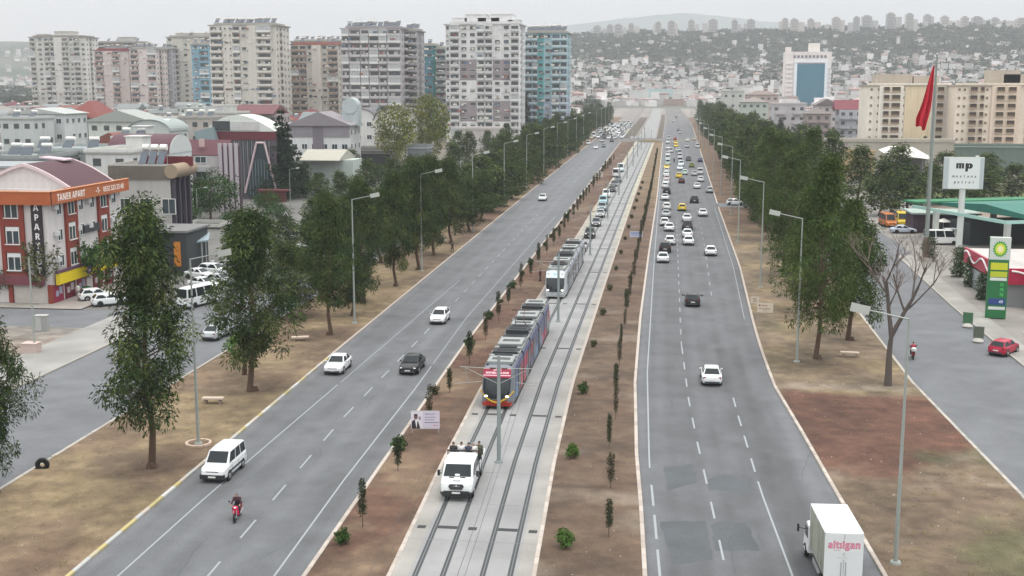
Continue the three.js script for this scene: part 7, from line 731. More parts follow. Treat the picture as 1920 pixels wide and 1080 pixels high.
// its neighbours along the side road
{ const m = measured(208, 318, 318, -167, 7.5), t = house('shop_building', 'pale building with a grey roof band and a beige rounded corner canopy', { ...m, wall: 0xb9b8b6, floors: 3, blank: 1, roofCol: 0x77726d }); const R = m.w / 2, h = m.h; part(t, 'roof_band', bx(m.w + 0.6, 1.9, m.d, 0, h - 0.4, 0.35), wallM(0x6c665f)); part(t, 'corner_canopy', rings([...Array(9)].map((_, i) => { const z = 1.5 - i * 0.95; return [...Array(12)].map((_, k) => [R + 0.4 + Math.cos(k / 12 * TAU) * 1.05, h - 0.2 + Math.sin(k / 12 * TAU) * 1.05, m.d / 2 + z - 1]); }), true, 0.9), wallM(0xa08f7c)); part(t, 'dark_column', [0, 1, 2, 3].map((i) => bx(0.42, h - 1.2, 0.5, R + 0.35, (h - 1.2) / 2, m.d / 2 - 0.4 - i * 1.9)), M(0x443d48, 0.7)); part(t, 'glass_wall', bx(0.2, h - 1.6, 7, R + 0.05, (h - 1.6) / 2, m.d / 2 - 3.6), DARKGLASS); part(t, 'grey_cladding', bx(m.w * 0.8, 2.8, 0.2, -m.w * 0.08, 5.4, m.d / 2 + 0.12), wallM(0x6f767a)); for (let i = 0; i < 3; i++) window1(t, 2.0, 2.2, -m.w * 0.3 + i * 3.4, 8.6, m.d / 2 + 0.05); part(t, 'wall_sign', face(3.4, 0.9, m.w * 0.02, 3.3, m.d / 2 + 0.22), signMat(256, 68, (x, W, H) => { x.fillStyle = '#b7afa6'; x.fillRect(0, 0, W, H); x.fillStyle = '#8a4b3c'; x.font = 'bold 44px sans-serif'; x.fillText('AVANTAJ', 14, 50, 228); })); for (let i = 0; i < 3; i++) heater(t, m.w * 0.02 + i * 1.35, h + 0.4, 2, 0.1, 1).scale.set(0.5, 1.35, 1.3); part(t, 'maroon_panel', bx(8, 1.4, 0.3, m.w * 0.25, h + 1.0, -m.d * 0.1), wallM(0x6d2f38)); }
{ const t = thing('entrance_canopy', 'pale blue-grey angled canopy over the car showroom entrance', 'canopy', gp(352, 505)); part(t, 'roof_sheet', [bx(6.4, 0.22, 4.4, 0, 4.2, 0, 0.3, 0.12, 0.1)], M(0x9fb0ba, 0.5)); part(t, 'skylight', bx(2.2, 0.06, 1.4, -0.8, 4.36, 0.7, 0.3, 0.12, 0.1), M(0x3c5566, 0.3)); part(t, 'post', [[-2.6, 1.6], [2.7, 1.2], [2.2, -1.6], [-2.4, -1.6]].map(([x, z]) => cy(0.12, 0.12, 4.1, x, 2.05, z)), STEEL); const k = thing('dark_shop', 'dark-fronted shop with white lettering glimpsed through the near tree', 'shop', gp(268, 515, 0).add(V(0, 0, -4))); part(k, 'wall', bx(13, 6, 8, 0, 3, 0), M(0x34393c, 0.7)); part(k, 'roof', bx(13.6, 0.3, 8.6, 0, 6.1, 0), wallM(0x7d7f80)); part(k, 'glass_front', bx(6, 3.2, 0.1, -2, 1.8, 4.05), PANE); part(k, 'fascia', face(7, 0.9, -1.5, 4.4, 4.06), signMat(256, 34, (x, W, H) => { x.fillStyle = '#34393c'; x.fillRect(0, 0, W, H); x.fillStyle = '#d2d6d8'; x.font = 'bold 28px sans-serif'; x.fillText('OTO GALERİ', 8, 28); })); part(k, 'orange_panel', bx(0.9, 3.4, 0.2, 5.2, 3.0, 4.1), M(0xc07a2a, 0.6)); }
house('barrel_roofed_block', 'pale blue-grey block with a maroon barrel roof and a round-topped end wall', { ...measured(208, 318, 288, -222, 11), wall: 0xcfd6d8, floors: 4, single: 1, roof: 'barrel', alongX: true, roofCol: 0x6a4450, rh: 3.6, nz: 2, heat: 0 });
{ const m = measured(352, 412, 292, -240, 8), t = house('striped_building', 'maroon-roofed low building with white and plum vertical columns', { ...m, wall: 0xb4b2b4, floors: 4, roof: 'gable', alongX: true, roofCol: 0x6a3d48, rh: 3.0, blank: 1 }); for (let i = 0; i < 4; i++) { part(t, 'white_column', cy(0.42, 0.42, m.h + 2.6, m.w / 2 + 0.3 + i * 1.05, (m.h + 2.6) / 2, m.d / 2 + 0.6 - i * 0.25, 12), wallM(0xb7b0b8)); part(t, 'plum_column', bx(0.6, m.h + 2, 0.6, m.w / 2 + 0.8 + i * 1.05, (m.h + 2) / 2, m.d / 2 + 0.1 - i * 0.25), M(0x54404f, 0.7)); } for (let f = 0; f < 3; f++) part(t, 'balcony', bx(m.w * 0.72, 1.1, 1.4, -m.w * 0.12, 2.6 + f * 3.2, m.d / 2 + 0.7), wallM(f % 2 ? 0x7a4550 : 0xb4b6b8)); for (let f = 0; f < 3; f++) window1(t, 2.4, 1.3, -m.w * 0.1, 4.6 + f * 3.1, m.d / 2 + 0.04); part(t, 'chimney', bx(0.9, 1.6, 0.9, -m.w * 0.1, m.h + 2.6, 3), wallM(0xc9b0ae)); }
{ // dark showroom with the white A-shaped portal
  const m = measured(388, 516, 246, -268, 9), R = m.w / 2, t = thing('dark_showroom', 'dark slatted showroom with a pale A-shaped portal and a white curved roof', 'building', V(m.x, 0, m.z)), h = m.h; part(t, 'wall', bx(m.w, h, m.d, 0, h / 2, 0), M(0x565058, 0.7)); part(t, 'maroon_band', [bx(m.w + 0.2, 1.9, 0.3, 0, h - 1.0, m.d / 2 + 0.12)], wallM(0x6c343e)); for (let i = 0; i < 24; i++) part(t, 'slat', G1('slat', () => bx(0.14, 12, 0.3)), i % 2 ? M(0x8b8590, 0.6) : M(0x4e6a62, 0.6)).position.set(-R + 3.0 + i * (m.w - 4) / 24, h - 8.2, m.d / 2 + 0.2); const A = [[R - 7.4, 1.5], [R - 4.3, h - 2.6], [R - 2.4, h - 2.6], [R + 0.2, 1.2]]; for (let i = 0; i < 3; i++) part(t, 'portal_beam', bar(V(A[i][0], A[i][1], m.d / 2 + 0.7), V(A[i + 1][0], A[i + 1][1], m.d / 2 + 0.7), 0.26, 0.26, 8), M(0xbfa9b0, 0.6)); part(t, 'portal_glass', prism(A.map(([x, y]) => [x, y - 0.2]).concat([[R - 2, 0.2], [R - 6, 0.2]]), 0.3).translate(0, 0, m.d / 2 + 0.35), M(0x2d3a40, 0.3)); for (let i = 0; i < 8; i++) part(t, 'portal_fin', bx(0.08, h * (0.45 + 0.05 * Math.min(i, 7 - i)), 0.12, R - 6.2 + i * 0.7, h * 0.3, m.d / 2 + 0.56), M(0x7c8d90, 0.5)); const arch = []; for (let i = 0; i <= 16; i++) { const u = i / 16; arch.push([-R + u * m.w, h + 3.6 * Math.sin(Math.PI * Math.pow(u, 0.85)) + 0.1]); } part(t, 'curved_roof', [prism([...arch, [R, h - 0.05], [-R, h - 0.05]], m.d + 0.6)], wallM(0xdbe2de)); part(t, 'roof_window', bx(4.2, 2.2, 0.2, -R * 0.55, h + 1.2, m.d / 2 + 0.42), M(0x3a3f42, 0.4)); part(t, 'white_wall', bx(m.w * 0.42, 2.0, 0.2, 1.0, h + 1.2, m.d / 2 + 0.41), wallM(0xc9cbcc)); for (let i = 0; i < 2; i++) part(t, 'white_box', bx(1.5, 1.5, 0.3, -R + 2.4 + i * 3, h - 4.2, m.d / 2 + 0.3), M(0xb9b5bb, 0.6)); part(t, 'glass_bay', [bx(4.5, 5, 2, -R + 0.5, h - 2, m.d / 2 + 1.1, 0, 0, 0.25)], M(0x7f9094, 0.3)); part(t, 'forecourt_gate', [bx(6, 2.4, 0.2, R + 1, 1.2, m.d / 2 + 6), bx(7, 0.3, 3, R + 1, 2.6, m.d / 2 + 5)], M(0x5c2c2c, 0.7)); }
{ const m = measured(542, 655, 236, -315, 12), t = house('gabled_house', 'white and grey-violet house with a shallow gabled roof behind the conifer', { ...m, wall: 0xdadcdf, floors: 4, single: 1, nx: 6, ww: 1.5, roof: 0, roofCol: 0x8d878b, skip: 0.02 }); part(t, 'roof', gableRoof(m.w, m.d, 3.6, 0.8).translate(0, m.h, 0), wallM(0x8e8990)); part(t, 'grey_band', bx(m.w + 0.1, 3.2, 0.2, 0, m.h - 1.4, m.d / 2 + 0.08), wallM(0x96919a)); part(t, 'grey_strip', bx(2.9, m.h, 0.25, -m.w * 0.02, m.h / 2, m.d / 2 + 0.1), wallM(0x7d7780)); part(t, 'roof_box', [bx(4.5, 5.5, 4, m.w * 0.42, m.h + 2.4, -2), cy(2.2, 2.2, 4.4, m.w * 0.42, m.h + 5.2, -2, 12, Math.PI / 2)], wallM(0xb7c2c6)); }
house('arched_building', 'white building with one broad arched roof and striped balconies behind the yellow-green trees', { ...measured(702, 782, 224, -352, 14), wall: 0xd5d1d1, floors: 4, roof: 'barrel', rh: 3.4, roofCol: 0x6c666c, balc: 2, bw: 5.2, nx: 3, single: 1 }); house('arched_building', 'paler arched-roof building just behind and beside the bigger arch', { ...measured(642, 702, 222, -366, 12), wall: 0xdadcdc, floors: 4, roof: 'barrel', rh: 3.2, roofCol: 0x77747a, single: 1 }); { const m = measured(665, 735, 282, -335, 10), t = house('terrace_restaurant', 'low open-fronted terrace building under the arched block', { ...m, wall: 0x8b8a88, floors: 1, blank: 1, roofCol: 0xbfc3c3 }); part(t, 'opening', bx(m.w * 0.9, m.h * 0.5, 0.2, 0, m.h * 0.62, m.d / 2 + 0.06), M(0x22262a, 0.6)); part(t, 'terrace_rail', bx(m.w, 0.9, 0.1, 0, m.h * 0.2, m.d / 2 + 0.6), wallM(0xa9adab)); } house('white_canopy', 'thin white canopy roof among the trees below the yellow-green pair', { ...measured(764, 800, 278, -322, 8), wall: 0x7d8286, floors: 1, blank: 1, roofCol: 0xc3c9cd }); house('long_shed', 'long low shed with a pale cream roof and light blue end wall', { ...measured(548, 662, 300, -285, 9), wall: 0xb7c3bf, floors: 1, blank: 1, roof: 'gable', alongX: true, rh: 2.2, roofCol: 0xc9c7b9 }); house('low_wall_building', 'long low white wall with a dark roof edge in front of the green trees', { ...measured(345, 410, 428, -196, 6), wall: 0xb9bab6, floors: 1, blank: 1, roofCol: 0x333738 }); house('white_pavilion', 'low white flat-roofed pavilion beside the white tower, under the sign board', { ...measured(862, 938, 243, -492, 14), wall: 0xc2bebe, floors: 2, blank: 1, roofCol: 0xc8c4c2 });
// surveyed mid-distance rooftops on the left
[[14, 120, 214, -330, 14, { wall: 0xd2d8da, roof: 'gable', roofCol: 0xcdd2d0, rh: 1.6, floors: 4, single: 1 }, 'long white house with a very shallow pale gable near the frame edge'], [0, 60, 224, -315, 12, { wall: 0xc3cacb, floors: 4, heat: 2 }, 'pale grey flat-roofed house at the frame edge below the shallow gable'], [122, 184, 222, -345, 16, { wall: 0xb3a9a4, roof: 'hip', roofCol: 0x98524c, rh: 5.2, floors: 4 }, 'house with the big brick-red hipped roof'], [165, 280, 228, -318, 12, { wall: 0xd0d6d2, roof: 'gable', roofCol: 0xbcc3be, rh: 3, floors: 4 }, 'pale green-white house with a sloping roof beside the red hip'], [20, 160, 286, -206, 18, { wall: 0xaab2b1, floors: 4, heat: 3, redHeat: 1, roofCol: 0x8f9aa0 }, 'grey-green flat roof carrying red boilers and white tanks'], [160, 245, 288, -204, 14, { wall: 0xd9dbda, floors: 4, hut: 1 }, 'plain white block beside the red boilers'], [240, 318, 246, -290, 12, { wall: 0xc0c9c8, roof: 'barrel', roofCol: 0xb3bfbd, rh: 3, floors: 4, heat: 2 }, 'pale turquoise house with a rounded roof'], [335, 395, 222, -345, 12, { wall: 0xb8b3b0, floors: 4, heat: 3 }, 'beige flat-roofed house before the big beige tower'], [352, 440, 214, -380, 14, { wall: 0xc6cac8, floors: 4, hut: 1 }, 'white flat-roofed house with a roof hut behind the curved showroom'], [430, 520, 214, -400, 14, { wall: 0xb0a6a8, roof: 'gable', alongX: true, roofCol: 0x7b4a50, rh: 3, floors: 4 }, 'house with a dull red roof behind the showroom'], [210, 262, 262, -250, 10, { wall: 0xd0d5d5, floors: 4, hut: 1, heat: 2 }, 'small pale house with tanks between the turquoise and maroon roofs'], [-60, 60, 300, -190, 16, { wall: 0x9ba2a3, floors: 4, heat: 4, roofCol: 0x8b9498 }, 'grey flat roof with tanks at the frame edge behind the orange-banded block']].forEach(([a, b, y, z, d, o, l]) => house('town_house', l, { ...measured(a, b, y, z, d), skip: 0.1, ...o }));
// the packed town between them and the towers
{ let n = 0; const r = rng(900), walls = [0xd3d1cd, 0xdadbda, 0xc6bdb7, 0xc9cfd0, 0xd6d0cb, 0xcdd4d2, 0xb9b2b4, 0xdedddb], roofs = [0x8a4246, 0x7b3a44, 0x95584c, 0x8f9698, 0xa8a6a2], G = ['flat-roofed house in the packed town below the towers', 'red-roofed house in the packed town below the towers', 'arch-roofed house in the packed town below the towers'];
  for (let D = 255; D < 900; D += 15.5) for (let px = -60; px < 700; px += 17 * 2282 / D * (0.95 + 0.3 * r())) { if (r() < 0.08) continue; const an = Math.atan((960 - px) / 2250) + 0.1219, z = -D * (0.97 + 0.06 * r()), x = Math.tan(an) * z, bw = 9 + r() * 6, bd = 8.5 + r() * 4.5; if (x > -72 || clashes(x, z, bw, bd)) continue; if (D < 330 && px > 380) continue; if (D > 700 && px > 400) continue; const k = r() < 0.55 ? 0 : r() < 0.75 ? 1 : 2, h = (D < 400 ? 7 : 6.5) + r() * (D < 340 ? 4 : 6.5); if (n++ > 285) break; house('town_house', G[k], { x, z, w: bw, d: bd, h, wall: pick(r, walls), roof: [0, pick(r, ['gable', 'hip']), 'barrel'][k], alongX: r() < 0.5, roofCol: k === 1 ? pick(r, roofs) : k ? 0x9da4a6 : pick(r, [0xb9b8b4, 0xc7c5c0, 0xa8acad]), rh: 2.4 + r(), heat: k ? (r() < 0.4 ? 1 : 0) : 1 + Math.floor(r() * 2), hut: r() < 0.4, ry: (r() - 0.5) * 0.2 }, ['flat', 'red', 'arch'][k] + '-roofed houses of the packed town'); } }
// right-hand middle distance
[[1448, 1512, 196, -560, 14, { wall: 0xc3c0c4, floors: 4, balc: 2, bw: 4, roofCol: 0xc7c7c9 }, 'white house with stacked balconies, above the trees'], [1512, 1558, 214, -520, 12, { wall: 0xa49a98, floors: 4, balc: 2, bw: 4, roof: 'hip', roofCol: 0x8c8480 }, 'grey-brown house with open balconies and a low hipped roof'], [1530, 1572, 198, -565, 12, { wall: 0xbfb9bb, floors: 4, roof: 'gable', roofCol: 0x8a7f80, rh: 3 }, 'pale house with a gabled front behind the grey-brown one'], [1574, 1618, 206, -530, 12, { wall: 0xb3b6bf, floors: 4, roof: 'gable', alongX: true, roofCol: 0x8b4652, rh: 4, balc: 2, bw: 4 }, 'white house under a rose-red roof beside the cream block'], [1390, 1440, 192, -640, 12, { wall: 0xb5c0b8, floors: 4, roof: 'hip', roofCol: 0xa49a94 }, 'pale green house above the trees, beyond the queue'], [1355, 1395, 172, -720, 14, { wall: 0xc3c8c4, floors: 4, hut: 1 }, 'white house with a round dark window above the far trees'], [1400, 1460, 178, -760, 14, { wall: 0xb9aaa4, floors: 4, roof: 'hip', roofCol: 0x9a8a84 }, 'buff house further back above the trees'], [1545, 1790, 266, -372, 8, { wall: 0xb5b0a6, floors: 1, blank: 1, roofCol: 0xc6c2b8 }, 'long low pale roof in front of the cream blocks'], [1585, 1640, 288, -345, 10, { wall: 0xb6a27e, floors: 1, blank: 1, roofCol: 0xb5a98f }, 'low sand-coloured building behind the belt of trees'], [1690, 1735, 302, -322, 10, { wall: 0xa9aaab, floors: 2, blank: 1, roofCol: 0xb9b9b6 }, 'small grey block under the white tented roof'], [1790, 1925, 276, -372, 6, { wall: 0x6c7d76, floors: 1, blank: 1, roofCol: 0xb9c3be }, 'long low grey-green building before the second cream block'], [1500, 1545, 318, -300, 12, { wall: 0x4d5056, floors: 1, blank: 1, roofCol: 0x55585d }, 'dark low roof among the trees']].forEach(([a, b, y, z, d, o, l]) => house('mid_house', l, { ...measured(a, b, y, z, d), skip: 0.08, ...o }));
{ const z = -318, a = onZ(1660, 282, z), b = onZ(1735, 280, z), t = thing('tented_roof', 'bright white tented roof below the red flag', 'roof', V((a.x + b.x) / 2, 0, z)), w = b.x - a.x; part(t, 'membrane', rings([[[-w / 2 - 1, a.y - 0.5, 4], [w / 2 + 2, a.y - 2.2, 4.5], [w / 2 + 2, a.y - 2, -4], [-w / 2 - 1, a.y, -4]], [[-w / 2 + 1.4, a.y + 0.8, 2.6], [w * 0.22, a.y + 0.6, 2.8], [w * 0.22, a.y + 0.8, -2.6], [-w / 2 + 1.4, a.y + 1, -2.6]]], true, 0.3), M(0xd5d3ce, 0.6)); part(t, 'post', [[-w / 2, 3], [w / 2, 3.4], [w / 2, -3], [-w / 2, -3]].map(([x, zz]) => cy(0.18, 0.18, a.y - 0.6, x, (a.y - 0.6) / 2, zz)), M(0xb9b7b2, 0.7)); part(t, 'wall', bx(w * 0.6, a.y * 0.6, 5, w * 0.1, a.y * 0.3, -0.5), M(0x6f7274, 0.8)); }
// filling station
{ const CA = gp(1886, 417, 5.8), CB = gp(1806, 403, 5.8); const t = thing('filling_station_canopy', 'filling station canopy with a teal green roof on pale columns', 'canopy', CA.clone().setY(0.05), Math.atan2(-(CB.x - CA.x), -(CB.z - CA.z))); part(t, 'roof', [gableRoof(34, 24, 1.2, 0.3, true).translate(17, 5.9, -12)], new THREE.MeshStandardMaterial({ color: 0x2f8576, roughness: 0.6, map: ribTex })); part(t, 'fascia', [bx(34.8, 0.5, 0.2, 17, 5.8, 0.5), bx(0.2, 0.5, 25, -0.4, 5.8, -12)], M(0x9fc6bd, 0.5)); for (const [x, z] of [[1.2, -1.2], [7, -1.2], [15, -1.2], [25, -1.2], [1.2, -20], [12, -20]]) part(t, 'column', bx(0.75, 5.8, 0.75, x, 2.9, z), M(0xb4b6b2, 0.8)); part(t, 'dark_shop', bx(26, 3.8, 6, 18, 1.9, -19), M(0x2c3236, 0.7)); part(t, 'back_roof_strip', bx(34, 0.3, 4, 17, 6.4, -26.4), M(0x23704a, 0.7));
  const s = thing('station_shop', 'white-roofed station shop with a red fascia and a white wave', 'shop', V(40.8, 0.05, -146)), FR = paint(0xa5163c), wht = M(0xd9d6d6, 0.5), H = 4.3; part(s, 'wall', bx(30, H - 0.3, 18, 15.4, (H - 0.3) / 2, -9.4), wallM(0x8f9294)); part(s, 'roof', bx(31, 0.3, 19, 15.4, H + 0.1, -9.3), wallM(0xbdbab8)); part(s, 'roof_hatch', [bx(1.0, 0.8, 1.0, 7, H + 0.65, -12)], wallM(0xb5b3ae)); part(s, 'fascia', [bx(0.3, 1.9, 19, -0.1, H - 0.55, -9.3), bx(31, 1.9, 0.3, 15.4, H - 0.55, 0.25)], FR); const wave = (f, n) => { const P = []; for (let i = 0; i <= n; i++) P.push(f(i / n)); return new THREE.TubeGeometry(new THREE.CatmullRomCurve3(P), 60, 0.13, 6); }; part(s, 'white_wave', [wave((u) => V(-0.29, H - 0.45 + 0.55 * Math.sin(u * 15 + 0.6), -18.4 + u * 18), 40), wave((u) => V(0.5 + u * 30, H - 0.45 + 0.55 * Math.cos(u * 22), 0.44), 50)], wht); part(s, 'white_emblem', [0, 1, 2, 3, 4].map((i) => ball(0.26, -0.28, H - 0.4 + Math.sin(i * TAU / 5) * 0.34, -3 + Math.cos(i * TAU / 5) * 0.34, 0.3, 1, 1)), wht); part(s, 'portal_column', [bx(0.5, H + 0.2, 0.5, 3.0, (H + 0.2) / 2, 2.0), bx(8, 0.8, 2.2, 6.5, H - 0.2, 1.2)], FR); part(s, 'shop_window', bx(10, 2.2, 0.1, 8, 1.4, 0.08), M(0x2b2526, 0.3)); part(s, 'grey_panel', bx(0.1, 2.4, 12, -0.02, 1.3, -10), wallM(0x9aa3a7));
  const bush = makeColumn(951, 3.8, 1.4, [[0.04, 0.07, 0.026], [0.05, 0.088, 0.032]], 420, 0.26, 0.1); [[1800, 520, 1.0, 'clipped green conifer by the red fascia, further of the pair'], [1824, 538, 0.95, 'clipped green conifer by the red fascia, nearer of the pair'], [1842, 562, 0.8, 'dark small conifer at the side of the price totem'], [1740, 490, 0.9, 'round dark bush at the foot of the flagpole']].forEach(([x, y, k, l], i) => plantTree('clipped_conifer', bush, gp(x, y), i, [k * 1.1, k], l, 'shrub'));
  const bed = thing('stone_bed', 'bed of pale flat stones and dark shrubs beside the price totem', 'planting bed', V(39.5, 0.1, -130)), r = rng(77); for (let i = 0; i < 26; i++) { const x = r() * 7, z = -2 + r() * 9; part(bed, 'stone', G1('st' + i % 4, () => new THREE.DodecahedronGeometry(0.55, 0).scale(1.5 + r(), 0.25, 1)), pick(r, [M(0xb9a293, 0.9), M(0xc6b5a8, 0.9), M(0xa88d80, 0.9)])).position.set(x, 0.08, z - x * 0.2); } for (let i = 0; i < 8; i++) part(bed, 'shrub', G1('bs', () => leafCloud(rng(5), [{ x: 0, y: 0.2, z: 0, r: 0.4, sy: 0.5 }], 90, 0.22, [[0.10, 0.05, 0.035], [0.06, 0.06, 0.03]], 0)), LEAF).position.set(r() * 7, 0.1, -2 + r() * 8);
  struct('lawn', ribbon(() => 56, () => 110, -276, -312, 4, 0.08, 6, (x, z) => { const k = 0.9 + 0.3 * fbm(x * 0.3, z * 0.3, 5); return [0.15 * k, 0.19 * k, 0.06 * k]; }), SOIL); struct('earth_mound', ribbon(() => 58, () => 110, -236, -270, 2, 0.09, 20, (x, z) => [0.38, 0.31, 0.26]).translate(0, 0, 0), SOIL); const wl = thing('red_hoarding', 'low red and white hoarding wall beyond the teal canopy', 'wall', V(78, 0, -226)); for (let i = 0; i < 10; i++) part(wl, 'panel', bx(3.1, 1.6, 0.15, -15 + i * 3.2, 0.8, 0), i % 3 ? M(0x8f2438, 0.7) : M(0xb9b2ad, 0.7)); const sh = thing('red_shelter', 'small red awning under the trees beside the right-hand lamps'.replace('right-hand ', ''), 'awning', V(21, 0.1, -286)); part(sh, 'roof', bx(5, 0.25, 3, 0, 2.7, 0, 0, 0.1), M(0x9b2433, 0.7)); part(sh, 'post', [[-2.3, 1.3], [2.3, 1.3], [2.3, -1.3], [-2.3, -1.3]].map(([x, z]) => cy(0.06, 0.06, 2.7, x, 1.35, z)), STEEL); const ps = thing('parasol', 'white parasol beside the tall petrol sign', 'parasol', gp(1767, 452)); part(ps, 'pole', cy(0.05, 0.05, 3.6, 0, 1.8, 0), STEEL); part(ps, 'canopy', cy(1.5, 0.1, 0.5, 0, 3.6, 0, 10), M(0xd0cfca, 0.7)); const dh = thing('wash_hall', 'low dark hall with plum walls and a pale roof behind the petrol sign', 'building', gp(1775, 440).add(V(0, 0, -5))); part(dh, 'wall', bx(11, 3.4, 7, 0, 1.7, 0), wallM(0x4b3a48)); part(dh, 'roof', bx(12, 0.3, 8, 0, 3.55, 0), wallM(0x9fb0ab)); part(dh, 'opening', bx(6, 2.4, 0.1, 1, 1.3, 3.55), M(0x22262a, 0.6)); const bin = thing('green_kiosk', 'green kiosk at the edge of the belt of trees beside the silver-blue saloon', 'kiosk', gp(1722, 430)); part(bin, 'wall', bx(2.4, 2.6, 2.2, 0, 1.3, 0), M(0x2f6a58, 0.7)); part(bin, 'roof', bx(2.8, 0.2, 2.6, 0, 2.7, 0), M(0x3d7a66, 0.7)); }
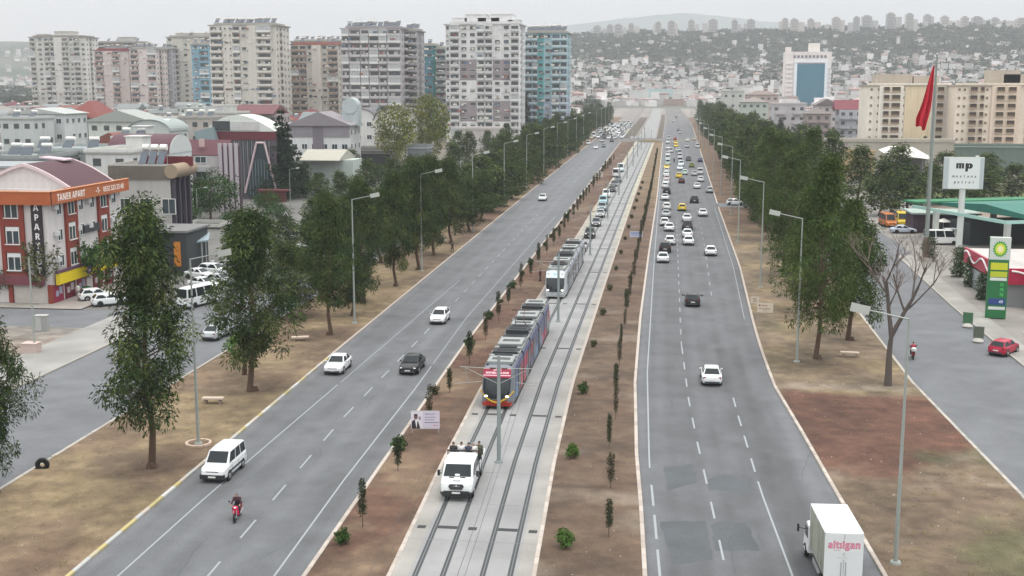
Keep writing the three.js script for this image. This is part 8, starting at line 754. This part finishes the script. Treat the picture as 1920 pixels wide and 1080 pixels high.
// ------------------------------------------------------------------ far town on the plain and the hillside
{ const r = rng(1001), walls = [0xe2e0de, 0xe8e8e6, 0xd6cecb, 0xd6dcde, 0xdcd4cf], roofs = [0x8d5a52, 0x9b938d, 0xa7a9a8, 0x93918d, 0x7d4d4a], spots = [];
  const put = (px, D) => { const x = (px - 1240) / 2282 * D, z = -D; spots.push([x, z, D]); };
  for (let i = 0; i < 3600; i++) { const px = 1040 + r() * 920, D = 1 / lerp(1 / 860, 1 / 1720, Math.pow(r(), 0.75)); if (D < 1520 && Math.abs((px - 1240) / 2282 * D) < 75) continue; put(px, D); }
  for (let i = 0; i < 2300; i++) put(1040 + r() * 920, 1480 + Math.pow(r(), 0.9) * 820); for (let i = 0; i < 300; i++) put(1040 + r() * 920, 2250 + r() * 580); for (let i = 0; i < 160; i++) put(-60 + r() * 140, 1100 + r() * 1500); spots.sort((a, b) => a[2] - b[2]);
  const boxG = bx(1, 1, 1, 0, 0.5, 0), hip = hipRoof(1, 1, 0.26, 0.06).translate(0, 1, 0), flat = bx(1.04, 0.06, 1.04, 0, 1.03, 0), wr = bx(0.86, 0.14, 1.01, 0, 0.72, 0.01), wr2 = bx(0.86, 0.14, 1.01, 0, 0.34, 0.01); const N1 = 165, rest = [];
  spots.forEach(([x, z, D], i) => { const q8 = D > 1700 ? 0.75 : 1, w = (6.5 + r() * 6.5) * q8, d = 6 + r() * 5, h = 3.6 + r() * 4.6 + (r() < 0.05 ? 8 : 0), red = r() < 0.26, y = Math.max(0, hillH(x, z)) - 0.8; if (i < N1) { const t = thing('far_house', red ? 'pale house with a reddish roof, one of many across the far plain' : 'pale flat-roofed house, one of many across the far plain', 'house', V(x, y, z), (r() - 0.5) * 0.8, red ? 'red-roofed houses of the far plain' : 'flat-roofed houses of the far plain'); t.scale.set(w, h, d); part(t, 'wall', boxG, wallM(pick(r, walls))); part(t, 'roof', red ? hip : flat, roofM(pick(r, red ? roofs.slice(0, 2) : roofs.slice(1, 4)))); stuff(part(t, 'window_row', G1('fw', () => mg(wr, wr2)), PANED)); } else rest.push([x, y, z, w, h, d, (r() - 0.5) * 0.9, red, D]); });
  const white = tint(mg(boxG, flat), () => [1, 1, 1]), redG = mg(tint(boxG.clone(), () => [1, 1, 1]), tint(hip.clone().index ? hip.clone() : hip.clone(), () => [0.6, 0.42, 0.38])), m = new THREE.Matrix4(), q = new THREE.Quaternion(), c = new THREE.Color(); for (const [flag, g] of [[false, white], [true, redG]]) { const L = rest.filter((s) => s[7] === flag), im = new THREE.InstancedMesh(g, vcol(0.9), L.length); L.forEach(([x, y, z, w, h, d, a], i) => { m.compose(V(x, y, z), q.setFromAxisAngle(V(0, 1, 0), a), V(w, h, d)); im.setMatrixAt(i, m); const k = 0.34 + 0.46 * r(); im.setColorAt(i, c.setRGB(k * 1.02, k * 0.99, k * 0.98)); }); im.name = numbered('far_town'); tag(im, flag ? 'mass of red-roofed houses rising up the far hillside' : 'mass of pale houses covering the far plain and hillside', 'houses', null, 'stuff'); scene.add(im); }
  const tree = leafCloud(rng(4), [{ x: 0, y: 0.5, z: 0, r: 0.55 }, { x: 0.3, y: 0.35, z: 0.2, r: 0.4 }, { x: -0.3, y: 0.4, z: -0.1, r: 0.4 }], 22, 0.4, [[0.045, 0.06, 0.035], [0.055, 0.07, 0.04]], 0, 0.7), NT = 5200, im = new THREE.InstancedMesh(tree, LEAF, NT); let kept = 0; for (let i = 0; i < NT; i++) { const up = r() < 0.75, px = up ? 1000 + r() * 980 : r() < 0.3 ? -80 + r() * 160 : 1040 + r() * 920, D = up ? 1750 + Math.pow(r(), 0.55) * 1130 : 900 + r() * 900, x = (px - 1240) / 2282 * D; if (Math.abs(x) < 75 && D < 1560) continue; const s = 4.5 + r() * 8; m.compose(V(x, Math.max(0, hillH(x, -D)) - 0.5, -D), q.setFromAxisAngle(V(0, 1, 0), r() * 6), V(s * 1.3, s * 0.8, s * 1.3)); im.setMatrixAt(kept++, m); } im.count = kept; im.name = 'hillside_woodland'; tag(im, 'scattered trees over the far hillside and plain', 'woodland', null, 'stuff'); scene.add(im);
  // apartment rows along the skyline
  const row = [[1106, 1128, 50], [1130, 1150, 48], [1152, 1176, 47], [1178, 1200, 46], [1224, 1240, 43], [1252, 1272, 41], [1290, 1312, 39], [1316, 1346, 38], [1372, 1390, 39], [1394, 1416, 38], [1460, 1478, 36], [1482, 1510, 37], [1514, 1540, 37], [1560, 1585, 34], [1590, 1612, 33], [1616, 1648, 31], [1662, 1692, 26], [1698, 1722, 27], [1732, 1752, 29], [1764, 1786, 32], [1792, 1816, 33], [1822, 1850, 33], [1858, 1880, 35], [1886, 1924, 36]]; row.forEach(([a, b, y], i) => { const z = -2840 + (i % 3) * 40, p = onZ(a, y, z), e = onZ(b, y, z), x = (p.x + e.x) / 2, g = hillH(x, z) - 6, h = p.y - g, w = e.x - p.x, t = thing('skyline_block', 'pale apartment block in the row along the skyline of the hill', 'apartment block', V(x, g, z), 0, 'apartment blocks along the skyline'); const sk = pick(r, [0xc3c1bf, 0xb9b9ba, 0xc9c3be]), ws = 0.45 + 0.3 * r(), lo = 0.72 + 0.2 * r(), sd = r() < 0.5 ? -1 : 1; part(t, 'wall', bx(w * ws, h, 14, sd * w * (1 - ws) / 2, h / 2, 0), wallM(sk)); part(t, 'side_wing', bx(w * (0.92 - ws), h * lo, 12, -sd * w * ws / 2, h * lo / 2, -0.5), wallM(sk)); const f = Math.round(h / 3.2); stuff(part(t, 'window_row', [...Array(f)].map((_, k) => bx(w * ws * 0.84, 1.3, 0.4, sd * w * (1 - ws) / 2, h * (k + 0.55) / f, 7)), PANED)); part(t, 'roof', bx(w * ws * 0.5, 3, 8, sd * w * (1 - ws) / 2, h + 1.5, 0), wallM(0xa8a3a0)); });
  // low clutter around the far junction: pale sheds, spoil, hoardings
  [[1180, 1215, 170, -1560, 'pale shed beyond the end of the tramway'], [1215, 1262, 168, -1600, 'turquoise-roofed shed beyond the end of the tramway'], [1244, 1282, 187, -1520, 'long pinkish wall across the end of the road'], [1262, 1300, 168, -1620, 'white shed beyond the end of the road']].forEach(([a, b, y, z, l], i) => house('site_shed', l, { ...measured(a, b, y, z, 8), wall: [0xc6c9c9, 0xb3c9cb, 0xa58f86, 0xcdcdca][i], floors: 1, blank: 1, roofCol: [0xcfd2d2, 0x9cc4c6, 0xa08a82, 0xd2d2d0][i] })); const sp = thing('spoil_heap', 'low heap of dug earth at the head of the tramway median', 'earth heap', V(-4.5, 0, -562)); part(sp, 'heap', new THREE.SphereGeometry(1, 16, 8, 0, TAU, 0, Math.PI / 2).scale(6, 1.4, 3), M(0x6d6350, 1)); const gate = thing('site_barrier', 'white site barrier and portal frames across the tramway at the junction', 'barrier', V(-9, 0, -600)); for (let i = 0; i < 5; i++) part(gate, 'barrier_panel', bx(1.8, 1.1, 0.3, -5 + i * 2.3, 0.6, 0), M(0xc9cccc, 0.7)); for (let i = 0; i < 4; i++) part(gate, 'frame_post', bx(0.25, 4, 0.25, -5 + i * 3.2, 2, -6), M(0xa8b2b0, 0.6)); }
renderer.render(scene, camera);
